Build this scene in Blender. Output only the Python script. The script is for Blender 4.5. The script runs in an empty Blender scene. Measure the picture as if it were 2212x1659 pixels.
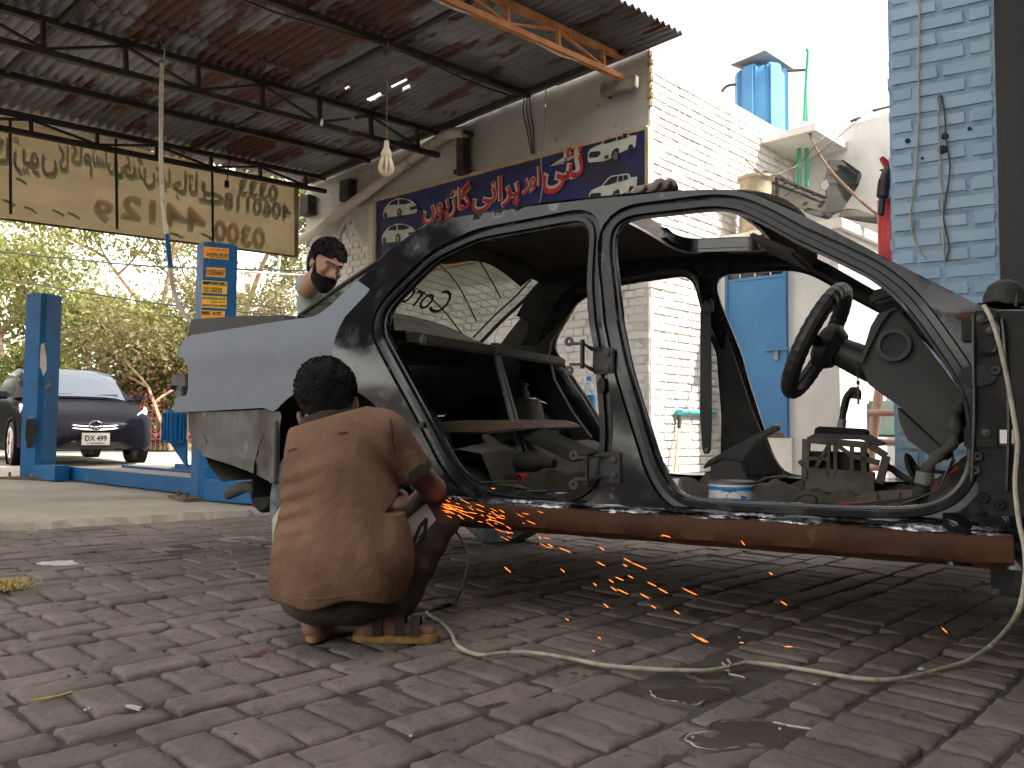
import bpy, bmesh, math, random
import numpy as np
from mathutils import Vector, Matrix, geometry
random.seed(7); RNG = np.random.default_rng(7)
S = bpy.context.scene; COL = S.collection
rad = math.radians
# ------------------------------------------------------------------ camera
FPX, CX, CY = 1789.0, 1106.0, 829.5            # measured on the photograph scaled to 2212 x 1659
CAMZ, PITCH, ROLL = 0.63, rad(3.0), rad(0.43)
_c, _s = math.cos(ROLL), math.sin(ROLL)
FW = Vector((0, math.cos(PITCH), math.sin(PITCH)))
_u0 = Vector((0, -math.sin(PITCH), math.cos(PITCH))); _r0 = Vector((1, 0, 0))
RT = _r0 * _c + _u0 * _s; UP = _u0 * _c - _r0 * _s
CAM = Vector((0, 0, CAMZ))
cd = bpy.data.cameras.new('camera'); cam = bpy.data.objects.new('camera', cd); COL.objects.link(cam)
cd.sensor_width = 36; cd.lens = FPX / 2212 * 36; cd.clip_start = 0.02; cd.clip_end = 2000
M = Matrix((RT, UP, -FW)).transposed().to_4x4(); M.translation = CAM
cam.matrix_world = M; S.camera = cam
# ------------------------------------------------------------------ world, sun, exposure
SUN_EL, SUN_AZ = rad(47), rad(110)              # azimuth measured from +Y (into the picture) towards +X
W = bpy.data.worlds.new('World'); S.world = W; W.use_nodes = True
wn = W.node_tree; sky = wn.nodes.new('ShaderNodeTexSky'); sky.sky_type = 'NISHITA'; sky.sun_disc = False
sky.sun_elevation = SUN_EL; sky.sun_rotation = SUN_AZ; sky.air_density = 1.0; sky.dust_density = 1.5; sky.ozone_density = 1.0
hz = wn.nodes.new('ShaderNodeHueSaturation'); hz.inputs['Saturation'].default_value = .14; wn.links.new(sky.outputs[0], hz.inputs['Color'])
wm = wn.nodes.new('ShaderNodeMix'); wm.data_type = 'RGBA'; wm.blend_type = 'MULTIPLY'; wm.inputs[0].default_value = 1; wm.inputs[7].default_value = (1.07, 1.0, .91, 1); wn.links.new(hz.outputs[0], wm.inputs[6])
bg = wn.nodes['Background']; wn.links.new(wm.outputs[2], bg.inputs[0]); bg.inputs[1].default_value = 0.15
sd = bpy.data.lights.new('sun', 'SUN'); sd.energy = 3.0; sd.angle = rad(0.6); sd.color = (1, .9, .76)
sun = bpy.data.objects.new('sun', sd); COL.objects.link(sun)
sv = Vector((math.sin(SUN_AZ) * math.cos(SUN_EL), math.cos(SUN_AZ) * math.cos(SUN_EL), math.sin(SUN_EL)))
sun.rotation_euler = sv.to_track_quat('Z', 'Y').to_euler(); sun.location = sv * 30
S.view_settings.view_transform = 'Standard'; S.view_settings.look = 'None'; S.view_settings.exposure = 2.1; S.view_settings.gamma = 1
S.cycles.use_adaptive_sampling = True; S.cycles.adaptive_threshold = .04; S.cycles.max_bounces = 6; S.cycles.diffuse_bounces = 4; S.cycles.use_denoising = True
S.cycles.sample_clamp_indirect = 6
# ------------------------------------------------------------------ pixel -> place helpers
def ray(px, py): return FW + RT * ((px - CX) / FPX) - UP * ((py - CY) / FPX)
def at(px, py, d): return CAM + ray(px, py) * d
def onplane(px, py, p, n):
    r = ray(px, py); return CAM + r * ((Vector(p) - CAM).dot(n) / r.dot(n))
def gnd(px, py, z=0): return onplane(px, py, (0, 0, z), Vector((0, 0, 1)))
# ------------------------------------------------------------------ object helpers
def link(name, me, mat=None, parent=None, smooth=False):
    o = bpy.data.objects.new(name, me); COL.objects.link(o)
    if mat is not None and len(me.materials) == 0: me.materials.append(mat)
    if smooth: me.shade_smooth()
    if parent is not None: o.parent = parent
    return o
def tag(o, label=None, cat=None, group=None, kind=None):
    if label: o['label'] = label
    if cat: o['category'] = cat
    if group: o['group'] = group
    if kind: o['kind'] = kind
    return o
def thing(name, label, cat, loc=(0, 0, 0), rz=0, group=None):
    o = bpy.data.objects.new(name, None); COL.objects.link(o); o.location = loc; o.rotation_euler = (0, 0, rz)
    o.empty_display_size = .1
    return tag(o, label, cat, group)
def copy_tree(o, parent=None):
    c = o.copy(); COL.objects.link(c)
    if parent is not None: c.parent = parent
    for ch in list(o.children): copy_tree(ch, c)
    return c
class MB:
    """collects shapes, builds ONE mesh object"""
    def __init__(s): s.v = []; s.f = []
    def add(s, vs, fs):
        b = len(s.v); s.v += [tuple(v) for v in vs]; s.f += [tuple(i + b for i in f) for f in fs]; return s
    def box(s, c, size, rot=None):
        x, y, z = [k / 2 for k in size]; c = Vector(c)
        vs = [Vector((a, b, d)) for a in (-x, x) for b in (-y, y) for d in (-z, z)]
        if rot is not None: vs = [rot @ v for v in vs]
        return s.add([v + c for v in vs], [(0, 1, 3, 2), (4, 6, 7, 5), (0, 4, 5, 1), (2, 3, 7, 6), (0, 2, 6, 4), (1, 5, 7, 3)])
    def beam(s, a, b, w, h=None, up=(0, 0, 1)):
        a, b = Vector(a), Vector(b); d = (b - a); L = d.length; d.normalize(); h = h or w
        u = Vector(up); r = d.cross(u)
        if r.length < 1e-4: r = d.cross(Vector((1, 0, 0)))
        r.normalize(); u = r.cross(d)
        return s.box((a + b) / 2, (L, w, h), Matrix((d, r, u)).transposed())
    def tube(s, path, r, n=8, cap=True):
        P = [Vector(p) for p in path]; m = len(P); rs = r if isinstance(r, (list, tuple)) else [r] * m
        t0 = (P[1] - P[0]).normalized(); ref = Vector((0, 0, 1)) if abs(t0.z) < .9 else Vector((1, 0, 0))
        nrm = t0.cross(ref).normalized(); vs = []
        for i in range(m):
            t = (P[min(i + 1, m - 1)] - P[max(i - 1, 0)])
            t = t.normalized() if t.length > 1e-9 else t0
            nrm = (nrm - t * nrm.dot(t)); nrm = nrm.normalized() if nrm.length > 1e-6 else t.orthogonal().normalized()
            bn = t.cross(nrm)
            for k in range(n):
                a = 2 * math.pi * k / n; vs.append(P[i] + (nrm * math.cos(a) + bn * math.sin(a)) * rs[i])
        fs = [(i * n + k, i * n + (k + 1) % n, (i + 1) * n + (k + 1) % n, (i + 1) * n + k) for i in range(m - 1) for k in range(n)]
        if cap: fs += [tuple(range(n - 1, -1, -1)), tuple(range((m - 1) * n, m * n))]
        return s.add(vs, fs)
    def lathe(s, prof, n=24, mat=None, arc=2 * math.pi):
        """prof: (r, z) pairs about local Z; mat maps to place"""
        mat = mat or Matrix(); vs = []; m = len(prof)
        for r, z in prof:
            for k in range(n):
                a = arc * k / n; vs.append(mat @ Vector((r * math.cos(a), r * math.sin(a), z)))
        fs = [(i * n + k, i * n + (k + 1) % n, (i + 1) * n + (k + 1) % n, (i + 1) * n + k) for i in range(m - 1) for k in range(n)]
        return s.add(vs, fs)
    def prism(s, poly, thick):
        """poly: list of 3D points (planar), extruded by vector thick"""
        P = [Vector(p) for p in poly]; t = Vector(thick); n = len(P)
        tri = geometry.tessellate_polygon([P])
        vs = P + [p + t for p in P]
        fs = [tuple(f) for f in tri] + [tuple(i + n for i in reversed(f)) for f in tri]
        fs += [(i, (i + 1) % n, (i + 1) % n + n, i + n) for i in range(n)]
        return s.add(vs, fs)
    def grid(s, rows):
        n = len(rows[0]); vs = [p for r in rows for p in r]
        return s.add(vs, [(i * n + k, i * n + k + 1, (i + 1) * n + k + 1, (i + 1) * n + k) for i in range(len(rows) - 1) for k in range(n - 1)])
    def mesh(s, name='m'):
        me = bpy.data.meshes.new(name); me.from_pydata(s.v, [], s.f); me.validate(); me.update(); return me
    def build(s, name, mat, parent=None, smooth=False, bevel=0, fixn=True):
        me = s.mesh(name)
        if fixn:
            bm = bmesh.new(); bm.from_mesh(me); bmesh.ops.recalc_face_normals(bm, faces=bm.faces)
            if bevel:
                bmesh.ops.bevel(bm, geom=[e for e in bm.edges if len(e.link_faces) == 2 and e.calc_face_angle(0) > .5], offset=bevel, segments=1 if bevel < .004 else 2, affect='EDGES')
            bm.to_mesh(me); bm.free()
        if smooth:
            me.shade_smooth()
            try: me.set_sharp_from_angle(angle=rad(40))
            except Exception: pass
        return link(name, me, mat, parent)
def spline(P, n=8, closed=False):
    """Catmull-Rom through points"""
    P = [Vector(p) for p in P]; m = len(P); out = []
    for i in range(m if closed else m - 1):
        p0 = P[(i - 1) % m] if closed or i > 0 else P[0]; p1 = P[i]; p2 = P[(i + 1) % m]; p3 = P[(i + 2) % m] if closed or i + 2 < m else P[-1]
        for k in range(n):
            t = k / n; out.append(.5 * ((2 * p1) + (p2 - p0) * t + (2 * p0 - 5 * p1 + 4 * p2 - p3) * t * t + (3 * p1 - p0 - 3 * p2 + p3) * t ** 3))
    if not closed: out.append(P[-1])
    return out
# ------------------------------------------------------------------ signed-distance mesher (bodies, cloth, hair)
def smin(a, b, k): 
    h = np.clip(.5 + .5 * (b - a) / k, 0, 1); return b * (1 - h) + a * h - k * h * (1 - h)
def sd_cap(P, a, b, ra, rb):
    a = np.array(a, float); b = np.array(b, float); ab = b - a; t = np.clip(((P - a) @ ab) / max(ab @ ab, 1e-9), 0, 1)
    return np.linalg.norm(P - a - t[..., None] * ab, axis=-1) - (ra + (rb - ra) * t)
def sd_ell(P, c, r, R=None):
    q = P - np.array(c, float)
    if R is not None: q = q @ np.array(R)
    r = np.array(r, float); k0 = np.linalg.norm(q / r, axis=-1); k1 = np.linalg.norm(q / (r * r), axis=-1)
    return k0 * (k0 - 1) / np.maximum(k1, 1e-6)
def sdf_mesh(f, lo, hi, h):
    lo = np.array(lo, float); n = np.ceil((np.array(hi) - lo) / h).astype(int) + 1
    ax = [lo[i] + h * np.arange(n[i]) for i in range(3)]
    P = np.stack(np.meshgrid(*ax, indexing='ij'), -1); V = f(P)
    sl = lambda o: tuple(slice(o[i], n[i] - 1 + o[i]) for i in range(3))
    C = [(a, b, c) for a in (0, 1) for b in (0, 1) for c in (0, 1)]
    acc = np.zeros(tuple(n - 1) + (3,)); cnt = np.zeros(tuple(n - 1))
    for i, c0 in enumerate(C):
        for c1 in C[i + 1:]:
            if sum(abs(c0[k] - c1[k]) for k in range(3)) != 1: continue
            v0 = V[sl(c0)]; v1 = V[sl(c1)]; m = (v0 < 0) != (v1 < 0)
            t = np.where(m, v0 / np.where(m, v0 - v1, 1), 0)
            p = P[sl(c0)] + t[..., None] * (P[sl(c1)] - P[sl(c0)]); acc += p * m[..., None]; cnt += m
    mask = cnt > 0; idx = -np.ones(mask.shape, int); idx[mask] = np.arange(mask.sum())
    verts = acc[mask] / cnt[mask][:, None]; faces = []
    for a in range(3):
        b, c = (a + 1) % 3, (a + 2) % 3
        s0 = [slice(None)] * 3; s1 = [slice(None)] * 3; s0[a] = slice(0, -1); s1[a] = slice(1, None)
        v0 = V[tuple(s0)]; v1 = V[tuple(s1)]; m = (v0 < 0) != (v1 < 0)
        I = np.argwhere(m); I = I[(I[:, b] > 0) & (I[:, c] > 0) & (I[:, b] < n[b] - 1) & (I[:, c] < n[c] - 1)]
        if not len(I): continue
        flip = v0[tuple(I.T)] < 0; q = []
        for db, dc in ((1, 1), (0, 1), (0, 0), (1, 0)):
            J = I.copy(); J[:, b] -= db; J[:, c] -= dc; q.append(idx[tuple(J.T)])
        q = np.stack(q, 1); q[~flip] = q[~flip][:, ::-1]; faces.append(q)
    faces = np.concatenate(faces); faces = faces[(faces >= 0).all(1)]
    return verts, faces
def np_mesh(name, vf, mat, parent=None, more=()):
    v, f = vf; v = np.asarray(v); f = [tuple(int(i) for i in q) for q in f]
    for v2, f2 in more:
        b = len(v); v = np.concatenate([v, v2]); f += [tuple(int(i) + b for i in q) for q in f2]
    me = bpy.data.meshes.new(name); me.from_pydata(v.tolist(), [], f); me.validate(); me.update(); me.shade_smooth()
    return link(name, me, mat, parent)
# ------------------------------------------------------------------ materials
def mat(name, base, rough=.6, metal=0, c2=None, scale=5, fac=(.4, .6), bump=0, bscale=60, spec=.5, rnd=0, detail=6, coat=0, rough2=None, c3=None, scale3=20, fac3=(.55, .7), stretch=None, bdist=.01, obj=False, trans=0, emit=0, sss=0):
    m = bpy.data.materials.new(name); m.use_nodes = True; nt = m.node_tree; N = nt.nodes; Lk = nt.links.new
    b = N['Principled BSDF']; b.inputs['Roughness'].default_value = rough; b.inputs['Metallic'].default_value = metal
    b.inputs['Base Color'].default_value = (*base, 1); b.inputs['Specular IOR Level'].default_value = spec
    if coat: b.inputs['Coat Weight'].default_value = coat; b.inputs['Coat Roughness'].default_value = .08
    if emit: b.inputs['Emission Color'].default_value = (*base, 1); b.inputs['Emission Strength'].default_value = emit
    if trans: b.inputs['Transmission Weight'].default_value = trans
    g = N.new('ShaderNodeTexCoord').outputs['Object'] if obj else N.new('ShaderNodeNewGeometry').outputs['Position']
    if stretch:
        mp = N.new('ShaderNodeMapping'); Lk(g, mp.inputs[0])
        if len(stretch) == 4: mp.inputs['Rotation'].default_value = (0, 0, stretch[3]); 
        mp.inputs['Scale'].default_value = stretch[:3]; g = mp.outputs[0]
    col = None
    def ramp(sc, lo, hi, det=detail):
        t = N.new('ShaderNodeTexNoise'); t.inputs['Scale'].default_value = sc; t.inputs['Detail'].default_value = det; t.inputs['Roughness'].default_value = .62
        Lk(g, t.inputs['Vector']); r = N.new('ShaderNodeMapRange'); r.inputs[1].default_value = lo; r.inputs[2].default_value = hi; Lk(t.outputs['Fac'], r.inputs[0]); return r.outputs[0]
    def mix(f, a, c):
        x = N.new('ShaderNodeMix'); x.data_type = 'RGBA'; Lk(f, x.inputs[0])
        if isinstance(a, tuple): x.inputs[6].default_value = (*a, 1)
        else: Lk(a, x.inputs[6])
        x.inputs[7].default_value = (*c, 1); return x.outputs[2]
    if c2:
        f = ramp(scale, *fac); col = mix(f, base, c2)
        if rough2 is not None:
            r = N.new('ShaderNodeMapRange'); r.inputs[3].default_value = rough; r.inputs[4].default_value = rough2; Lk(f, r.inputs[0]); Lk(r.outputs[0], b.inputs['Roughness'])
    if c3: col = mix(ramp(scale3, *fac3), col or base, c3)
    if rnd:
        oi = N.new('ShaderNodeObjectInfo'); mr = N.new('ShaderNodeMapRange'); mr.inputs[3].default_value = 1 - rnd; mr.inputs[4].default_value = 1 + rnd; Lk(oi.outputs['Random'], mr.inputs[0])
        h = N.new('ShaderNodeHueSaturation'); Lk(mr.outputs[0], h.inputs['Value'])
        if col is None: h.inputs['Color'].default_value = (*base, 1)
        else: Lk(col, h.inputs['Color'])
        col = h.outputs[0]
    if col is not None: Lk(col, b.inputs['Base Color'])
    if bump:
        t = N.new('ShaderNodeTexNoise'); t.inputs['Scale'].default_value = bscale; t.inputs['Detail'].default_value = 5; Lk(g, t.inputs['Vector'])
        bp = N.new('ShaderNodeBump'); bp.inputs['Strength'].default_value = bump; bp.inputs['Distance'].default_value = bdist; Lk(t.outputs['Fac'], bp.inputs['Height']); Lk(bp.outputs[0], b.inputs['Normal'])
    return m
K = {}
K['soil'] = mat('soil', (.085, .073, .065), .95, c2=(.045, .039, .035), scale=4, bump=.5, bscale=40)
K['paver'] = mat('paver', (.205, .168, .148), .8, c2=(.10, .082, .073), scale=2.1, fac=(.40, .68), c3=(.085, .072, .066), scale3=30, fac3=(.56, .70), bump=.7, bscale=55, rnd=.12, bdist=.008)
K['concrete'] = mat('concrete', (.40, .36, .30), .85, c2=(.33, .29, .24), scale=1.1, c3=(.26, .25, .24), scale3=5, fac3=(.6, .75), bump=.15, bscale=50)
K['road'] = mat('road', (.22, .21, .2), .9, c2=(.28, .26, .23), scale=.7)
K['earth'] = mat('earth', (.44, .34, .2), .95, c2=(.3, .3, .12), scale=.8, bump=.4, bscale=9, bdist=.05)
K['whitewash'] = mat('whitewash', (.72, .70, .66), .85, c2=(.58, .55, .50), scale=1.6, fac=(.45, .75), c3=(.38, .34, .3), scale3=11, fac3=(.66, .74), bump=.35, bscale=26, bdist=.012)
K['whitebrick'] = mat('whitebrick', (.70, .68, .64), .85, c2=(.6, .57, .52), scale=3, fac=(.5, .75), c3=(.4, .3, .25), scale3=13, fac3=(.69, .76), bump=.4, bscale=45, rnd=.05, bdist=.008)
K['mortar_white'] = mat('mortar_white', (.62, .6, .56), .9, c2=(.33, .3, .27), scale=7, fac=(.5, .75), bump=.5, bscale=40)
K['plaster'] = mat('plaster', (.64, .63, .62), .85, c2=(.45, .45, .44), scale=.9, fac=(.42, .7), c3=(.34, .34, .34), scale3=2.3, fac3=(.6, .75), bump=.12, bscale=18)
K['sootwall'] = mat('sootwall', (.47, .45, .41), .88, c2=(.33, .31, .28), scale=1.2, fac=(.4, .7), c3=(.13, .115, .1), scale3=6, fac3=(.64, .74), bump=.4, bscale=22, bdist=.015)
K['bluebrick'] = mat('bluebrick', (.335, .485, .63), .7, spec=.3, c2=(.40, .53, .645), scale=3, fac=(.4, .7), c3=(.27, .34, .4), scale3=16, fac3=(.68, .78), bump=.4, bscale=38, rnd=.03, bdist=.007)
K['bluemortar'] = mat('bluemortar', (.31, .455, .595), .7, c2=(.23, .34, .46), scale=9, bump=.4, bscale=50)
K['blackpaint'] = mat('blackpaint', (.012, .012, .013), .5, bump=.2, bscale=30)
K['primer'] = mat('primer', (.20, .222, .255), .6, spec=.3, c2=(.175, .195, .225), scale=1.3, bump=.03, bscale=200, c3=(.235, .255, .28), scale3=3, fac3=(.55, .8))
K['carblack'] = mat('carblack', (.006, .008, .011), .16, c2=(.022, .024, .027), scale=7, fac=(.5, .72), rough2=.5, c3=(.13, .135, .14), scale3=14, fac3=(.66, .74), bump=.12, bscale=30, coat=.45, bdist=.004)
K['carinner'] = mat('carinner', (.013, .013, .013), .7, spec=.3, c2=(.042, .038, .033), scale=4, fac=(.45, .7), bump=.2, bscale=40)
K['dust'] = mat('dust', (.10, .088, .07), .9, c2=(.052, .047, .04), scale=5, fac=(.4, .65), bump=.6, bscale=45, bdist=.012)
K['headliner'] = mat('headliner', (.075, .064, .052), .95, c2=(.05, .043, .036), scale=3, bump=.2, bscale=150)
K['rustpanel'] = mat('rustpanel', (.085, .036, .019), .65, spec=.2, metal=.1, c2=(.055, .024, .014), scale=4, fac=(.4, .65), c3=(.15, .09, .06), scale3=26, fac3=(.6, .85), bump=.2, bscale=40, rough2=.6, bdist=.004)
K['bare'] = mat('bare', (.5, .52, .56), .25, metal=.9, c2=(.03, .025, .022), scale=26, fac=(.43, .54), rough2=.5, bump=.8, bscale=40, bdist=.008, obj=True, stretch=(.28, 1, 1.3))
K['valance'] = mat('valance', (.15, .148, .143), .75, c2=(.075, .058, .047), scale=6, fac=(.40, .62), c3=(.33, .33, .33), scale3=10, fac3=(.64, .74), bump=.4, bscale=30, stretch=(1, 1, .5))
K['flange'] = mat('flange', (.006, .008, .011), .2, c2=(.03, .03, .028), scale=9, fac=(.5, .72), rough2=.5, c3=(.12, .12, .118), scale3=18, fac3=(.66, .76), bump=.15, bscale=30, bdist=.004)
K['sillblack'] = mat('sillblack', (.012, .014, .018), .12, c2=(.65, .67, .7), scale=30, fac=(.57, .62), rough2=.25, coat=.6, bump=.25, bscale=50, bdist=.004, obj=True, stretch=(.12, 1, 1.2))
K['glass'] = None
K['rubber'] = mat('rubber', (.02, .02, .02), .8, c2=(.07, .068, .063), scale=8, fac=(.45, .7), bump=.2, bscale=60)
K['tyredust'] = mat('tyredust', (.17, .195, .22), .85, c2=(.08, .09, .10), scale=14, fac=(.42, .6), bump=.3, bscale=60)
K['plastic'] = mat('plastic', (.013, .013, .013), .5, c2=(.03, .028, .025), scale=6, bump=.08, bscale=200)
K['dashplastic'] = mat('dashplastic', (.02, .02, .019), .62, c2=(.034, .032, .028), scale=3, bump=.15, bscale=220)
K['tan'] = mat('tan', (.115, .10, .072), .7, c2=(.06, .052, .038), scale=9, bump=.2, bscale=40)
K['steel'] = mat('steel', (.06, .058, .055), .6, metal=.3, c2=(.1, .06, .04), scale=12, fac=(.5, .7))
K['trusssteel'] = mat('trusssteel', (.035, .03, .028), .75, c2=(.07, .045, .035), scale=7, fac=(.5, .7), bump=.2)
K['orange'] = mat('orange', (.56, .23, .075), .7, c2=(.40, .16, .055), scale=5, bump=.1)
K['liftblue'] = mat('liftblue', (.006, .115, .30), .55, spec=.3, c2=(.008, .07, .17), scale=2.2, fac=(.4, .72), c3=(.2, .16, .12), scale3=8, fac3=(.63, .68), bump=.08, bscale=30)
K['rustbrown'] = mat('rustbrown', (.15, .095, .06), .9, c2=(.08, .05, .035), scale=10, bump=.4)
K['cream'] = mat('cream', (.75, .68, .55), .7, c2=(.6, .52, .4), scale=20)
K['pvc'] = mat('pvc', (.55, .50, .43), .6, c2=(.4, .36, .3), scale=4, c3=(.2, .18, .15), scale3=12, fac3=(.65, .75), bump=.1)
K['green'] = mat('green', (.03, .36, .19), .5, c2=(.05, .28, .17), scale=6)
K['tankblue'] = mat('tankblue', (.05, .2, .43), .5, c2=(.07, .25, .48), scale=2, c3=(.4, .5, .62), scale3=14, fac3=(.66, .76), bump=.15, bscale=16)
K['red'] = mat('red', (.55, .02, .022), .35, c2=(.42, .02, .02), scale=6)
K['cable'] = mat('cable', (.44, .41, .32), .6, c2=(.22, .19, .15), scale=25, fac=(.45, .7))
K['blackcable'] = mat('blackcable', (.015, .015, .015), .5)
K['doorblue'] = mat('doorblue', (.035, .16, .36), .55, c2=(.05, .19, .4), scale=2, c3=(.22, .13, .06), scale3=7, fac3=(.68, .76), bump=.1, bscale=12)
K['wood'] = mat('wood', (.55, .36, .30), .8, c2=(.45, .27, .2), scale=9, bump=.3, stretch=(1, 1, .2))
K['woodbrown'] = mat('woodbrown', (.15, .095, .065), .75, c2=(.09, .065, .05), scale=6, fac=(.4, .65), bump=.2, stretch=(.4, 3, 3))
K['skin'] = mat('skin', (.20, .098, .062), .55, c2=(.155, .07, .045), scale=9, fac=(.4, .7), bump=.1, bscale=120, bdist=.003)
K['face'] = mat('face', (.40, .215, .14), .55, c2=(.31, .155, .10), scale=14, fac=(.4, .7), bump=.1, bscale=120, bdist=.003)
K['hair'] = mat('hair', (.009, .008, .008), .9, spec=.2, bump=.8, bscale=140, bdist=.01)
K['shirt'] = mat('shirt', (.21, .124, .082), .98, spec=.15, c2=(.14, .08, .052), scale=5, fac=(.4, .7), c3=(.24, .155, .11), scale3=7, fac3=(.6, .85), bump=.55, bscale=34, bdist=.012)
K['collar'] = mat('collar', (.04, .03, .026), .95, bump=.3, bscale=300)
K['trouser'] = mat('trouser', (.038, .029, .023), .95, c2=(.075, .06, .048), scale=7, bump=.3, bscale=200)
K['khaki'] = mat('khaki', (.15, .115, .085), .95, c2=(.10, .078, .06), scale=7, bump=.3, bscale=200)
K['panelwhite'] = mat('panelwhite', (.5, .48, .44), .9, c2=(.36, .33, .29), scale=12, bump=.2, bscale=200)
K['navy'] = mat('navy', (.022, .024, .032), .9)
K['sole'] = mat('sole', (.36, .21, .07), .8, c2=(.2, .12, .05), scale=30)
K['tee'] = mat('tee', (.36, .41, .37), .95, c2=(.29, .34, .31), scale=9, bump=.25, bscale=90)
K['tin'] = mat('tin', (.30, .305, .31), .55, metal=.15, c2=(.2, .2, .2), scale=3, bump=.1)
K['white'] = mat('white', (.8, .8, .78), .5)
K['greyplastic'] = mat('greyplastic', (.016, .017, .018), .75, spec=.2, c2=(.03, .03, .028), scale=4, fac=(.45, .75), c3=(.06, .057, .052), scale3=8, fac3=(.63, .8))
K['dustyplastic'] = mat('dustyplastic', (.05, .046, .038), .85, spec=.2, c2=(.022, .021, .018), scale=4, fac=(.4, .65))
K['rim'] = mat('rim', (.34, .28, .2), .7, c2=(.2, .15, .1), scale=9, fac=(.45, .7))
K['silver'] = mat('silver', (.7, .7, .72), .22, metal=.9)
K['chrome'] = mat('chrome', (.85, .85, .87), .08, metal=1)
K['priuspaint'] = mat('priuspaint', (.010, .010, .015), .25, spec=.5); K['priuspaint'].node_tree.nodes['Principled BSDF'].inputs['IOR'].default_value = 1.07
K['sidewindow'] = mat('sidewindow', (.006, .007, .008), .08, spec=.5); K['sidewindow'].node_tree.nodes['Principled BSDF'].inputs['IOR'].default_value = 1.16
K['lamp'] = mat('lamp', (.75, .78, .8), .12, coat=1)
K['plate'] = mat('plate', (.62, .60, .55), .6, c2=(.5, .48, .43), scale=9)
K['ink'] = mat('ink', (.02, .02, .022), .8)
K['sticker_orange'] = mat('sticker_orange', (.9, .33, .02), .6, c2=(.85, .4, .06), scale=12)
K['sticker_yellow'] = mat('sticker_yellow', (.9, .52, .03), .6, c2=(.85, .55, .12), scale=12)
K['signblue'] = mat('signblue', (.022, .027, .14), .5, c2=(.03, .028, .05), scale=1.6, fac=(.42, .62), c3=(.03, .09, .3), scale3=1.1, fac3=(.58, .72), bump=.3, bscale=3, bdist=.05)
K['signred'] = mat('signred', (.55, .03, .04), .5, c2=(.45, .035, .03), scale=2)
K['signcream'] = mat('signcream', (.55, .52, .42), .6)
K['signwhite'] = mat('signwhite', (.62, .64, .58), .55, c2=(.5, .53, .48), scale=6)
K['frametan'] = mat('frametan', (.42, .29, .16), .7, c2=(.5, .42, .3), scale=6)
K['teal'] = mat('teal', (.17, .235, .175), .8, c2=(.26, .25, .15), scale=6, fac=(.45, .75))
K['bannerink'] = mat('bannerink', (.175, .135, .115), .8, c2=(.24, .18, .12), scale=6, fac=(.45, .75))
K['bannerred'] = mat('bannerred', (.42, .225, .115), .8, c2=(.40, .29, .155), scale=5)
K['bark'] = mat('bark', (.3, .21, .14), .95, c2=(.2, .14, .09), scale=6, bump=.5, bscale=20, bdist=.02)
K['rag'] = mat('rag', (.35, .29, .26), .95, c2=(.2, .16, .15), scale=20, bump=.6, bscale=90)
K['paper'] = mat('paper', (.62, .6, .56), .8, c2=(.5, .47, .42), scale=30)
K['straw'] = mat('straw', (.55, .47, .17), .9, c2=(.45, .36, .12), scale=40)
K['stain'] = mat('stain', (.14, .045, .035), .85)
K['mud'] = mat('mud', (.09, .075, .06), .55, c2=(.06, .05, .042), scale=9, bump=.5, bscale=40)
K['bulb'] = mat('bulb', (.78, .68, .48), .35)
K['pink'] = mat('pink', (.75, .07, .2), .7)
K['lightfix'] = mat('lightfix', (.33, .31, .27), .7, c2=(.2, .18, .15), scale=8)
K['soot'] = mat('soot', (.035, .032, .03), .9, c2=(.07, .06, .05), scale=8, bump=.4)
def leafmat(name, a, b):
    m = mat(name, a, .6, c2=b, scale=1.2, rnd=0); nt = m.node_tree; N = nt.nodes; p = N['Principled BSDF']; o = N['Material Output']
    tr = N.new('ShaderNodeBsdfTranslucent'); mx = N.new('ShaderNodeMixShader'); mx.inputs[0].default_value = .45
    c = p.inputs['Base Color'].links[0].from_socket; nt.links.new(c, tr.inputs[0]); nt.links.new(p.outputs[0], mx.inputs[1]); nt.links.new(tr.outputs[0], mx.inputs[2]); nt.links.new(mx.outputs[0], o.inputs[0]); return m
K['leaf_yellow'] = leafmat('leaf_yellow', (.22, .215, .06), (.15, .18, .05))
K['leaf_green'] = leafmat('leaf_green', (.075, .15, .03), (.12, .19, .04))
K['leaf_olive'] = leafmat('leaf_olive', (.15, .17, .055), (.11, .14, .045))
K['leaf_dark'] = leafmat('leaf_dark', (.045, .09, .02), (.08, .12, .03))
K['leaf_orange'] = leafmat('leaf_orange', (.21, .175, .075), (.15, .145, .06))
def transl(name, base, c2, scale, f=.6):
    m = mat(name, base, .7, c2=c2, scale=scale, stretch=(1, 1, 4)); nt = m.node_tree; N = nt.nodes; p = N['Principled BSDF']
    tr = N.new('ShaderNodeBsdfTranslucent'); mx = N.new('ShaderNodeMixShader'); mx.inputs[0].default_value = f
    c = p.inputs['Base Color'].links[0].from_socket; nt.links.new(c, tr.inputs[0]); nt.links.new(p.outputs[0], mx.inputs[1]); nt.links.new(tr.outputs[0], mx.inputs[2]); nt.links.new(mx.outputs[0], N['Material Output'].inputs[0]); return m
K['banner'] = transl('banner', (.36, .285, .17), (.30, .235, .14), 1.3, .5)
K['bannerink'] = transl('bannerink', (.40, .33, .32), (.5, .42, .36), 4, .65)
K['teal'] = transl('teal', (.36, .55, .46), (.55, .6, .45), 4, .65)
K['bannerred'] = transl('bannerred', (.85, .52, .36), (.85, .66, .48), 3, .65)
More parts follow.
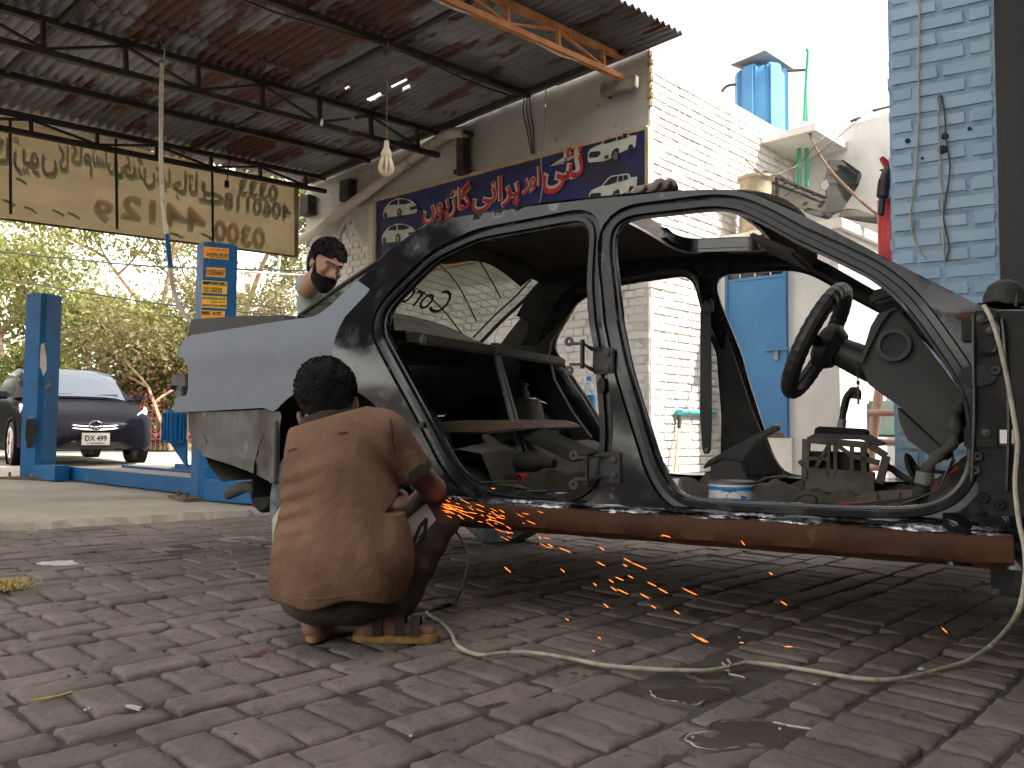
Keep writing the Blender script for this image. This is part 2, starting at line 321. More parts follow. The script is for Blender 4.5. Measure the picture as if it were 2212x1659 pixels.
def glassmat(name, tint, dust=.25, dcol=(.5, .5, .45)):
    m = bpy.data.materials.new(name); m.use_nodes = True; nt = m.node_tree; N = nt.nodes; Lk = nt.links.new
    N.remove(N['Principled BSDF']); t = N.new('ShaderNodeBsdfTransparent'); t.inputs[0].default_value = (*tint, 1)
    g = N.new('ShaderNodeBsdfGlossy'); g.inputs['Roughness'].default_value = .06; lw = N.new('ShaderNodeLayerWeight'); lw.inputs[0].default_value = .5; pw = N.new('ShaderNodeMath'); pw.operation = 'POWER'; pw.inputs[1].default_value = 4; Lk(lw.outputs['Facing'], pw.inputs[0]); fr = N.new('ShaderNodeMath'); fr.operation = 'MULTIPLY_ADD'; fr.inputs[1].default_value = .8; fr.inputs[2].default_value = .04; Lk(pw.outputs[0], fr.inputs[0])
    d = N.new('ShaderNodeBsdfDiffuse'); d.inputs[0].default_value = (*dcol, 1)
    a = N.new('ShaderNodeMixShader'); Lk(fr.outputs[0], a.inputs[0]); Lk(t.outputs[0], a.inputs[1]); Lk(g.outputs[0], a.inputs[2])
    no = N.new('ShaderNodeTexNoise'); no.inputs['Scale'].default_value = 6; no.inputs['Detail'].default_value = 6; mr = N.new('ShaderNodeMapRange'); mr.inputs[1].default_value = .3; mr.inputs[2].default_value = .8; mr.inputs[3].default_value = dust * .5; mr.inputs[4].default_value = dust * 1.5
    Lk(no.outputs[0], mr.inputs[0]); b = N.new('ShaderNodeMixShader'); Lk(mr.outputs[0], b.inputs[0]); Lk(a.outputs[0], b.inputs[1]); Lk(d.outputs[0], b.inputs[2]); Lk(b.outputs[0], N['Material Output'].inputs[0]); return m
K['glass'] = glassmat('glass', (.78, .84, .79), .22)
K['darkglass'] = glassmat('darkglass', (.18, .2, .22), .05)
K['clear'] = glassmat('clear', (.9, .95, .98), .25, (.7, .78, .82))
K['carwindow'] = mat('carwindow', (.06, .075, .10), .05, spec=.6)
K['water'] = mat('water', (.085, .066, .051), .22, spec=.5)
def sparkmat():
    m = bpy.data.materials.new('spark'); m.use_nodes = True; b = m.node_tree.nodes['Principled BSDF']
    b.inputs['Base Color'].default_value = (1, .35, .05, 1); b.inputs['Emission Color'].default_value = (1, .17, .018, 1); b.inputs['Emission Strength'].default_value = .75; return m
K['spark'] = sparkmat()
def rustroof():
    m = mat('rustroof', (.215, .22, .225), .55, metal=.3, c2=(.125, .13, .135), scale=1.3, fac=(.35, .65), bump=.1, bscale=30, rnd=.18)
    nt = m.node_tree; N = nt.nodes; Lk = nt.links.new; p = N['Principled BSDF']; src = p.inputs['Base Color'].links[0].from_socket
    tc = N.new('ShaderNodeNewGeometry'); mp = N.new('ShaderNodeMapping'); mp.vector_type = 'TEXTURE'; mp.inputs['Rotation'].default_value = (0, 0, rad(139.4)); mp.inputs['Scale'].default_value = (1.5, .36, 1)
    Lk(tc.outputs['Position'], mp.inputs[0]); t = N.new('ShaderNodeTexNoise'); t.inputs['Scale'].default_value = 1.35; t.inputs['Detail'].default_value = 7; t.inputs['Roughness'].default_value = .66; Lk(mp.outputs[0], t.inputs['Vector'])
    big = N.new('ShaderNodeTexNoise'); big.inputs['Scale'].default_value = .28; big.inputs['Detail'].default_value = 1; Lk(tc.outputs['Position'], big.inputs['Vector'])
    ad = N.new('ShaderNodeMath'); ad.operation = 'MULTIPLY_ADD'; ad.inputs[1].default_value = .55; Lk(big.outputs[0], ad.inputs[0]); Lk(t.outputs[0], ad.inputs[2])
    r = N.new('ShaderNodeMapRange'); r.inputs[1].default_value = .80; r.inputs[2].default_value = .845; Lk(ad.outputs[0], r.inputs[0])
    x = N.new('ShaderNodeMix'); x.data_type = 'RGBA'; Lk(r.outputs[0], x.inputs[0]); Lk(src, x.inputs[6])
    n2 = N.new('ShaderNodeTexNoise'); n2.inputs['Scale'].default_value = 9; Lk(tc.outputs['Position'], n2.inputs['Vector'])
    y = N.new('ShaderNodeMix'); y.data_type = 'RGBA'; y.inputs[6].default_value = (.12, .042, .026, 1); y.inputs[7].default_value = (.05, .024, .018, 1); Lk(n2.outputs[0], y.inputs[0]); Lk(y.outputs[2], x.inputs[7]); Lk(x.outputs[2], p.inputs['Base Color'])
    return m
K['rustroof'] = rustroof()
# ================================================================== SETTING
def struct(name, mb, m, smooth=False): return tag(mb.build(name, m, None, smooth), kind='structure')
Z = Vector((0, 0, 1))
struct('ground', MB().add([(-500, -60, -.0075), (500, -60, -.0075), (500, 900, -.0075), (-500, 900, -.0075)], [(0, 1, 2, 3)]), K['soil'])
# concrete slab with a broken near edge
edge = []
e0, e1 = Vector((-9.0, .5, 0)), Vector((1.0, 7.85, 0)); NE = 150
for i in range(NE + 1):
    p = e0.lerp(e1, i / NE); j = .05 * math.sin(i * .9) + .04 * math.sin(i * 2.3 + 1) + random.uniform(-.035, .035); p += Vector((.59, -.8, 0)) * j; edge.append(p)
top = [Vector((p.x, p.y, .045)) for p in edge] + [Vector((3, 16.2, .045)), Vector((-40, 16.2, .045)), Vector((-40, .5, .045))]
slab = MB(); n = len(top)
slab.add(top, [tuple(f) for f in geometry.tessellate_polygon([top])])
slab.add([q for p in edge for q in ((p.x, p.y, .045), (p.x + .03 * random.random(), p.y - .05 * random.random(), -.02))], [(2 * i, 2 * i + 1, 2 * i + 3, 2 * i + 2) for i in range(NE)])
struct('concrete_apron', slab, K['concrete'])
struct('road', MB().add([(-60, 16.2, .0), (40, 16.2, .0), (40, 21, .0), (-60, 21, .0)], [(0, 1, 2, 3)]), K['road'])
vb = MB(); rows = []
for j in range(24):
    y = 21 + j * .9 + .012 * j ** 2.2; rows.append([(x, y, .12 + (0 if j == 0 else .06 * math.sin(x * .7 + j) + .02 * j)) for x in np.linspace(-60, 40, 60)])
vb.grid(rows); vb.add([(-60, 21, 0), (40, 21, 0), (40, 21, .12), (-60, 21, .12)], [(0, 1, 2, 3)])
struct('verge', vb, K['earth'], True)
# ---- brick paving: soldier row + two stretcher rows, laid at about 45 degrees to the view
PA = rad(46); pu = Vector((math.cos(PA), math.sin(PA), 0)); pv = Vector((math.sin(PA), -math.cos(PA), 0))   # pu along rows, pv across
def brick_mesh(name, sx, sy, sz, bev, seed, jit=.004, sub=False):
    bm = bmesh.new(); bmesh.ops.create_cube(bm, size=1); r = random.Random(seed)
    for v in bm.verts: v.co = Vector((v.co.x * sx, v.co.y * sy, v.co.z * sz)) + Vector((r.uniform(-jit, jit), r.uniform(-jit, jit), 0))
    bmesh.ops.bevel(bm, geom=[e for e in bm.edges], offset=bev, segments=2, affect='EDGES', clamp_overlap=True)
    me = bpy.data.meshes.new(name); bm.to_mesh(me); bm.free(); return me
PL, PWD = .222, .111
pave = thing('brick_paving', 'worn brown brick paving in front of the concrete apron', 'paving'); pave['kind'] = 'structure'
del pave['label'], pave['category']
def worn_brick(seed, nx, ny):
    """paver with rounded, chipped, uneven top; open underneath"""
    r = np.random.default_rng(seed); hx, hy = (PL - .0045) / 2, (PWD - .0045) / 2; vs = []; ph = r.uniform(0, 6.28, 8); am = r.uniform(.3, 1, 8)
    xs = np.concatenate([[-1, -.985], np.linspace(-.93, .93, nx), [.985, 1]]); ys = np.concatenate([[-1, -.97], np.linspace(-.87, .87, ny), [.97, 1]]); rc = r.uniform(.005, .012, 4)
    for y in ys:
        for x in xs:
            X, Y = x * hx, y * hy; c = rc[(x > 0) * 2 + (y > 0)]; qx, qy = max(0, abs(X) - hx + c), max(0, abs(Y) - hy + c)
            k = math.hypot(qx, qy); 
            if k > c: X -= math.copysign(qx - qx * c / k, X); Y -= math.copysign(qy - qy * c / k, Y)
            e = min(hx - abs(x * hx), hy - abs(y * hy), max(0, c - k) + .0001 if k > 0 else 1); X += .0022 * math.sin(Y * 90 + ph[0]) * am[0]; Y += .0022 * math.sin(X * 70 + ph[1]) * am[1]
            z = .03 - .017 * max(0, 1 - e / .006) ** 2 + .0016 * am[2] * math.sin(X * 55 + ph[2]) * math.sin(Y * 60 + ph[3]) - .0022 * am[4] * math.sin(X * 23 + ph[4]) ** 2 + r.normal(0, .00045)
            if am[5] > .75 and abs(x - .7) < .35 and abs(y - .7) < .35: z -= .005
            if e <= 0.0002: z = -.02
            vs.append((X, Y, z))
    n = len(xs); fs = [(j * n + i, j * n + i + 1, (j + 1) * n + i + 1, (j + 1) * n + i) for j in range(len(ys) - 1) for i in range(n - 1)]; return vs, fs
pm = []
for i in range(8):
    m_ = bpy.data.meshes.new('paver'); m_.from_pydata(*[(lambda t: (t[0], [], t[1]))(worn_brick(i, 11, 6))][0]); m_.update(); m_.shade_smooth(); m_.materials.append(K['paver']); pm.append(m_)
puddles = [gnd(1620, 1583), gnd(1490, 1497), gnd(1545, 1455)]
def line_side(p): return (e1 - e0).cross(p - e0).z   # >0 : beyond the slab edge
bricks = []
row = 0; y = -6.0
while y < 9.0:
    kind = row % 3; h = PL if kind == 0 else PWD; step = PWD if kind == 0 else PL
    off = random.uniform(0, step); x = -4 + off
    while x < 13:
        p = pu * x + pv * (y + h / 2 - 1.0)
        if p.y > .6 and line_side(p) < .05 and p.x < 5.5 and p.y < 9.5 and abs(p.x) < p.y * .85 + .8: bricks.append((p, kind))
        x += step
    y += h; row += 1
def wave(p): return .004 * math.sin(p.x * 2.1 + 1) * math.sin(p.y * 1.7) + .0025 * math.sin(p.x * 5 + p.y * 3)
bl = []
for p, kind in bricks:
    if min((p - q).length for q in puddles[:2]) < .085: continue
    z = -.0285 + wave(p) + random.gauss(0, .0025)
    dq = min((p - q).length for q in puddles)
    if dq < .2: z -= .012 * (1 - dq / .2) * 1.6
    rot = PA + (math.pi / 2 if kind == 0 else 0) + random.gauss(0, .018) + (math.pi if random.random() < .5 else 0)
    bl.append((p.x + random.gauss(0, .003), p.y + random.gauss(0, .003), z, random.gauss(0, .010), random.gauss(0, .010), rot, random.randrange(8), random.uniform(.965, 1.0)))
def inview(b):
    v = Vector((b[0], b[1], 0)) - CAM; d = v.dot(FW)
    if d < .3: return 1e9
    px = CX + FPX * v.dot(RT) / d; py = CY - FPX * v.dot(UP) / d
    return d if -80 < px < 2290 and py < 1760 else 1e6 + d
bl.sort(key=inview)
for b in bl[:300]:
    o = link('brick', pm[b[6]], None, pave); o.location = b[:3]; o.rotation_euler = b[3:6]; o.scale = (b[7], b[7], 1)
far = MB()
lo = [(lambda t: ([Vector(v) for v in t[0]], t[1]))(worn_brick(20 + i, 3, 2)) for i in range(8)]
from mathutils import Euler
for b in bl[300:]:
    R_ = Euler(b[3:6]).to_matrix(); vs, fs = lo[b[6]]; far.add([R_ @ (v * b[7]) + Vector(b[:3]) for v in vs], fs)
K['paver_far'] = K['paver']
tag(far.build('far_bricks', K['paver'], pave, True, fixn=False), kind='stuff')
# puddles of dirty water between sunken bricks
def blob(c, rx, ry, n=40, seed=1, ang=0, rough=.3):
    r = random.Random(seed); ph = [r.uniform(0, 6.28) for _ in range(6)]; am = [r.uniform(.3, 1) * rough / (k + 1) for k in range(6)]; out = []
    for i in range(n):
        a = 2 * math.pi * i / n; k = 1 + sum(am[j] * math.sin((j + 2) * a + ph[j]) for j in range(6))
        x, y_ = rx * k * math.cos(a), ry * k * math.sin(a); out.append(Vector((c.x + x * math.cos(ang) - y_ * math.sin(ang), c.y + x * math.sin(ang) + y_ * math.cos(ang), 0)))
    return out
for i, (c, rx, ry, lab) in enumerate(((puddles[0], .125, .075, 'larger muddy puddle in the gap of missing paving bricks'), (puddles[1], .07, .07, 'smaller muddy puddle with a pale scum rim, nearer the cable'), (puddles[2], .06, .05, 'thin wet patch in the brick gap right under the cable'))):
    P = blob(c, rx, ry, 44, i + 3, .3)
    pz = [-.0035, -.0045, -.005][i]
    t = thing('puddle', lab, 'puddle', (c.x, c.y, 0)); 
    cc = Vector((c.x, c.y, 0))
    w = MB().add([(p - cc).to_tuple()[:2] + (pz,) for p in P], [tuple(range(len(P)))]).build('water', K['water'], t)
    bank = MB(); ro = [(p - cc) * 1.0 for p in P]; r1 = [q * random.uniform(1.04, 1.12) for q in ro]; r2 = [q * 1.5 for q in ro]
    n = len(ro); vs = [(q.x, q.y, pz - .0015) for q in ro] + [(q.x, q.y, pz + .003) for q in r1] + [(q.x, q.y, -.02) for q in r2]
    bank.add(vs, [(k * n + j, k * n + (j + 1) % n, (k + 1) * n + (j + 1) % n, (k + 1) * n + j) for k in (0, 1) for j in range(n)]).build('mud_bank', K['mud'], t, True)
    for k in range(3):
        j0 = random.randrange(n); arc = [Vector(((ro[(j0 + j) % n]).x * random.uniform(.97, 1.06), (ro[(j0 + j) % n]).y * random.uniform(.97, 1.06), pz + .001)) for j in range(7)]
        MB().tube(arc, [random.uniform(.0006, .0028) for _ in arc], 5).build('scum_rim', K['paper'], t, True)
# ================================================================== CANOPY (corrugated roof on trusses)
RA, RB, RC = at(1405, 88, 7.5), at(690, 383, 10.72), at(0, 240, 8.11)
RU = (RB - RA).normalized(); RV = (RC - RB).normalized(); RN = RU.cross(RV).normalized()
if RN.z < 0: RN = -RN
def roofuv(px, py):
    p = onplane(px, py, RA, RN) - RA; G = Matrix(((RU.dot(RU), RU.dot(RV)), (RU.dot(RV), RV.dot(RV)))); return G.inverted() @ Vector((p.dot(RU), p.dot(RV)))
def roofp(a, b, dn=0): return RA + RU * a + RV * b + RN * dn
tip = roofuv(1475, 72); A0 = tip.x; B0 = tip.y; A1 = (RB - RA).length + .25; B1 = 12.0
can = thing('canopy', 'rusty corrugated iron canopy on steel trusses over the yard', 'canopy', (0, 0, 0))
holes = [roofuv(*h) for h in ((752, 189), (816, 209), (808, 210), (798, 211), (825, 207), (842, 190), (857, 184), (872, 187), (880, 191), (862, 183))]
SW = .72; PIT = .09; nrow = 4; rl = (A1 - A0) / nrow
for r in range(nrow):
    b = B0; c = 0
    while b < B1:
        a0 = A0 + r * rl - (.06 if r else 0); a1 = A0 + (r + 1) * rl + .06; zo = .010 * (r % 2) + random.uniform(0, .003); w = SW + .09
        hs = [h for h in holes if a0 < h.x < a1 and b < h.y < b + w]
        na = 60 if hs else 3; nb = 74; rows = []; ph = random.uniform(0, 6)
        for i in range(na + 1):
            a = a0 + (a1 - a0) * i / na; aj = random.uniform(-.02, .02) if i in (0, na) else 0
            rows.append([roofp(a + aj, b + w * j / nb, zo + .022 * math.sin(2 * math.pi * (b + w * j / nb) / PIT) + .003 * math.sin(ph + a * 1.3)) for j in range(nb + 1)])
        g = MB().grid(rows)
        if hs:
            keep = []
            for k, f in enumerate(g.f):
                i, j = divmod(k, nb); a = a0 + (a1 - a0) * (i + .5) / na; bb = b + w * (j + .5) / nb
                if not any(((a - h.x) / (.05 + .03 * (q % 3))) ** 2 + ((bb - h.y) / (.016 + .009 * (q % 2))) ** 2 < random.uniform(.5, 1.2) for q, h in enumerate(hs)): keep.append(f)
            g.f = keep
        g.build('corrugated_sheet', K['rustroof'], can, True, fixn=False); b += SW; c += 1
def truss(px, py, depth, m, b_end=11.2, web=.62, cw=.05, shift=0):
    a = roofuv(px, py).x + shift; t = MB().beam(roofp(a, .0, -.045), roofp(a, b_end, -.045), cw, cw, RN).build('truss', m, can)
    MB().beam(roofp(a, .0, -.045 - depth), roofp(a, b_end, -.045 - depth), cw, cw, RN).build('lower_chord', m, t)
    b = .3; k = 0
    while b < b_end - web:
        MB().beam(roofp(a, b, -.07), roofp(a, b, -.02 - depth), .045, .03, RV).build('web_post', m, t)
        q = (roofp(a, b, -.07), roofp(a, b + web, -.02 - depth)) if k % 2 else (roofp(a, b, -.02 - depth), roofp(a, b + web, -.07))
        MB().beam(*q, .028, .02, RN).build('web_brace', m, t); b += web; k += 1
    return a
aF = truss(1341, 113, .20, K['orange']); aE = roofuv(1144, 197).x; aA = truss(944, 278, .26, K['trusssteel']); aB = roofuv(804, 340).x; aC = truss(690, 383, .17, K['trusssteel'], shift=-.12)  # front truss: warm sunlight put into its orange colour
for a in (aE, aB): MB().beam(roofp(a, 0, -.045), roofp(a, 11.2, -.045), .05, .055, RN).build('purlin', K['trusssteel'], can)
for b in (1.75, 3.9, 6.2): MB().beam(roofp(A0 + .1, b, -.03), roofp(A1 - .1, b, -.03), .04, .03, RN).build('rafter', K['trusssteel'], can)
MB().beam(roofp(A0 + .5, .06, -.03), roofp(A1, .06, -.03), .05, .04, RN).build('wall_rafter', K['trusssteel'], can)
# ================================================================== WALLS
WU = Vector((-.759, .651, 0)).normalized(); WN = Vector((-.651, -.759, 0)).normalized()      # sign wall: along, outward normal
C0 = Vector((1.253, 7.5, 0)); LV = Vector((.695, .719, 0)).normalized(); LN = Vector((.719, -.695, 0)).normalized()  # sunlit wall
bmw = [brick_mesh('wall_brick', .222, .05, .067, .007, 20 + i, .004) for i in range(4)]; bmh = [brick_mesh('wall_brick_header', .106, .05, .067, .007, 30 + i, .004) for i in range(2)]
for m_ in bmw + bmh: m_.materials.append(K['whitebrick'])
def lay(parent, org, U, Nn, ulen, z0, z1, want, meshes=(bmw, bmh), name='brick', CH=.0775, stuffname='other_bricks', proud=.004, limit=300, msh=None):
    """bricks on a wall face; those in the windows `want` become parts, the rest one stuff part"""
    rot = Matrix((U, -Nn, Z)).transposed().to_4x4(); course = 0; z = z0; parts = []; rest = []
    while z + CH < z1:
        head = course % 2 == 1; L = .115 if head else .232; u = -.06 if head else 0.0
        while u < ulen - L * .5:
            uu = max(u, 0) ; c = org + U * (u + L / 2) + Z * (z + CH / 2) + Nn * (-.025 + proud + random.gauss(-.003, .0035))
            if u >= -.001 or head: 
                x = (c, meshes[1 if head else 0], random.gauss(0, .01), random.gauss(0, .008)); 
                if u + L <= ulen + .02 and u >= 0: (parts if any(a <= u <= b and p <= z <= q for a, b, p, q in want) else rest).append(x)
            u += L
        z += CH; course += 1
    rest += parts[limit:]; parts = parts[:limit]
    for c, ms, r1, r2 in parts:
        o = link(name, random.choice(ms), None, parent); o.matrix_world = Matrix.Translation(c) @ rot @ Euler((r1 * .6, r1 * .5, r2)).to_matrix().to_4x4()
    if rest and stuffname:
        mb = MB()
        for c, ms, r1, r2 in rest:
            hx = (.106 if ms is meshes[1] else .222) / 2; T = Matrix.Translation(c) @ rot; hz = .0335
            vs = [T @ Vector((a * hx * k, -.025 if k < 1 else -.018, b * hz * k2)) for k, k2 in ((1, 1), (.97, .9)) for a, b in ((-1, -1), (1, -1), (1, 1), (-1, 1))]
            vs = [T @ Vector((sx * hx, -.019, sz * hz)) for sx, sz in ((-1, -1), (1, -1), (1, 1), (-1, 1))] + [T @ Vector((sx * (hx - .007), -.026, sz * (hz - .007))) for sx, sz in ((-1, -1), (1, -1), (1, 1), (-1, 1))]
            mb.add(vs, [(4, 5, 6, 7)] + [(i, (i + 1) % 4, (i + 1) % 4 + 4, i + 4) for i in range(4)])
        tag(mb.build(stuffname, msh or K['whitebrick'], parent, fixn=False), kind='stuff')
def slabwall(org, U, Nn, L, z0, za, zb, th, parent, m, name='wall_core', back=.012, seg=1):
    """wall body whose front face lies `back` behind the brick face"""
    a = org - Nn * back; b = a + U * L; vs = []
    for p, zt in ((a, za), (b, zb)):
        for q in (p, p - Nn * th): vs += [(q.x, q.y, z0), (q.x, q.y, zt)]
    return MB().add(vs, [(0, 1, 5, 4), (2, 6, 7, 3), (0, 2, 3, 1), (4, 5, 7, 6), (1, 3, 7, 5), (0, 4, 6, 2)]).build(name, m, parent)
zA = roofp(0, 0).z + .05; zB = roofp(5.3, 0).z + .05
sw = thing('sign_wall', 'whitewashed brick wall under the canopy carrying the blue signboard', 'wall')
slabwall(C0, WU, WN, 5.3, 0, zA, zB, .22, sw, K['mortar_white'])
lay(sw, C0, WU, WN, 5.28, .05, 2.15, [(0, 2.6, .3, 2.1)])
lay(sw, C0 + WU * 3.9, WU, WN, 1.38, 2.16, 3.1, [(0, 1.4, 2.1, 3.2)], stuffname=None, limit=200)
# plastered upper face, uneven, over the bricks
g = MB(); rows = []
for i in range(90):
    u = 5.28 * i / 89; lowz = 2.17 if u < 3.9 else 3.02 + .16 * math.sin(u * 9) + random.uniform(-.05, .05)
    zt = zA + (zB - zA) * u / 5.3; rows.append([C0 + WU * u + WN * (.016 + .007 * math.sin(u * 3.1 + k * .7) + random.gauss(0, .0028) - (.02 if k == 0 else 0)) + Z * (lowz + (zt - lowz) * k / 30) for k in range(31)])
g.grid(rows).build('plaster_coat', K['sootwall'], sw, True)
for k in range(7): MB().box(C0 + WN * .012 + LN * .012 + Z * (3.62 + .0775 * k), (.05 + .02 * (k % 2), .05, .07), Matrix((WU, WN, Z)).transposed()).build('bare_corner_brick', K['frametan'], sw, bevel=.012)
lw = thing('sunlit_wall', 'sunlit whitewashed brick wall of the yard building right of the sign', 'wall')
slabwall(C0, LV, LN, 3.0, 0, 4.1, 4.08, .22, lw, K['mortar_white'])
lay(lw, C0, LV, LN, 2.96, .05, 4.08, [(0, 1.4, .3, 2.0), (0, 2.96, 2.6, 4.0)])
# rear plaster wall (faces the camera), low store room in front with the blue door
Pc = C0 + LV * 2.96; rw = thing('rear_wall', 'grey stained plaster wall closing the yard behind the store room', 'wall')
slabwall(Pc, -WU, WN, 2.6, 0, 4.02, 4.25, .2, rw, K['plaster'], back=0)
MB().box(Pc + WN * .1 - WU * 1.6 + Z * 4.24, (.5, .2, .1), Matrix.Rotation(rad(-40), 3, 'Z')).build('coping', K['plaster'], rw)
Sc = C0 + LV * 1.27; SL = 1.42
st = thing('store_room', 'low white store room with a flat roof carrying scrap car parts', 'store room')
SH = 2.5; sN = WN
E_ = Sc - WU * 1.18; slabwall(Sc + WN * .0, -WU, WN, 1.18, 0, SH, SH, .12, st, K['plaster'], 'front_wall', back=0)
slabwall(E_, LV, LN, 1.4, 0, SH, SH, .12, st, K['plaster'], 'side_wall', back=0)
MB().prism([Sc + Z * (SH + .002) + WN * .06, E_ + Z * (SH + .002) + WN * .06 + LN * .06, E_ + LV * 1.4 + Z * (SH + .002) + LN * .06, Sc + LV * 1.4 + Z * (SH + .002)], (0, 0, .09)).build('roof_slab', K['whitewash'], st)
# door: spans pixels 1570-1700 on the front wall
def stp(px, py, off=.02): return onplane(px, py, Sc + WN * off, WN)
dz0 = stp(1630, 945).z
def upix(px): return (stp(px, 800) - Sc).dot(-WU)
ua, ub = upix(1571), upix(1703); dl = stp(1571, 800); 
door = thing('store_door', 'blue sheet metal door with barred glazing above, rusty at the foot', 'door', (0, 0, 0))
def dbox(u0, u1, z0, z1, y0, y1): 
    c = Sc - WU * ((u0 + u1) / 2) + Z * ((z0 + z1) / 2) + WN * ((y0 + y1) / 2); return MB().box(c, (u1 - u0, y1 - y0, z1 - z0), Matrix((-WU, WN, Z)).transposed())
zt = stp(1640, 604).z
dbox(ua + .03, ub - .03, dz0 + .03, zt, .03, .05).build('door_leaf', K['doorblue'], door)
for (p, q, r, s_) in ((ua, ua + .03, dz0, zt + .36), (ub - .03, ub, dz0, zt + .36)): dbox(p, q, r, s_, .01, .065).build('door_post', K['doorblue'], door)
dbox(ua + .03, ub - .03, zt, zt + .025, .02, .06).build('transom_bar', K['doorblue'], door); dbox(ua + .03, ub - .03, zt + .34, zt + .365, .02, .06).build('head_bar', K['doorblue'], door)
dbox(ua + .03, ub - .03, zt + .025, zt + .34, .03, .036).build('glass_pane', K['darkglass'], door)
for k in (1, 2, 3): dbox(ua + (ub - ua) * k / 4 - .006, ua + (ub - ua) * k / 4 + .006, zt + .025, zt + .34, .04, .05).build('window_bar', K['cream'], door)
dbox(ua + .03, ub - .03, dz0, dz0 + .045, .02, .058).build('kick_rail', K['rustbrown'], door)
zb_ = stp(1670, 756).z
dbox(ub - .22, ub + .03, zb_ - .012, zb_ + .012, .055, .085).build('bolt', K['doorblue'], door); dbox(ub - .12, ub - .08, zb_ - .1, zb_ - .012, .055, .07).build('hasp', K['tin'], door)
dbox(ua - .02, ub + .04, 0, dz0, -.02, .055).build('door_step', K['plaster'], st)
dbox(ua - .09, ua - .004, dz0, SH, -.01, .045).build('door_jamb', K['whitewash'], st)
# ---- blue brick pillar
PB = Vector((1.985, 4.3, 0)); PUU = Vector((.857, -.515, 0)).normalized(); PNN = Vector((-.515, -.857, 0)).normalized()
bp = thing('brick_pillar', 'light blue painted brick pillar in the right foreground', 'pillar')
PH = 4.6
slabwall(PB, PUU, PNN, .485, 0, PH, PH, .44, bp, K['bluemortar'], back=.006)
bmb = [brick_mesh('blue_brick', .232, .06, .078, .011, 50 + i, .005) for i in range(4)]; bmb2 = [brick_mesh('blue_brick_header', .112, .06, .078, .011, 60 + i, .005) for i in range(3)]
for m_ in bmb + bmb2: m_.materials.append(K['bluebrick'])
def lay2(org, U, Nn, L, z1, off0):
    rot = Matrix((U, -Nn, Z)).transposed().to_4x4(); z = 0; k = 0
    while z < z1:
        if k % 2 == 0: segs = [(0, 1), (.242, 1)]
        else: segs = [(0, 0), (.121, 1), (.363, 0)]
        for u, ln in segs:
            ll = .242 if ln else .121
            if u + ll > L + .03: continue
            c = org + U * (u + ll / 2) + Z * (z + .0435) + Nn * (-.03 + random.gauss(.002, .003)); o = link('brick', random.choice(bmb if ln else bmb2), None, bp)
            o.matrix_world = Matrix.Translation(c) @ rot @ Euler((random.gauss(0, .02), random.gauss(0, .009), random.gauss(0, .014))).to_matrix().to_4x4()
        z += .087; k += 1
lay2(PB, PUU, PNN, .485, 3.2, 0); lay2(PB - PNN * .505, PNN, -PUU, .49, 3.2, 0)
MB().box(PB + PUU * .60 + Z * 2.0 - PNN * .08, (.225, .26, 4.0), Matrix((PUU, PNN, Z)).transposed()).build('black_edge', K['blackpaint'], bp)
# ---- the workshop shed the photographer stands in: roof and walls out of the frame, sized to shade the foreground
RY = 2.9
wr = thing('workshop_shed', 'unseen open fronted workshop shed behind the photographer, sized to shade the foreground', 'shed')
MB().box((3.35, (RY - 7) / 2, 4.45), (6.7, RY + 7, .12)).build('shed_roof', K['soot'], wr)
MB().box((6.6, -.8, 6.5), (.2, 12.4, 13.0)).build('sun_block_wall', K['soot'], wr)  # added high wall to block the sun, dark to cut reflections
MB().box((2.0, -7.0, 2.2), (13, .2, 4.4)).build('shed_back_wall', K['soot'], wr)
# ================================================================== THE CAR SHELL
TH = rad(60); CO = Vector((-.752, 3.314, 0)); CF = Vector((math.sin(TH), -math.cos(TH), 0)); CL = Vector((math.cos(TH), math.sin(TH), 0)); CW = 1.62
car = thing('sedan_shell', 'stripped black sedan body shell with grey primer rear wing and rusty sill', 'car', CO, -(math.pi / 2 - TH))
def cp(px, py, y):
    p = onplane(px, py, CO + CL * y, CL) - CO; return Vector((p.dot(CF), y, p.z))
def ylat(z):
    if z < .34: return .012 + (.34 - z) * .15
    if z < .78: return .012 * (1 - (z - .34) / .44)
    if z < .98: return .10 * (z - .78) ** 1.3
    return .0123 + (z - .98) * .44
def sp(px, py):
    z = .8
    for _ in range(8): p = cp(px, py, ylat(z)); z = p.z
    return Vector((p.x, p.z))
def s3(q, dy=0): return Vector((q[0], ylat(q[1]) + dy, q[1]))
def resample(P, step, closed=True):
    P = [Vector(p) for p in P]; Q = P + ([P[0]] if closed else []); out = []; acc = 0; 
    L = [0]
    for i in range(len(Q) - 1): L.append(L[-1] + (Q[i + 1] - Q[i]).length)
    n = max(3, int(L[-1] / step)); j = 0
    for k in range(n + (0 if closed else 1)):
        t = L[-1] * k / n
        while j < len(L) - 2 and L[j + 1] < t: j += 1
        d = L[j + 1] - L[j]; out.append(Q[j].lerp(Q[j + 1], 0 if d < 1e-9 else (t - L[j]) / d))
    return out
def smoothpoly(P, it=2, closed=True):
    for _ in range(it):
        n = len(P); P = [(P[i - 1] + P[i] * 2 + P[(i + 1) % n]) / 4 for i in range(n)] if closed else [P[0]] + [(P[i - 1] + P[i] * 2 + P[i + 1]) / 4 for i in range(1, n - 1)] + [P[-1]]
    return P
def inpoly(p, P):
    c = False; n = len(P); j = n - 1
    for i in range(n):
        if (P[i][1] > p[1]) != (P[j][1] > p[1]) and p[0] < (P[j][0] - P[i][0]) * (p[1] - P[i][1]) / (P[j][1] - P[i][1]) + P[i][0]: c = not c
        j = i
    return c
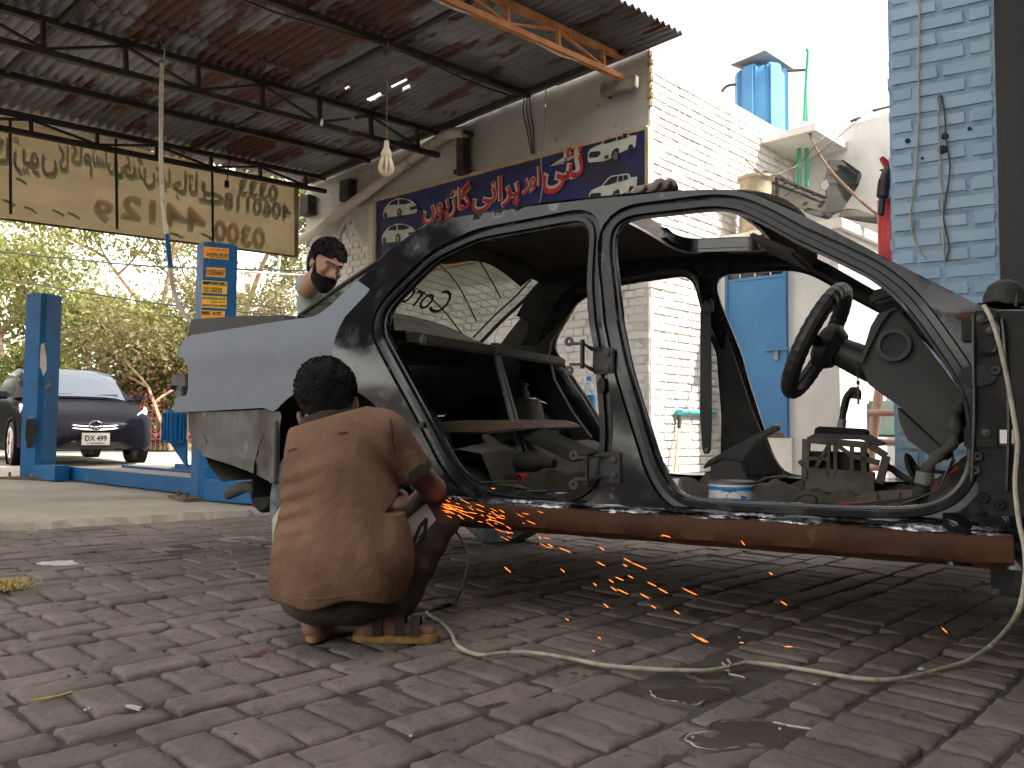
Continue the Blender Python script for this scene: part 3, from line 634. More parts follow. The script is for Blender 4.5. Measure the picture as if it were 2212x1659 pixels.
def offset(P, d):
    n = len(P); A = sum(P[i - 1].x * P[i].y - P[i].x * P[i - 1].y for i in range(n)); s = 1 if A > 0 else -1; out = []
    for i in range(n):
        t = (P[(i + 1) % n] - P[i - 1]); t = t.normalized() if t.length > 0 else t; out.append(P[i] + Vector((t.y, -t.x)) * d * s)
    return out
def region(outer, holes, step=.05):
    """triangulated 2D region with interior points"""
    V = []; E = []
    for L in [outer] + holes:
        b = len(V); V += [Vector(p) for p in L]; E += [(b + i, b + (i + 1) % len(L)) for i in range(len(L))]
    xs = [p.x for p in outer]; ys = [p.y for p in outer]; x = min(xs) + step / 2
    while x < max(xs):
        y = min(ys) + step / 2
        while y < max(ys):
            q = Vector((x, y))
            if inpoly(q, outer) and not any(inpoly(q, h) for h in holes) and min((q - v).length for v in V[:len(outer)]) > step * .3: V.append(q)
            y += step
        x += step
    r = geometry.delaunay_2d_cdt(V, E, [], 0, 1e-5); vs = r[0]; fs = []
    for f in r[2]:
        c = sum((vs[i] for i in f), Vector((0, 0))) / len(f)
        if inpoly(c, outer) and not any(inpoly(c, h) for h in holes): fs.append(tuple(f))
    return vs, fs
def both(name, mb, m, smooth=True, label2=None):
    """near side part and its mirrored twin on the far side"""
    a = mb.build(name, m, car, smooth); b = MB(); b.v = [(x, CW - y, z) for x, y, z in mb.v]; b.f = [f[::-1] for f in mb.f]; b.build(name, m, car, smooth); return a
rearAp = smoothpoly(resample([sp(*p) for p in ((1020, 523), (937, 563), (880, 618), (836, 664), (825, 690), (829, 722), (850, 762), (887, 830), (937, 923), (970, 988), (998, 1026), (1035, 1052), (1090, 1065), (1160, 1069), (1225, 1067), (1262, 1050), (1284, 1010), (1290, 936), (1284, 853), (1277, 760), (1267, 703), (1260, 620), (1263, 553), (1268, 500), (1258, 480), (1230, 483), (1120, 503), (1050, 515))], .022), 3)
frontAp = smoothpoly(resample([sp(*p) for p in ((1322, 540), (1324, 500), (1334, 480), (1360, 470), (1475, 457), (1541, 450), (1591, 457), (1641, 480), (1708, 518), (1788, 555), (1875, 598), (1930, 640), (1978, 698), (2042, 790), (2076, 846), (2087, 900), (2089, 960), (2086, 1018), (2062, 1062), (2015, 1086), (1960, 1096), (1808, 1093), (1608, 1084), (1500, 1078), (1462, 1065), (1440, 1035), (1424, 1003), (1387, 886), (1357, 786), (1337, 670))], .022), 3)
ARC = Vector((0, .38)); AR = .42
def arch(a0, a1, n, r=AR): return [ARC + Vector((math.cos(rad(a0 + (a1 - a0) * i / n)), math.sin(rad(a0 + (a1 - a0) * i / n)))) * r for i in range(n + 1)]
gb = [sp(*p) for p in ((774, 606), (801, 626), (776, 652), (745, 684), (730, 713), (723, 741), (714, 766), (722, 790), (742, 812))]     # primer / black boundary, going down
a_b = math.degrees(math.atan2(gb[-1].y - ARC.y, gb[-1].x - ARC.x))
gb[-1] = ARC + Vector((math.cos(rad(a_b)), math.sin(rad(a_b)))) * AR
qp = [sp(*p) for p in ((563, 881), (470, 886), (370, 891), (373, 857), (397, 855), (401, 846), (402, 786), (398, 774), (383, 771), (399, 731), (413, 724), (500, 710), (617, 692), (640, 689), (681, 683), (710, 663), (745, 630))]
a_l = 133
quarter = qp + gb + arch(a_b, a_l, 14)[1:]
quarter = resample(quarter, .03)
vs, fs = region(quarter, [], .05)
def crease(q):  # body-side crease: upper face leans in, lower face set back a little
    zc = .925 + (q[0]) * .02; d = zc - q[1]; return .012 * max(0, min(1, d / .02)) if d > 0 else 0
q_ = MB().add([s3(v, crease(v)) for v in vs], fs)
# flange returning inward round the outline
n = len(quarter); q_.add([s3(v, crease(v)) for v in quarter] + [s3(v, .03) for v in offset(quarter, -.012)], [(i, (i + 1) % n, (i + 1) % n + n, i + n) for i in range(n)])
both('rear_wing', q_, K['primer'])
# black side frame with two door apertures
roofline = [sp(*p) for p in ((840, 543), (880, 512), (905, 495), (940, 478), (1000, 467), (1150, 445), (1290, 429), (1430, 415), (1540, 409), (1600, 411), (1640, 421), (1700, 449), (1800, 498), (1950, 576), (2110, 657), (2150, 668), (2250, 668))]
blk = gb[:1] + roofline + [sp(*p) for p in ((2255, 900), (2250, 1145), (2180, 1140), (2100, 1128), (1975, 1121), (1700, 1113), (1475, 1106), (1300, 1098), (1150, 1091), (1000, 1086), (950, 1084))] + arch(2, a_b, 24)[:-1] + gb[::-1][:-1]
blk = resample(blk, .03)
H1 = offset(rearAp, .055); H2 = offset(frontAp, .055)
vs, fs = region(blk, [H1, H2], .05)
def dent(v): return .004 * math.sin(v[0] * 14 + v[1] * 9) * math.sin(v[1] * 17)
b_ = MB().add([s3(v, dent(v)) for v in vs], fs)
n = len(blk); b_.add([s3(v) for v in blk] + [s3(v, .035) for v in offset(blk, -.012)], [(i, (i + 1) % n, (i + 1) % n + n, i + n) for i in range(n)])
both('side_frame', b_, K['carblack'])
# stepped door-seal flanges: ridge profile swept round each aperture
prof = [(.055, 0), (.051, .013), (.033, .015), (.029, .003), (.012, .003), (.008, .020), (.001, .022), (0, .028), (0, .045), (.012, .050), (.02, .075), (.045, .10), (.07, .115)]
for Ap, nm in ((rearAp, 'rear_door_flange'), (frontAp, 'front_door_flange')):
    f_ = MB(); n = len(Ap); loops = []
    for o_, dy in prof:
        L = offset(Ap, o_); loops.append([s3(q, dy) for q in L])
    f_.add([p for L in loops for p in L], [(k * n + i, k * n + (i + 1) % n, (k + 1) * n + (i + 1) % n, (k + 1) * n + i) for k in range(len(loops) - 1) for i in range(n)])
    both(nm, f_, K['flange'])
# inner pressing of pillars and roof rail
inn = offset(blk, -.02); vs, fs = region(inn, [offset(rearAp, .06), offset(frontAp, .06)], .07)
both('inner_panel', MB().add([s3(v, .115) for v in vs], fs), K['carinner'])
# ---- roof with sunroof cut-out, headliner
gut = [q for q in roofline if sp(905, 495).x - .001 <= q.x <= sp(1605, 411).x]
def gz(s): 
    for i in range(len(gut) - 1):
        if gut[i].x <= s <= gut[i + 1].x: t = (s - gut[i].x) / (gut[i + 1].x - gut[i].x); return gut[i].y + (gut[i + 1].y - gut[i].y) * t
    return gut[0].y if s < gut[0].x else gut[-1].y
rs0, rs1 = gut[0].x, gut[-1].x
def sroof(px, py, z=1.44):
    p = onplane(px, py, (0, 0, z), Z) - CO; return p.dot(CF), p.dot(CL)
def roofpt(s, t, dn=0):
    z = gz(s); y0 = ylat(z) + .012; y = y0 + (CW - 2 * y0) * t; e = 1 - abs(2 * t - 1) ** 2.4; sag = .012 * math.sin(math.pi * min(1, max(0, (s - rs0) / (rs1 - rs0))))
    bow = .07 * (1 - (2 * t - 1) ** 2)     # headers bow fore and aft
    k = (s - (rs0 + rs1) / 2) / ((rs1 - rs0) / 2)
    return Vector((s + bow * k * abs(k), y, z + .055 * e + sag - dn))
NS, NT = 44, 36
def sheet(dn, hole): 
    m = MB(); m.grid([[roofpt(rs0 + (rs1 - rs0) * i / NS, j / NT, dn) for j in range(NT + 1)] for i in range(NS + 1)]); keep = []
    for k, f in enumerate(m.f):
        i, j = divmod(k, NT); s = rs0 + (rs1 - rs0) * (i + .5) / NS; t = (j + .5) / NT
        u = (s - (rs0 + rs1 * 0 + hole[0])) ; a = abs(s - hole[0]) / hole[2]; b = abs(t - .5) / hole[3]
        if a ** 5 + b ** 5 > 1: keep.append(f)
    m.f = keep; return m
hs_ = (rs0 + (rs1 - rs0) * .735, 0, .205, .34)
sheet(0, hs_).build('roof_panel', K['carblack'], car, True); sheet(.045, hs_).build('headliner', K['headliner'], car, True)
rim_ = MB(); ring = []
for k in range(48):
    a = 2 * math.pi * k / 48; c, s_ = math.cos(a), math.sin(a); ring.append((hs_[0] + hs_[2] * math.copysign(abs(c) ** .4, c), .5 + hs_[3] * math.copysign(abs(s_) ** .4, s_)))
rim_.add([roofpt(s, t, -.004) for s, t in ring] + [roofpt(s, t, .06) for s, t in ring] + [roofpt(hs_[0] + (s - hs_[0]) * 1.07, .5 + (t - .5) * 1.05, .062) for s, t in ring], [(k * 48 + i, k * 48 + (i + 1) % 48, (k + 1) * 48 + (i + 1) % 48, (k + 1) * 48 + i) for k in (0, 1) for i in range(48)])
rim_.build('sunroof_frame', K['carblack'], car, True)
MB().tube([roofpt(rs0 + .02, j / 20, .05) for j in range(21)], .035, 8).build('rear_header', K['headliner'], car, True)
MB().tube([roofpt(rs1 - .01, j / 20, .035) for j in range(21)], .04, 8).build('windscreen_header', K['headliner'], car, True)
# hanging edge of the loose headliner at the back
g = MB(); g.grid([[roofpt(rs0 + .12 - .02 * k, .12 + .76 * j / 24, .045) + Vector((-.03 * k, 0, -(.055 + .035 * math.sin(j * .26 + .5)) * (k / 4) ** 1.5)) for j in range(25)] for k in range(5)]).build('loose_headliner', K['headliner'], car, True)
# sun visors and mirror stub
for yy in (.42,):
    v0 = cp(1668, 545, yy); MB().box(v0 + Vector((.03, .02, 0)), (.16, .34, .018), Euler((0, rad(28), 0)).to_matrix()).build('sun_visor', K['headliner'], car, bevel=.006)
# ---- rear window: near edge follows the rear pillar, far edge is its mirror
ge = [sp(634, 683), sp(672, 656), sp(705, 632), sp(752, 600), sp(800, 569), sp(823, 553), sp(860, 525), sp(908, 494)]
gl = MB(); rows = []
for q in resample(ge, .05, False):
    a = s3(q, .022); b = Vector((a.x, CW - a.y, a.z)); rows.append([a.lerp(b, j / 12) + Vector((-.10, 0, .105)) * (1 - abs(2 * j / 12 - 1) ** 4) for j in range(13)])
rows_glass0 = list(rows[0]); glass = gl.grid(rows).build('rear_window', K['glass'], car, True)
def gpt(u, v, dn=-.004):  # u across (0 near..1 far), v up
    k = v * (len(rows) - 1); i = min(int(k), len(rows) - 2); f = k - i; j = u * 12; jj = min(int(j), 11); g_ = j - jj
    return (rows[i][jj].lerp(rows[i][jj + 1], g_)).lerp(rows[i + 1][jj].lerp(rows[i + 1][jj + 1], g_), f) + Vector((.6, 0, -.8)) * -dn
for k in range(11): MB().tube([gpt(u / 16, .1 + .07 * k) for u in range(1, 16)], .0011, 4).build('heater_wire', K['steel'], glass)
MB().tube([gpt(.955, .06 + .05 * k) for k in range(17)], .006, 4).build('heater_busbar', K['blackcable'], glass)
MB().tube([gpt(u / 20, .015) for u in range(21)], .012, 5).build('window_seal', K['rubber'], glass)
MB().tube([gpt(.01, k / 20) for k in range(21)], .011, 5).build('window_seal', K['rubber'], glass)
MB().tube([gpt(.99, k / 20) for k in range(21)], .011, 5).build('window_seal', K['rubber'], glass)
for k, (v0, v1) in enumerate(((.95, .55), (.72, .22), (.42, .02))):
    MB().tube([gpt(.02 + .9 * t, v0 + (v1 - v0) * t ** 2.6, -.006) for t in np.linspace(0, 1, 18)], .004, 5).build('glass_curve', K['blackcable'], glass)  # thick dark curved tubes over the glass
# lettering on the rear window, reads from outside
def textmesh(body, font_off=0, shear=0, spacing=1.0):
    c = bpy.data.curves.new('txt', 'FONT'); c.body = body; c.offset = font_off; c.shear = shear; c.space_character = spacing; c.resolution_u = 3
    o = bpy.data.objects.new('txt', c); COL.objects.link(o); dg = bpy.context.evaluated_depsgraph_get(); me = bpy.data.meshes.new_from_object(o.evaluated_get(dg)); bpy.data.objects.remove(o)
    n = len(me.vertices); co = np.zeros(n * 3); me.vertices.foreach_get('co', co); co = co.reshape(-1, 3); fs = [tuple(p.vertices) for p in me.polygons]; bpy.data.meshes.remove(me)
    mn, mx = co.min(0), co.max(0); co = (co - mn) / np.maximum(mx - mn, 1e-6); return co, fs
def textmap(name, body, fn, m, parent, **kw):
    co, fs = textmesh(body, **kw); return MB().add([fn(float(a), float(b)) for a, b, _ in co], fs).build(name, m, parent, fixn=False)
def glasstext(a, b): 
    u = .74 - .40 * a; v = .13 + .06 * a + .27 * b; return gpt(u, v, -.007)
textmap('lettering', 'Corolla', glasstext, K['ink'], glass, shear=.35)
# ---- boot: lid, deck, tail panel
deckz = sp(617, 692).y
la = [cp(*p, .09) for p in ((402, 728), (413, 690), (500, 688), (607, 687), (619, 691))]
lid = MB(); fr = []
for (s, z) in ((la[0].x - .005, la[0].z - .10), (la[0].x + .005, la[0].z), (la[1].x, la[1].z), (la[2].x, la[2].z + .01), (la[3].x, la[3].z + .012), (la[3].x + .05, la[3].z - .015)):
    fr.append([Vector((s - .06 * (1 - (2 * j / 12 - 1) ** 2) * (1 if s < -.5 else .4), .09 + (CW - .18) * j / 12, z + .012 * (1 - (2 * j / 12 - 1) ** 2))) for j in range(13)])
lid.grid(fr); e = [r[0] for r in fr]; lid.add(e + [p + Vector((0, .0, -.09 if i not in (0, 5) else -.02)) for i, p in enumerate(e)], [(i, i + 1, i + 7, i + 6) for i in range(5)])
e = [r[-1] for r in fr]; lid.add(e + [p + Vector((0, .0, -.12 if i not in (0, 5) else -.03)) for i, p in enumerate(e)], [(i, i + 1, i + 7, i + 6) for i in range(5)])
lid.build('boot_lid', K['blackpaint'], car, True)
MB().grid([[p + Vector((-.03, 0, -.012)) for p in fr[-1]], [p + Vector((.015, 0, -.012)) for p in rows_glass0]]).build('boot_scuttle', K['carinner'], car, True)
MB().grid([[Vector((s, y, z)) for y in np.linspace(.03, CW - .03, 6)] for s, z in ((sp(402, 786).x + .04, deckz - .12), (sp(402, 786).x + .05, .72), (sp(402, 786).x + .12, .55))]).build('tail_panel', K['carinner'], car)
for k, (a, b, c) in enumerate((((378, 822), (.1, .05, .06), 'valance'), ((385, 846), (.06, .1, .05), 'valance'), ((378, 838), (.03, .16, .02), 'steel'))):
    p = cp(*a, .10); MB().box(p + Vector((.02, .03, 0)), b).build('bumper_bracket', K[c], car, bevel=.004)
# ---- rear underside: valance pressing below the primer panel
vo = resample([sp(*p) for p in ((396, 888), (398, 930), (404, 958), (428, 984), (470, 1000), (520, 1018), (556, 1036), (582, 1050), (592, 1040), (588, 960), (600, 890), (563, 884), (470, 889))], .03)
vs, fs = region(vo, [], .03)
def press(v):
    x, z = v; d = 0
    for cx, cz, w, h in ((sp(470, 935).x, sp(470, 935).y, .05, .055), (sp(512, 930).x, sp(512, 930).y, .012, .06), (sp(540, 930).x, sp(540, 930).y, .012, .06), (sp(526, 932).x, sp(526, 932).y, .05, .01), (sp(480, 990).x, sp(480, 990).y, .22, .012)):
        k = max(abs(x - cx) / w, abs(z - cz) / h); d -= .010 * max(0, min(1, (1.35 - k) / .35))
    return d + .10 * max(0, (.62 - z)) ** 1.2
both('rear_valance', MB().add([s3(v, .025 + press(v)) for v in vs], fs), K['valance'])
MB().grid([[Vector((sp(410, 960).x + .02 + .12 * t * t, y, .50 - .12 * t)) for y in np.linspace(.08, CW - .08, 8)] for t in np.linspace(0, 1, 5)]).build('rear_skirt', K['valance'], car, True)
vb2 = sp(585, 930); MB().box(Vector((vb2.x, .03, vb2.y - .09)), (.035, .03, .26)).build('wing_stay', K['valance'], car, bevel=.004)
MB().grid([[Vector((s, y, z)) for y in np.linspace(.12, CW - .12, 6)] for s, z in ((-.84, .52), (-.5, .42), (-.15, .42), (.3, .40), (.42, .46))]).build('boot_floor', K['carinner'], car, True)
# wheel houses: half drums over the rear wheels
wh = MB(); rows = []
for a in np.linspace(-8, 188, 20): rows.append([Vector((ARC.x + (AR + .005) * math.cos(rad(a)), y, ARC.y + (AR + .0) * math.sin(rad(a)))) for y in (.03, .12, .25, .36)])
wh.grid(rows); c = len(wh.v); wh.v.append((ARC.x, .36, ARC.y)); wh.f += [(c, i * 4 + 3, i * 4 + 7) for i in range(19)]
both('wheel_house', wh, K['carinner'])
sto = cp(1125, 866, CW - .33); tw = MB().lathe([(.10, 0), (.10, .008), (.045, .012), (.045, .05), (.034, .055), (.034, .075), (.042, .08), (.036, .092), (.012, .095), (.008, .115)], 16, Matrix.Translation(sto))
tw.build('shock_absorber_top', K['dust'], car, True)
MB().lathe([(.16, -.32), (.13, -.1), (.11, -.002), (0.001, .0)], 20, Matrix.Translation(sto)).build('shock_tower', K['dust'], car, True)
# parcel shelf, cross bars, brace
shz = sp(845, 735)
sh0 = cp(838, 722, .2); 
MB().grid([[Vector((s, y, z)) for y in np.linspace(.12, CW - .12, 13)] for s, z in ((sh0.x + .16, sh0.z - .045), (sh0.x + .15, sh0.z), (sh0.x - .1, sh0.z + .015))] + [[p + Vector((.02, 0, .004)) for p in rows_glass0]]).build('parcel_shelf', K['dust'], car, True)
MB().beam(Vector((sh0.x + .20, .16, sh0.z - .035)), Vector((sh0.x + .20, CW - .2, sh0.z - .035)), .035, .04).build('seat_back_bar', K['dust'], car, bevel=.008)
bt = Vector((sh0.x + .215, .72, sh0.z - .06)); bb = Vector((sh0.x + .42, .60, .52))
for d in (-.018, .018): MB().beam(bt + Vector((0, d * .6, 0)), bb + Vector((0, d * 1.3, 0)), .012, .02).build('seat_back_brace', K['tin'], car)
MB().box(bt + Vector((0, 0, .035)), (.03, .09, .05)).build('brace_bracket', K['dust'], car, bevel=.006)
for yy in (.55, .9): MB().lathe([(.06, 0), (.065, .01), (.02, .015), (.001, .016)], 14, Matrix.Translation((sh0.x - .1, yy, sh0.z + .025))).build('shelf_speaker', K['plastic'], car)
# ---- floor, tunnel, rear seat pan
fl = MB(); rows = []
for s in np.linspace(.42, 2.35, 60):
    row_ = []
    for y in np.linspace(.10, CW - .10, 40):
        tun = math.exp(-((y - .81) / .15) ** 4); hump = .06 if s > .8 else .08
        z = .355 + hump * tun * (1 - .25 * max(0, (s - 1.9))) + (.13 * max(0, min(1, (.62 - s) / .12))) + random.gauss(0, .004) * (1 + 2 * tun) + .008 * math.sin(s * 22) * (1 - tun) + (.0 if s < 2.1 else (s - 2.1) * .9)
        if tun > .25 and s > 1.1: z += .012 * abs(math.sin(s * 47 + y * 31) * math.sin(y * 53 + s * 13))
        row_.append(Vector((s, y, z)))
    rows.append(row_)
fl.grid(rows).build('floor_pan', K['dust'], car, True)
seat = MB(); rows = []
for s, z in ((.30, .50), (.34, .54), (.5, .55), (.6, .52), (.64, .44), (.66, .38)): rows.append([Vector((s + .02 * math.sin(y * 5), y, z + .02 * math.sin(y * 7 + s * 9))) for y in np.linspace(.2, CW - .15, 16)])
seat.grid(rows).build('rear_seat_pan', K['dust'], car, True)
# trimmed boards and strip lying on the rear floor (loose scrap)
def loose(name, mb, m, label, cat, smooth=False, bevel=0):
    o = mb.build(name, m, None, smooth, bevel); o.matrix_world = Matrix.Translation(CO) @ Matrix.Rotation(-(math.pi / 2 - TH), 4, 'Z'); return tag(o, label, cat)
# ---- sill and rocker
s_a, s_b = sp(950, 1100).x, sp(2190, 1200).x
zs0 = sp(1424, 1080).y
def strip(pr, m, name, n=160, noise=0, s0=None, s1=None, fn=None):
    rows = []
    for i in range(n + 1):
        s = (s0 if s0 is not None else s_a) + ((s1 if s1 is not None else s_b) - (s0 if s0 is not None else s_a)) * i / n
        rows.append([Vector((s, y + random.gauss(0, noise), z + random.gauss(0, noise))) + (fn(s, k) if fn else Vector()) for k, (y, z) in enumerate(pr)])
    mb = MB(); mb.v = []; mb.grid(rows); return both(name, mb, m)
ZS = sp(1500, 1100).y
def wav(s, k): return Vector((0, .005 * math.sin(s * 31 + k) * math.sin(s * 11), .004 * math.sin(s * 23 + k * 2)))
strip([(.13, ZS + .022), (.10, ZS + .03), (.07, ZS + .026), (.045, ZS + .016), (.024, ZS + .006), (.010, ZS - .002), (.006, ZS - .005)], K['sillblack'], 'sill_top', fn=lambda s, k: wav(s, k) * .4)
strip([(.006, ZS - .004), (-.004, ZS - .008), (.003, ZS - .013), (-.006, ZS - .018), (-.005, ZS - .024)], K['bare'], 'welded_seam', 260, .0012, fn=lambda s, k: wav(s, k) * .6)
strip([(.0, ZS - .020), (-.013, ZS - .026), (-.017, ZS - .034), (-.0175, ZS - .06), (-.016, ZS - .088), (-.009, ZS - .096), (.004, ZS - .099), (.012, ZS - .110), (.09, ZS - .112), (.12, ZS - .09)], K['rustpanel'], 'rocker_panel', fn=lambda s, k: wav(s, k) * .25)
MB().grid([[Vector((s, y, ZS - .075)) for y in np.linspace(.06, CW - .06, 6)] for s in np.linspace(.30, 3.6, 6)]).build('underfloor', K['carinner'], car)  # run forward past the bulkhead to keep the ground below dark
MB().box((2.95, CW / 2, ZS - .14), (1.3, 1.15, .16)).build('front_subframe', K['blackpaint'], car, bevel=.02)  # this, exhaust and tank added to block light under the shell
MB().tube([(-.5, .9, ZS - .07), (.2, .85, ZS - .07), (.6, .82, ZS - .07), (2.4, .8, ZS - .07)], .03, 8).build('exhaust_pipe', K['blackpaint'], car, True)
MB().box((.55, CW / 2, ZS - .07), (.5, 1.1, .08)).build('fuel_tank', K['blackpaint'], car, bevel=.03)
# welded end of the sill under the hinge pillar
hp_ = resample([sp(*p) for p in ((2100, 700), (2140, 672), (2248, 672), (2252, 900), (2248, 1130), (2130, 1118), (2112, 1060), (2110, 950), (2108, 870))], .04); vs, fs = region(hp_, [], .035)
MB().add([s3(v, -.004 - .006 * abs(math.sin(v[0] * 19 + v[1] * 13) * math.sin(v[1] * 23))) for v in vs], fs).build('pillar_matte_cover', K['carinner'], car, True)  # dark matte sheet added over the glossy frame to kill reflections
for pts in (((2104, 680), (2104, 780), (2106, 870), (2104, 960), (2100, 1040)), ((2166, 690), (2172, 760), (2180, 900), (2176, 1060)), ((2120, 700), (2150, 690), (2160, 720), (2150, 760), (2118, 762))): MB().tube(spline([s3(sp(*p), -.012) for p in pts], 5), .006, 6).build('pressed_rib', K['flange'], car, True)
for px, py in ((2112, 985), (2106, 1015), (2125, 1075), (2160, 1090), (2150, 800)): MB().lathe([(.004, .004), (.012, .004), (.014, 0)], 12, Matrix.Translation(s3(sp(px, py), -.012)) @ Matrix.Rotation(rad(90), 4, 'X')).build('drain_hole_rim', K['flange'], car, True)
cu = sp(2112, 812); MB().add([s3(Vector((cu.x + .045 * math.cos(a), cu.y + .028 * math.sin(a))), -.013) for a in np.linspace(0, 6.283, 22)[:-1]], [tuple(range(21))]).build('loom_hole', K['ink'], car)
e_ = sp(2120, 1160); MB().grid([[Vector((s, .0 + .012 * math.sin(s * 40 + z * 60) + random.gauss(0, .003), z)) for z in np.linspace(ZS - .105, ZS + .03, 10)] for s in np.linspace(s_b - .16, s_b + .05, 16)]).build('patched_sill_end', K['carblack'], car, True)
MB().box((s_b + .2, .12, ZS - .03), (.4, .16, .26)).build('front_rail', K['blackpaint'], car); MB().box((s_b + .2, CW - .12, ZS - .03), (.4, .16, .26)).build('front_rail', K['blackpaint'], car)
# ---- front end beyond the hinge pillars (mostly outside the picture)
x0 = sp(2180, 700).x
for yy in (.05, CW - .05):
    MB().grid([[Vector((s, yy + (.10 if s > x0 + .15 else 0) * (1 if yy < 1 else -1), z)) for z in (.3, .5, .7, .86, .93)] for s in (x0 - .02, x0 + .15, x0 + .4, x0 + .7, x0 + .95)]).build('front_inner_wing', K['carinner'], car, True)
MB().grid([[Vector((x0 + .02, y, z)) for y in np.linspace(.06, CW - .06, 5)] for z in (.4, .6, .8, 1.0)]).build('bulkhead', K['blackpaint'], car)
MB().box((x0 + .95, CW / 2, .6), (.05, CW - .2, .5)).build('radiator_panel', K['blackpaint'], car)
cw_ = sp(2110, 660); MB().grid([[Vector((s, y, z + .03 * (1 - (2 * y / CW - 1) ** 2))) for y in np.linspace(.06, CW - .06, 9)] for s, z in ((cw_.x - .10, cw_.y + .0), (cw_.x + .05, cw_.y + .012), (x0 + .05, cw_.y - .02))]).build('cowl', K['carinner'], car, True)
p = cp(2170, 640, .5); MB().lathe([(.06, -.03), (.06, 0), (.045, .035), (.02, .05), (.001, .052)], 16, Matrix.Translation(p)).build('strut_cap', K['rubber'], car, True)
# ---- door hinges on the near centre pillar
for (px, py), (ppx, ppy), up in (((1305, 780), (1258, 770), 1), ((1320, 1010), (1268, 1012), 0)):
    q = sp(px, py); P = s3(q, -.004); h = MB().box(P, (.075, .012, .085 if up else .10)).build('door_hinge', K['blackpaint'], car, bevel=.004)
    q2 = sp(ppx, ppy); P2 = s3(q2, -.045)
    for dz in (-.034, .034): MB().prism([P + Vector((.0, -.006, dz)), P + Vector((-.04, -.01, dz)), P2 + Vector((.03, .0, dz)), P2 + Vector((-.012, 0, dz)), P2 + Vector((-.012, -.03, dz)), P2 + Vector((.03, -.02, dz)), P + Vector((-.02, -.02, dz))], (0, 0, .007)).build('hinge_leaf', K['steel'], h)
    MB().tube([P2 + Vector((.025, -.008, -.045)), P2 + Vector((.025, -.008, .05))], .0075, 10).build('hinge_pin', K['blackpaint'], h, True)
    for dz in (-.05, .045): MB().lathe([(.006, 0), (.016, 0), (.016, .006), (.006, .006), (.006, 0)], 14, Matrix.Translation(P2 + Vector((-.02, -.012, dz))) @ Matrix.Rotation(rad(90), 4, 'X')).build('hinge_eye', K['steel'], h)
    for dx, dz in ((.015, .025), (.015, -.025)): MB().lathe([(.011, 0), (.011, .006), (.001, .008)], 6, Matrix.Translation(P + Vector((dx, -.006, dz))) @ Matrix.Rotation(rad(90), 4, 'X')).build('bolt', K['steel'], h)
# hinge pillar brackets, reflector, rust patch
for px, py, w, h_ in ((2100, 715, .05, .06), (2130, 700, .06, .07), (2120, 945, .08, .06)):
    MB().box(s3(sp(px, py), -.006), (w, .014, h_)).build('hinge_pad', K['carinner'], car, bevel=.005)
for px, py in ((2118, 690), (2140, 715), (2130, 935)): MB().lathe([(.011, 0), (.011, .007), (.001, .009)], 8, Matrix.Translation(s3(sp(px, py), -.012)) @ Matrix.Rotation(rad(90), 4, 'X')).build('bolt', K['steel'], car)
MB().grid([[s3(Vector((a.x + .035 * math.cos(t) * r, a.y + .013 * math.sin(t) * r)), -.003 - .004 * (1 - r)) for t in np.linspace(0, 6.283, 17)] for a in (sp(2098, 684),) for r in (.05, .6, 1)]).build('rust_patch', K['rustpanel'], car, True)
rf = s3(sp(2175, 946), -.006); MB().box(rf, (.032, .012, .042)).build('side_reflector', K['white'], car, bevel=.002); MB().box(rf + Vector((0, -.004, -.018)), (.034, .008, .008)).build('reflector_rust', K['rustpanel'], car)
# latch striker and marks on the rear aperture
lk = s3(sp(842, 800), .035); MB().tube(spline([lk + Vector((-.02, 0, .012)), lk + Vector((-.01, -.02, .02)), lk + Vector((.02, -.022, .015)), lk + Vector((.025, 0, 0))], 4), .004, 6).build('lock_striker', K['silver'], car, True)
MB().lathe([(.012, 0), (.012, .006), (.001, .008)], 12, Matrix.Translation(s3(sp(912, 918), .0)) @ Matrix.Rotation(rad(90), 4, 'X')).build('rubber_plug', K['rubber'], car)
op = sp(1299, 833); MB().add([s3(Vector((op.x + .014 * math.cos(a), op.y + .027 * math.sin(a))), -.003) for a in np.linspace(0, 6.283, 20)[:-1]], [tuple(range(19))]).build('pillar_slot', K['ink'], car)
hd = cp(1345, 855, .08); MB().tube([hd, hd + Vector((.03, 0, -.005)), hd + Vector((.055, 0, .002))], [.006, .009, .004], 8).build('door_switch', K['silver'], car, True)
# ---- wheels (rear pair; the front ones are off)
def wheel(parent, y, face):
    Mx = Matrix.Translation((-.04, y, .302)) @ Matrix.Scale(1.025, 4) @ Matrix.Rotation(rad(90) * face, 4, 'X')
    w = MB().lathe([(.19, -.085), (.22, -.095), (.262, -.098), (.287, -.088), (.295, -.07), (.297, -.03), (.297, .03), (.295, .07), (.287, .088), (.262, .098), (.22, .095), (.19, .085)], 48, Mx).build('wheel', K['tyredust'], parent, True)
    MB().lathe([(.19, -.085), (.185, -.06), (.17, 0), (.185, .06), (.195, .085), (.183, .088), (.165, .05), (.12, .035), (.07, .05), (.05, .06), (.001, .06)], 32, Mx).build('rim', K['silver'], w, True)
    tr = MB()
    for k in range(60):
        a = 2 * math.pi * k / 60
        for yy in (-.05, 0, .05): tr.box(Mx @ Vector((.297 * math.cos(a + yy), .297 * math.sin(a + yy), yy)), (.02, .036, .007), (Mx.to_3x3() @ Matrix.Rotation(a + yy, 3, 'Z') @ Matrix(((0, 0, 1), (1, 0, 0), (0, 1, 0)))))
    tag(tr.build('tread_blocks', K['rubber'], w), kind='stuff')
wheel(car, .135, 1); wheel(car, CW - .135, -1)
MB().tube([(0, .2, .3), (.0, CW - .2, .3)], .035, 10).build('rear_axle', K['rustbrown'], car)
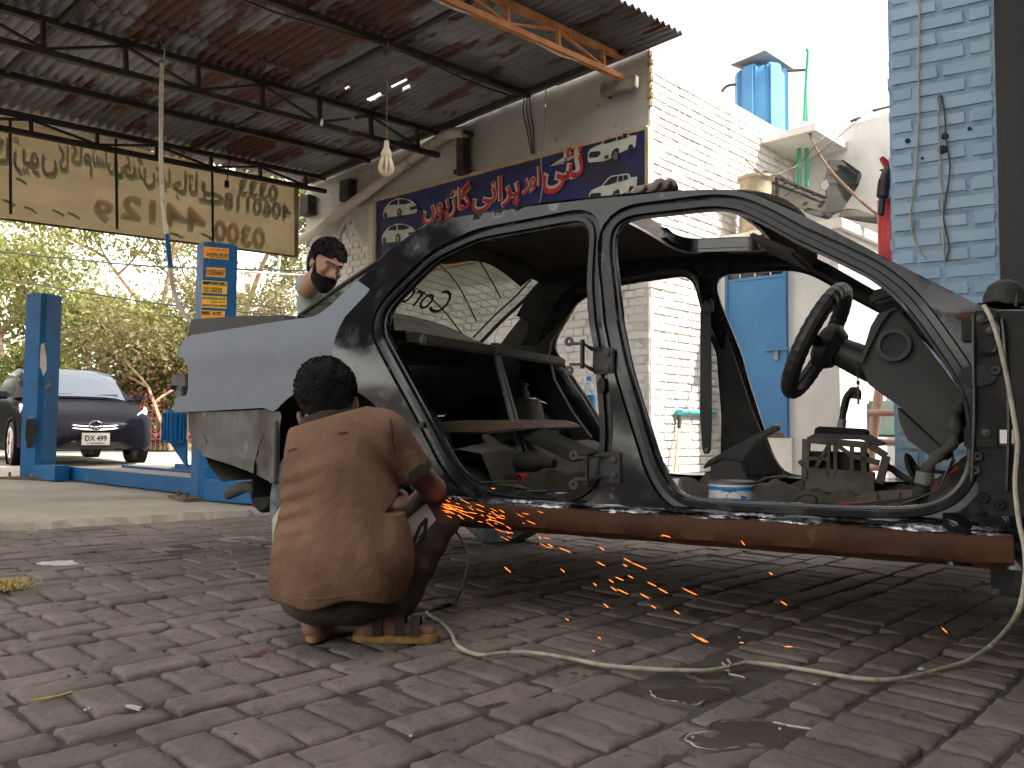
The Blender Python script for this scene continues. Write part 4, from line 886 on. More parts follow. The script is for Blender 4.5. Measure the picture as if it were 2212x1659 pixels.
mu = cp(562, 1060, .28); MB().lathe([(.001, -.2), (.09, -.2), (.105, -.18), (.105, .18), (.09, .2), (.001, .2)], 20, Matrix.Translation(mu + Vector((0, .2, 0))) @ Matrix.Rotation(rad(90), 4, 'X') @ Matrix.Scale(.75, 4, (1, 0, 0))).build('silencer', K['carinner'], car, True)
MB().tube(spline([cp(560, 1055, .3), cp(530, 1052, .27), cp(505, 1062, .25), cp(490, 1068, .24)], 5), .028, 12).build('tail_pipe', K['valance'], car, True)
MB().tube(spline([cp(470, 1012, .4), cp(480, 1030, .4), cp(488, 1034, .42)], 4), .018, 8).build('tow_hook', K['steel'], car, True)
for yy in (.35, CW - .35):
    MB().lathe([(.12, 0), (.10, .01), (.05, .1), (.035, .27), (.045, .29), (.001, .29)], 12, Matrix.Translation((2.75, yy, 0))).build('axle_stand', K['rustbrown'], car)
# ---- dashboard
dsec = [cp(*p, .16) for p in ((1861, 788), (1866, 757), (1881, 705), (1896, 678), (1935, 664), (1960, 694), (2000, 745), (2070, 845), (2078, 880), (2062, 962), (2043, 972), (1990, 922), (1938, 874), (1905, 852), (1876, 830))]
db = MB(); n = len(dsec); ys = (.16, .30, 1.0, CW - .2)
for y in ys: db.v += [(p.x, y, p.z) for p in dsec]
db.f += [(k * n + i, k * n + (i + 1) % n, (k + 1) * n + (i + 1) % n, (k + 1) * n + i) for k in range(len(ys) - 1) for i in range(n)]
db.f += [tuple(f) for f in geometry.tessellate_polygon([[Vector((p.x, p.z, 0)) for p in dsec]])]
dash = db.build('dashboard', K['dashplastic'], car)
v_ = cp(1931, 746, .152); MB().lathe([(.036, .0), (.047, -.004), (.047, .012), (.036, .012), (.036, -.03), (.001, -.03)], 28, Matrix.Translation(v_) @ Matrix.Rotation(rad(90), 4, 'X')).build('vent_ring', K['plastic'], dash, True)
MB().lathe([(.001, .003), (.036, .003)], 24, Matrix.Translation(v_) @ Matrix.Rotation(rad(90), 4, 'X')).build('vent_hole', K['ink'], dash)
q = [cp(*p, .155) for p in ((1861, 790), (1876, 758), (1902, 704), (1922, 676), (1938, 667), (1897, 680), (1882, 705), (1866, 757))]
MB().prism(q, (0, -.012, 0)).build('dash_end_trim', K['dashplastic'], dash, True)
MB().box(cp(1912, 650, .42) + Vector((.02, 0, 0)), (.10, .32, .045), Euler((0, rad(-14), 0)).to_matrix()).build('instrument_hood', K['dashplastic'], dash, bevel=.012)
MB().prism([cp(*p, .2) for p in ((1938, 880), (2043, 975), (2046, 995), (2010, 985), (1960, 950), (1944, 915))], (0, .5, 0)).build('knee_panel', K['plastic'], dash)
# ---- steering wheel and column
wc = cp(1765, 738, .42); ta = rad(27); a1 = Vector((0, 1, 0)); a2 = Vector((math.sin(ta), 0, math.cos(ta))); nn = a1.cross(a2).normalized()
if nn.x > 0: nn = -nn
swh = MB().tube([wc + (a1 * math.cos(t) + a2 * math.sin(t)) * .184 for t in np.linspace(0, 2 * math.pi, 73)], [.0265 + .0022 * (k % 2) for k in range(73)], 12, False).build('steering_wheel', K['plastic'], car, False)
MB().lathe([(.001, .03), (.05, .028), (.075, .012), (.08, -.02), (.06, -.05), (.001, -.05)], 24, Matrix.Translation(wc - nn * .03) @ nn.to_track_quat('Z', 'Y').to_matrix().to_4x4()).build('hub', K['plastic'], swh, True)
for t in (0, math.pi, -math.pi / 2): MB().beam(wc - nn * .03, wc + (a1 * math.cos(t) + a2 * math.sin(t)) * .17, .035, .014, nn).build('spoke', K['plastic'], swh)
MB().tube([wc - nn * .05, wc - nn * .16, wc - nn * .30], [.045, .055, .06], 14).build('steering_column', K['plastic'], car, True)
st_ = wc - nn * .13 ; sk = cp(1795, 746, .36); MB().tube([st_, sk, sk + (sk - st_) * .25], [.008, .009, .013], 8).build('indicator_stalk', K['plastic'], car, True)
# key fob hanging from the column
k0 = cp(1853, 790, .36); t = thing('key_fob', 'black key fob hanging on a ring below the steering column', 'key fob', CO, -(math.pi / 2 - TH))
MB().tube([k0 + Vector((0, .008 * math.cos(a), .016 * math.sin(a))) for a in np.linspace(0, 6.283, 14)], .0015, 5).build('ring', K['steel'], t)
MB().tube([k0 + Vector((0, .008 * math.cos(a), -.03 + .016 * math.sin(a))) for a in np.linspace(0, 6.283, 14)], .0015, 5).build('ring', K['steel'], t)
MB().box(k0 + Vector((0, 0, -.055)), (.008, .03, .016)).build('fob_head', K['plastic'], t, bevel=.003); MB().box(k0 + Vector((0, 0, -.095)), (.006, .01, .06)).build('strap', K['plastic'], t)
# ---- gear selector
gy = .80
g0 = cp(1827, 905, gy)
gs = thing('gear_selector', 'dusty tan automatic gear selector frame standing on the tunnel', 'gear selector', CO, -(math.pi / 2 - TH))
MB().tube(spline([cp(1818, 922, gy), cp(1822, 890, gy), cp(1830, 858, gy), cp(1842, 846, gy), cp(1850, 848, gy), cp(1849, 862, gy)], 5), [.012] * 6 + [.014] * 8 + [.018] * 12, 10).build('lever', K['plastic'], gs, True)
MB().tube([cp(1817, 926, gy), cp(1820, 905, gy)], .0155, 12).build('lever_collar', K['tin'], gs, True)
MB().prism([cp(*p, gy - .07) for p in ((1760, 926), (1768, 921), (1860, 926), (1868, 932), (1868, 940), (1758, 938))], (0, .14, 0)).build('indicator_plate', K['greyplastic'], gs)
MB().prism([cp(*p, gy - .08) for p in ((1744, 944), (1760, 937), (1868, 939), (1905, 958), (1898, 964), (1860, 950), (1760, 948))], (0, .16, 0)).build('cover', K['plastic'], gs)
for dy in (-.085, .075):
    P = lambda x, y: cp(x, y, gy + dy)
    for a, b, w in (((1742, 948), (1740, 1040), .016), ((1740, 1034), (1890, 1046), .05), ((1744, 950), (1880, 962), .014), ((1880, 962), (1915, 985), .014), ((1915, 985), (1900, 1045), .016), ((1790, 955), (1790, 1030), .008), ((1805, 955), (1806, 1030), .008), ((1840, 965), (1842, 1030), .008), ((1865, 965), (1868, 1030), .012), ((1742, 990), (1790, 992), .008), ((1764, 1010), (1790, 962), .008), ((1806, 960), (1842, 985), .008), ((1842, 985), (1900, 1000), .012), ((1742, 1012), (1727, 995), .010)):
        MB().beam(P(*a), P(*b), .022, w * 1.7, (0, 1, 0) if False else (0, 0, 1)).build('frame_rib', K['tan'], gs, bevel=.002)
MB().box(cp(1806, 1002, gy), (.22, .11, .09)).build('mechanism', K['carinner'], gs, bevel=.006)
MB().tube(spline([cp(1905, 1005, gy), cp(1925, 1012, gy), cp(1950, 1030, gy), cp(1985, 1045, gy - .05)], 5), [.02] * 4 + [.012] * 12, 8).build('shift_cable', K['rubber'], gs, True)
# ---- handbrake, paint tin, pedal, belts, cables
hb = thing('handbrake', 'black handbrake lever with broken grip on the tunnel', 'handbrake', CO, -(math.pi / 2 - TH)); hy = .70
MB().prism([cp(*p, hy - .022) for p in ((1516, 1014), (1522, 1004), (1530, 994), (1600, 955), (1640, 935), (1672, 918), (1682, 920), (1683, 928), (1660, 940), (1628, 962), (1605, 1000), (1560, 992), (1535, 1006))], (0, .044, 0)).build('lever', K['plastic'], hb, bevel=.006)
MB().prism([cp(*p, hy - .012) for p in ((1535, 1005), (1560, 990), (1600, 1000), (1612, 1040), (1535, 1045))], (0, .024, 0)).build('ratchet_plate', K['steel'], hb)
MB().tube([cp(1676, 922, hy), cp(1684, 917, hy)], .007, 8).build('button', K['orange'], hb)
pc = cp(1580, 1085, .27); can_ = thing('paint_tin', 'open white and blue paint tin standing on the car floor', 'paint tin', (Matrix.Translation(CO) @ Matrix.Rotation(-(math.pi / 2 - TH), 4, 'Z')) @ Vector((pc.x, .27, .385)))
R1 = .073; hh = pc.z - .385 + .075
hh = cp(1580, 1040, .27).z - .385
MB().lathe([(.001, .002), (R1, .002), (R1, hh), (R1 + .003, hh + .002), (R1 - .003, hh + .003), (R1 - .004, hh - .02), (.001, hh - .03)], 32).build('tin', K['tin'], can_, True)
MB().lathe([(R1 + .0012, .01), (R1 + .0012, hh - .008)], 32).build('paper_label', K['white'], can_, True)
K['labelblue'] = mat('labelblue', (.02, .25, .6), .5)
MB().lathe([(R1 + .002, hh - .026), (R1 + .002, hh - .014)], 32).build('label_band', K['labelblue'], can_, True)
def arcpt(a, z, r): return Vector((r * math.sin(a), -r * math.cos(a), z))
fa = math.atan2(-(can_.location.x), (can_.location.y)) * -1   # towards camera
va = -math.atan2(can_.location.x, can_.location.y)
MB().add([arcpt(va + a, hh * z, R1 + .002) for a, z in ((-.1, .15), (.5, .12), (.75, .35), (.45, .42), (.2, .62), (-.05, .6), (-.25, .4))], [tuple(range(7))]).build('label_splash', K['labelblue'], can_)
textmap('lettering', 'Gelaso', lambda a, b: arcpt(va - .42 + .62 * a, hh * (.56 + .13 * b + .06 * a), R1 + .003), K['ink'], can_, font_off=.012)
pd = cp(1970, 1010, .55); MB().lathe([(.001, .008), (.045, .006), (.052, 0), (.045, -.006), (.001, -.008)], 20, Matrix.Translation(pd) @ Euler((rad(20), rad(70), 0)).to_matrix().to_4x4() @ Matrix.Scale(.6, 4, (0, 1, 0))).build('pedal_rubber', K['rubber'], car, True)
MB().tube([pd, pd + Vector((.12, .05, -.02))], .008, 6).build('pedal_arm', K['steel'], car)
MB().tube(spline([cp(*p, .16) for p in ((2115, 825), (2098, 845), (2075, 868), (2062, 895), (2062, 935), (2052, 962), (2025, 985), (2005, 1010), (1996, 1045), (1975, 1085))], 5), [.017 + .004 * math.sin(k * 1.1) for k in range(46)], 10).build('wiring_loom', K['rubber'], car, True)
MB().tube(spline([cp(*p, .15) for p in ((1999, 1020), (1994, 1046))], 3), .024, 12).build('loom_sleeve', K['valance'], car, True)
for k in range(4): MB().tube(spline([cp(2060 + 3 * k, 985 + 8 * k, .17), cp(2045 - 5 * k, 1020 + 6 * k, .15), cp(2020 - 12 * k, 1060 + 5 * k, .14), cp(1940 - 60 * k, 1092, .13)], 5), .003, 5).build('loose_wire', K['red'] if k == 3 else K['blackcable'], car, True)
MB().prism([cp(*p, .17) for p in ((1808, 1094), (1850, 1072), (1880, 1063), (1960, 1058), (2010, 1058), (2000, 1096))], (0, .02, 0)).build('side_duct', K['dust'], car)
for px in (1892, 1940, 1985): MB().beam(cp(px, 1062, .166), cp(px, 1094, .166), .006, .008).build('duct_rib', K['dust'], car)
MB().tube(spline([cp(*p, .3) for p in ((1715, 1086), (1730, 1072), (1752, 1068), (1764, 1078), (1760, 1092))], 5), .004, 6).build('loose_cable', K['blackcable'], car, True)
MB().tube(spline([cp(*p, .55) for p in ((1610, 1050), (1640, 1040), (1660, 1032), (1700, 1030))], 5), .006, 6).build('brake_cable', K['steel'], car, True)
# seat belt on the far centre pillar
by_ = CW - .22
MB().prism([cp(*p, by_) for p in ((1513, 672), (1535, 672), (1537, 900), (1535, 972), (1530, 980), (1521, 980), (1517, 970), (1512, 900))], (0, .01, 0)).build('seat_belt', K['plastic'], car)
MB().lathe([(.004, 0), (.009, 0), (.009, .004), (.004, .004), (.004, 0)], 12, Matrix.Translation(cp(1526, 972, by_ - .004)) @ Matrix.Rotation(rad(90), 4, 'X')).build('belt_eye', K['tin'], car)
MB().box(cp(1528, 662, by_), (.06, .03, .07)).build('belt_guide', K['plastic'], car, bevel=.008)
MB().prism([cp(*p, CW - .14) for p in ((1497, 583), (1532, 583), (1552, 660), (1582, 760), (1625, 890), (1660, 970), (1692, 1022), (1640, 1026), (1556, 1024), (1558, 900), (1548, 770), (1520, 655))], (0, .02, 0)).build('pillar_trim', K['carinner'], car)
K['trimbrown'] = mat('trimbrown', (.05, .045, .038), .85, c2=(.03, .027, .023), scale=4, bump=.2, bscale=120)
MB().prism([cp(*p, CW - .17) for p in ((1160, 622), (1200, 612), (1262, 598), (1252, 640), (1222, 690), (1190, 735), (1184, 765), (1196, 820), (1235, 890), (1276, 945), (1250, 962), (1190, 880), (1142, 800), (1078, 748), (1092, 728), (1130, 680))], (0, .03, 0)).build('quarter_trim', K['trimbrown'], car)
# near rear seat belt strip hanging in the rear aperture
MB().prism([cp(*p, .2) for p in ((836, 665), (846, 665), (856, 760), (848, 765))], (0, .006, 0)).build('rear_belt', K['plastic'], car)
# rear floor scrap
def cpl(pts, y): return [cp(*p, y) for p in pts]
loose('trim_board', MB().prism(cpl(((935, 912), (1000, 908), (1100, 910), (1125, 918), (1136, 928), (1060, 936), (945, 938)), .45), (0.02, .5, .01)), K['woodbrown'], 'rounded brown trim board lying across the rear floor', 'board', bevel=.008)
loose('pillar_trim', MB().prism(cpl(((1108, 932), (1135, 930), (1240, 975), (1262, 985), (1235, 1000), (1140, 955)), .5), (0.02, .12, .015)), K['dustyplastic'], 'pale dusty pillar trim strip lying slanted beside the board', 'trim', bevel=.006)
loose('grey_bottle', MB().lathe([(.001, 0), (.034, .004), (.038, .02), (.038, .09), (.03, .12), (.018, .14), (.018, .2), (.001, .2)], 16, Matrix.Translation(cp(1118, 998, .42)) @ Matrix.Rotation(rad(90), 4, 'Y') @ Matrix.Rotation(rad(15), 4, 'X')), K['greyplastic'], 'grey plastic bottle lying on the rear floor', 'bottle', True)
loose('red_rag', MB().prism(cpl(((1095, 1034), (1106, 1027), (1126, 1028), (1128, 1034), (1112, 1040)), .30), (.01, .03, .008)), K['red'], 'small red plastic scrap on the rear floor', 'scrap')
loose('trim_bracket', MB().prism(cpl(((1040, 940), (1052, 975), (1080, 985), (1070, 965)), .42), (.0, .05, .01)), K['dust'], 'dusty bent bracket standing on the rear floor', 'bracket')
for k in range(5): MB().tube(spline([cp(960 + 4 * k, 985 + 9 * k, .15), cp(1000 + 10 * k, 1030 + 3 * k, .18), cp(1060 + 10 * k, 1045 - k, .24), cp(1110 + 12 * k, 1050 + 3 * k, .16)], 6), .003 + .0008 * (k % 2), 5).build('floor_wiring', K['dust'], car, True)
cl_ = cp(1095, 1043, .22)
for k in range(5): MB().tube([cl_ + Vector((.012 * k, .02 * math.cos(a), .012 + .02 * math.sin(a))) for a in np.linspace(0, 3.14, 8)], .004, 5).build('cable_clip', K['greyplastic'], car)
tub = loose('sealant_tube', MB().tube([cp(1425, 1050, .5), cp(1470, 1048, .5)], .026, 14), K['white'], 'white tube with coloured print lying behind the centre pillar', 'tube', True)
# rag on the roof
zc = sp(1365, 412); rc_ = Vector((zc.x + .03, .36, gz(zc.x) + .035))
def ragf(P):
    f = sd_ell(P, rc_ + Vector((0, 0, .012)), (.075, .06, .022)); f = smin(f, sd_ell(P, rc_ + Vector((.05, -.01, .02)), (.045, .05, .022)), .02); f = smin(f, sd_ell(P, rc_ + Vector((-.06, -.02, .004)), (.035, .03, .014)), .02)
    return f + .006 * np.sin(P[..., 0] * 120 + 3 * np.sin(P[..., 1] * 60)) * np.cos(P[..., 2] * 90)
rg = np_mesh('rag', sdf_mesh(ragf, rc_ - Vector((.14, .1, .04)), rc_ + Vector((.14, .1, .07)), .006), K['rag'])
rg.matrix_world = Matrix.Translation(CO) @ Matrix.Rotation(-(math.pi / 2 - TH), 4, 'Z'); tag(rg, 'crumpled dirty cloth lying on the roof of the shell', 'cloth')
# ================================================================== PEOPLE
def npv(v): return np.array(v[:], float)
# ---- man squatting with his back to the camera.  MP: photo detail crop -> place, dy metres beyond his heels
MD = 2.41
def MP(cx, cy, dy=0): return npv(at(548.6 + cx * .3968, 740.6 + cy * .3968, MD + dy))
man = thing('person', 'man in brown polo shirt squatting by the sill with his back turned', 'person')
hr = RT * math.cos(rad(16)) + UP * math.sin(rad(16)); hu = UP * math.cos(rad(16)) - RT * math.sin(rad(16))   # head tilted to his left
HR = np.array([npv(hr), npv(FW), npv(hu)]).T
hc = MP(402, 288, .20); e1m = MP(435, 1200, -.02)
foldc = MP(190, 900, -.05)
def shirt(P):
    f = sd_ell(P, MP(470, 1190, .01), (.200, .165, .155))
    f = smin(f, sd_ell(P, MP(455, 1330, .01), (.190, .155, .10)), .05)
    f = smin(f, sd_ell(P, MP(455, 960, .05), (.158, .140, .20)), .08)
    f = smin(f, sd_ell(P, MP(450, 720, .10), (.160, .125, .19)), .08)
    f = smin(f, sd_ell(P, MP(470, 560, .14), (.165, .105, .13)), .06)
    f = smin(f, sd_cap(P, MP(300, 640, .17), MP(690, 500, .14), .066, .070), .06)
    f = smin(f, sd_cap(P, MP(420, 500, .16), MP(408, 420, .19), .075, .062), .04)
    f = smin(f, sd_cap(P, MP(715, 500, .14), MP(868, 715, .17), .066, .064), .035)     # right sleeve
    f = smin(f, sd_cap(P, MP(262, 660, .18), MP(235, 800, .36), .064, .060), .035)     # left sleeve
    f = smin(f, sd_ell(P, MP(715, 1200, .0), (.055, .10, .10)), .08); f = smin(f, sd_ell(P, MP(640, 1030, .05), (.075, .10, .15)), .08); f = smin(f, sd_ell(P, MP(125, 1220, .02), (.055, .10, .10)), .06)
    # folds: gathered at the left waist, radiating from the armpit, long soft drapes at the hem
    q = P - foldc; x, z = q[..., 0], q[..., 2]
    f = f + .0065 * np.sin(120 * (z - .55 * x) + 2.2 * np.sin(14 * x)) * np.exp(-(x / .07) ** 2 - (z / .10) ** 2)
    q = P - MP(300, 640, .05); x, z = q[..., 0], q[..., 2]; f = f + .0035 * np.sin(90 * (z - .28 * x) + 1) * np.exp(-(x / .10) ** 2 - (z / .06) ** 2)
    q = P - MP(800, 620, .1); x, z = q[..., 0], q[..., 2]; f = f + .008 * np.sin(95 * (x * .8 + z * .45)) * np.exp(-(x / .07) ** 2 - (z / .09) ** 2)
    q = P - MP(450, 1320, 0); x, z = q[..., 0], q[..., 2]; f = f + .007 * np.sin(40 * x + 2 * np.sin(9 * z)) * np.exp(-(z / .1) ** 2)
    q = P - MP(700, 1050, .0); x, z = q[..., 0], q[..., 2]; f = f + .008 * np.sin(50 * (x + .6 * z)) * np.exp(-(x / .07) ** 2 - (z / .14) ** 2)
    # hem and cuff cuts
    h0 = MP(400, 1420, -.1)[2]; f = np.maximum(f, h0 + .05 * (P[..., 0] - e1m[0]) + .012 * np.sin(P[..., 0] * 25) - P[..., 2])
    d = (MP(868, 715, .17) - MP(715, 500, .14)); d /= np.linalg.norm(d); f = np.maximum(f, np.where((P[..., 0] > MP(735, 0, .15)[0]) & (P[..., 2] > MP(800, 900, .15)[2]), (P - MP(866, 716, .17)) @ d, -1))
    f = np.maximum(f, (P - MP(408, 405, .19)) @ npv(hu) - .0)
    return f
b0 = MP(40, 1480, -.25); b1 = MP(960, 340, .5)
lo_, hi_ = np.minimum(b0, b1) - .03, np.maximum(b0, b1) + .03
sh = np_mesh('shirt', sdf_mesh(shirt, lo_, hi_, .0075), K['shirt'], man)
# dark collar and dark sleeve cuff
cc = MP(412, 428, .175); cr = [cc + npv(hr) * .080 * math.cos(a) + npv(FW) * .082 * math.sin(a) for a in np.linspace(0, 2 * math.pi, 28)]
g = MB(); g.grid([[Vector(p) + hu * dz + (Vector(p) - Vector(cc)).normalized() * o for p in cr] for dz, o in ((-.012, .014), (.012, .010), (.034, .0), (.03, -.008), (.0, -.012))]); g.build('collar', K['collar'], man, True)
ca, cb = Vector(MP(715, 500, .14)), Vector(MP(868, 715, .17)); cd_ = (cb - ca).normalized()
MB().tube([cb - cd_ * .026, cb - cd_ * .012, cb + cd_ * .008, cb + cd_ * .012], [.0655, .0675, .0665, .055], 28).build('sleeve_cuff', K['collar'], man, True)
knR, knL = MP(985, 945, .30), MP(115, 990, .36)
anR, anL = MP(700, 1500, .05), MP(325, 1500, .06)
def trouser(P):
    f = sd_ell(P, MP(450, 1395, .03), (.165, .14, .075))
    f = smin(f, sd_cap(P, MP(620, 1240, .13), knR, .085, .078), .05); f = smin(f, sd_cap(P, knR, MP(800, 1400, .12), .078, .055), .03)
    f = smin(f, sd_cap(P, MP(260, 1240, .13), knL, .085, .080), .05); f = smin(f, sd_cap(P, knL, MP(330, 1440, .13), .078, .055), .03)
    f = smin(f, sd_cap(P, MP(640, 1420, .05), MP(740, 1440, .07), .05, .045), .03)
    x, z = P[..., 0], P[..., 2]; f = f + .003 * np.sin(70 * (z + .8 * x))
    return f
b0 = MP(20, 1560, -.15); b1 = MP(1120, 860, .5); lo_, hi_ = np.minimum(b0, b1) - .02, np.maximum(b0, b1) + .02
np_mesh('trousers', sdf_mesh(trouser, lo_, hi_, .0095), K['trouser'], man)
def march(f, px, py, d0, d1, lift=.003):
    r = npv(ray(px, py)); c = npv(CAM); t = d0
    for _ in range(60):
        v = float(f((c + r * t)[None, :])[0])
        if v < .0015: break
        t += v * .8
        if t > d1: return None
    return Vector(c + r * (t - lift))
def decal(f, poly, n, d0, d1, lift):
    """patch laid on a cloth surface; poly = 4 photo-crop corners (tl, tr, br, bl)"""
    rows = []; last = None
    for j in range(n + 1):
        row_ = []
        for i in range(n + 1):
            a, b = i / n, j / n
            x = (poly[0][0] * (1 - a) + poly[1][0] * a) * (1 - b) + (poly[3][0] * (1 - a) + poly[2][0] * a) * b; y = (poly[0][1] * (1 - a) + poly[1][1] * a) * (1 - b) + (poly[3][1] * (1 - a) + poly[2][1] * a) * b
            p = march(f, 548.6 + x * .3968, 740.6 + y * .3968, d0, d1, lift); last = p or last; row_.append(p or last)
        rows.append(row_)
    return MB().grid(rows)
try:
    decal(trouser, ((806, 985), (940, 872), (992, 962), (842, 1140)), 10, 2.0, 3.2, .004).build('white_panel', K['panelwhite'], man, True)
    for a, b in (((905, 1000), (862, 1098)), ((862, 1098), (835, 1045)), ((905, 1000), (938, 960)), ((938, 960), (930, 1030)), ((930, 1030), (905, 1060))):
        a, b = Vector(a), Vector(b); t = (b - a).normalized(); n_ = Vector((-t.y, t.x)) * 10; a = a - t * 6; b = b + t * 6
        decal(trouser, (a - n_, b - n_, b + n_, a + n_), 3, 2.0, 3.2, .007).build('panel_lettering', K['navy'], man)
    decal(trouser, ((100, 960), (150, 880), (165, 1040), (100, 1090)), 6, 2.0, 3.4, .004).build('white_panel', K['panelwhite'], man, True)
    for a, b in (((112, 1050), (140, 960)), ((140, 960), (160, 955))):
        a, b = Vector(a), Vector(b); t = (b - a).normalized(); n_ = Vector((-t.y, t.x)) * 9
        decal(trouser, (a - n_, b - n_, b + n_, a + n_), 3, 2.0, 3.4, .007).build('panel_lettering', K['navy'], man)
except Exception as ex: print('decal', ex)
K['stitch'] = mat('stitch', (.24, .15, .10), .95)
K['tear'] = mat('tear', (.05, .025, .016), .95)
def cloth_line(pts, w, m, nm):
    for (a, b) in zip(pts[:-1], pts[1:]):
        a, b = Vector(a), Vector(b); n_ = (b - a).normalized(); n_ = Vector((-n_.y, n_.x)) * w
        decal(shirt, (a - n_, b - n_, b + n_, a + n_), 2, 1.9, 3.2, .0035).build(nm, K[m], man, True)
try:
    cloth_line([(150, 1335), (200, 1372), (290, 1392), (400, 1388), (520, 1368), (640, 1352), (720, 1335)], 3, 'stitch', 'hem_stitch')
    cloth_line([(742, 408), (752, 470), (756, 540), (770, 590)], 3.5, 'tear', 'sleeve_seam')
    for a in ([(455, 497), (480, 488), (512, 486)], [(182, 592), (205, 580), (232, 574)]): cloth_line(a, 4, 'tear', 'shirt_tear')
except Exception as ex: print('lines', ex)
# body: head, neck, arms, legs and feet as one skin
shR, elR, wrR = MP(730, 520, .14), MP(975, 800, .24), MP(860, 880, .38)
shL, elL, wrL = MP(245, 600, .18), MP(260, 830, .50), MP(520, 900, .56)
toeR = MP(960, 1580, .03); toeL = MP(400, 1560, .24)
def body(P):
    f = sd_ell(P, hc, (.078, .098, .105), HR)
    f = smin(f, sd_cap(P, hc - npv(hu) * .06 - npv(FW) * .01, MP(420, 480, .17), .056, .062), .03)
    f = smin(f, sd_cap(P, MP(430, 520, .16), MP(440, 1250, .05), .10, .12), .04)
    for s_, e_, w_ in ((shR, elR, wrR), (shL, elL, wrL)):
        f = smin(f, sd_cap(P, s_, e_, .048, .040), .02); f = smin(f, sd_cap(P, e_, w_, .040, .027), .015); f = smin(f, sd_cap(P, MP(430, 560, .16), s_, .06, .05), .03)
    for k_, a_ in ((knR, anR), (knL, anL)):
        f = smin(f, sd_cap(P, MP(440, 1300, .10), k_, .055, .045), .02); f = smin(f, sd_cap(P, k_, a_, .042, .034), .01)
    # feet: heel, instep, ball
    f = smin(f, sd_cap(P, anR, MP(620, 1560, .03), .034, .033), .02); f = smin(f, sd_cap(P, MP(620, 1566, .03), toeR, .031, .022), .03)
    f = smin(f, sd_cap(P, anL, MP(335, 1560, .03), .034, .034), .02); f = smin(f, sd_cap(P, MP(335, 1566, .03), toeL, .031, .026), .03)
    # ears
    for c in (MP(258, 418, .20), MP(548, 322, .20)): f = smin(f, sd_ell(P, c, (.012, .02, .030), HR), .006)
    f = smin(f, sd_ell(P, hc + npv(FW) * .10 - npv(hu) * .02, (.016, .02, .03), HR), .01)
    return f
b0 = MP(40, 1660, -.2); b1 = MP(1080, 100, .65); lo_, hi_ = np.minimum(b0, b1) - .02, np.maximum(b0, b1) + .02
def hand(w, dirv, side, spread):
    d = dirv / np.linalg.norm(dirv); s_ = side / np.linalg.norm(side); nrm = np.cross(d, s_); pal = w + d * .055; chains = []
    for k, ln in enumerate((.075, .083, .078, .062)):
        b_ = w + d * .09 + s_ * (.03 - .02 * k); m1 = b_ + d * ln * .45 + nrm * -.012; m2 = m1 + d * ln * .2 - nrm * ln * .32; m3 = m2 - d * ln * .12 - nrm * ln * .25; chains.append((b_, m1, m2, m3))
    tb = w + d * .03 + s_ * .035; chains.append((tb, tb + s_ * .022 + d * .025 - nrm * .012, tb + s_ * .02 + d * .045 - nrm * .035, tb + s_ * .012 + d * .055 - nrm * .05))
    R_ = np.array([s_, d, nrm]).T
    def f(P):
        v = sd_ell(P, pal, (.042, .055, .016), R_); v = smin(v, sd_cap(P, w, pal, .025, .026), .015)
        for c in chains:
            for a, b, r0, r1 in zip(c[:-1], c[1:], (.0098, .009, .0082), (.009, .0082, .007)): v = smin(v, sd_cap(P, a, b, r0, r1), .004)
        return v
    return sdf_mesh(f, pal - .13, pal + .13, .0045)
hR = hand(wrR, npv(-RT) * .6 + npv(FW) * .6 - npv(UP) * .25, npv(UP) * 1.0 + npv(FW) * .3, 0); hL = hand(wrL, npv(RT) + npv(FW) * .3, npv(UP), 0)
np_mesh('body', sdf_mesh(body, lo_, hi_, .0085), K['skin'], man, more=(hR, hL))
def hairf(P):
    f = sd_ell(P, hc + npv(hu) * .022 - npv(FW) * .004, (.093, .112, .103), HR)
    f = smin(f, sd_ell(P, hc - npv(hu) * .045 - npv(FW) * .045, (.066, .055, .07), HR), .03)
    q = (P - hc) @ HR; x, y, z = q[..., 0], q[..., 1], q[..., 2]
    f = f + .0025 * np.sin(85 * x + 30 * z) * np.sin(80 * z - 25 * y) + .0016 * np.sin(170 * x) * np.sin(150 * z + 60 * y)
    return np.maximum(f, -(z + .115 + .25 * np.maximum(y, -.03)))
hair1 = np_mesh('hair', sdf_mesh(hairf, hc - .17, hc + .17, .0065), K['hair'], man)
def tufts(parent, c, R, rad3, n, seed, zmin=-.03, ymax=.06, ln=.03):
    r = random.Random(seed); mb = MB(); R = np.array(R)
    for _ in range(n):
        v = np.array([r.gauss(0, 1), r.gauss(0, 1), r.gauss(0, 1)]); v /= np.linalg.norm(v)
        if v[2] < zmin or v[1] > ymax: continue
        p = c + R @ (v * np.array(rad3)); nrm = R @ v; t = nrm * .6 + np.array([r.gauss(0, .6), r.gauss(0, .6), r.gauss(-.1, .5)]); t /= np.linalg.norm(t); s_ = np.cross(t, nrm); s_ = s_ / (np.linalg.norm(s_) + 1e-6) * .0035; l = ln * r.uniform(.5, 1)
        a, b, m1 = p - s_, p + s_, p + t * l * .55 + nrm * .004; q = p + t * l * .9
        mb.add([a, b, m1 + s_ * .7, m1 - s_ * .7, q], [(0, 1, 2, 3), (3, 2, 4)])
    return tag(mb.build('hair_tufts', K['hair'], parent, fixn=False), kind='stuff')
tufts(hair1, hc + npv(hu) * .022, HR, (.091, .109, .100), 2400, 3, zmin=-.75, ymax=.75, ln=.012)
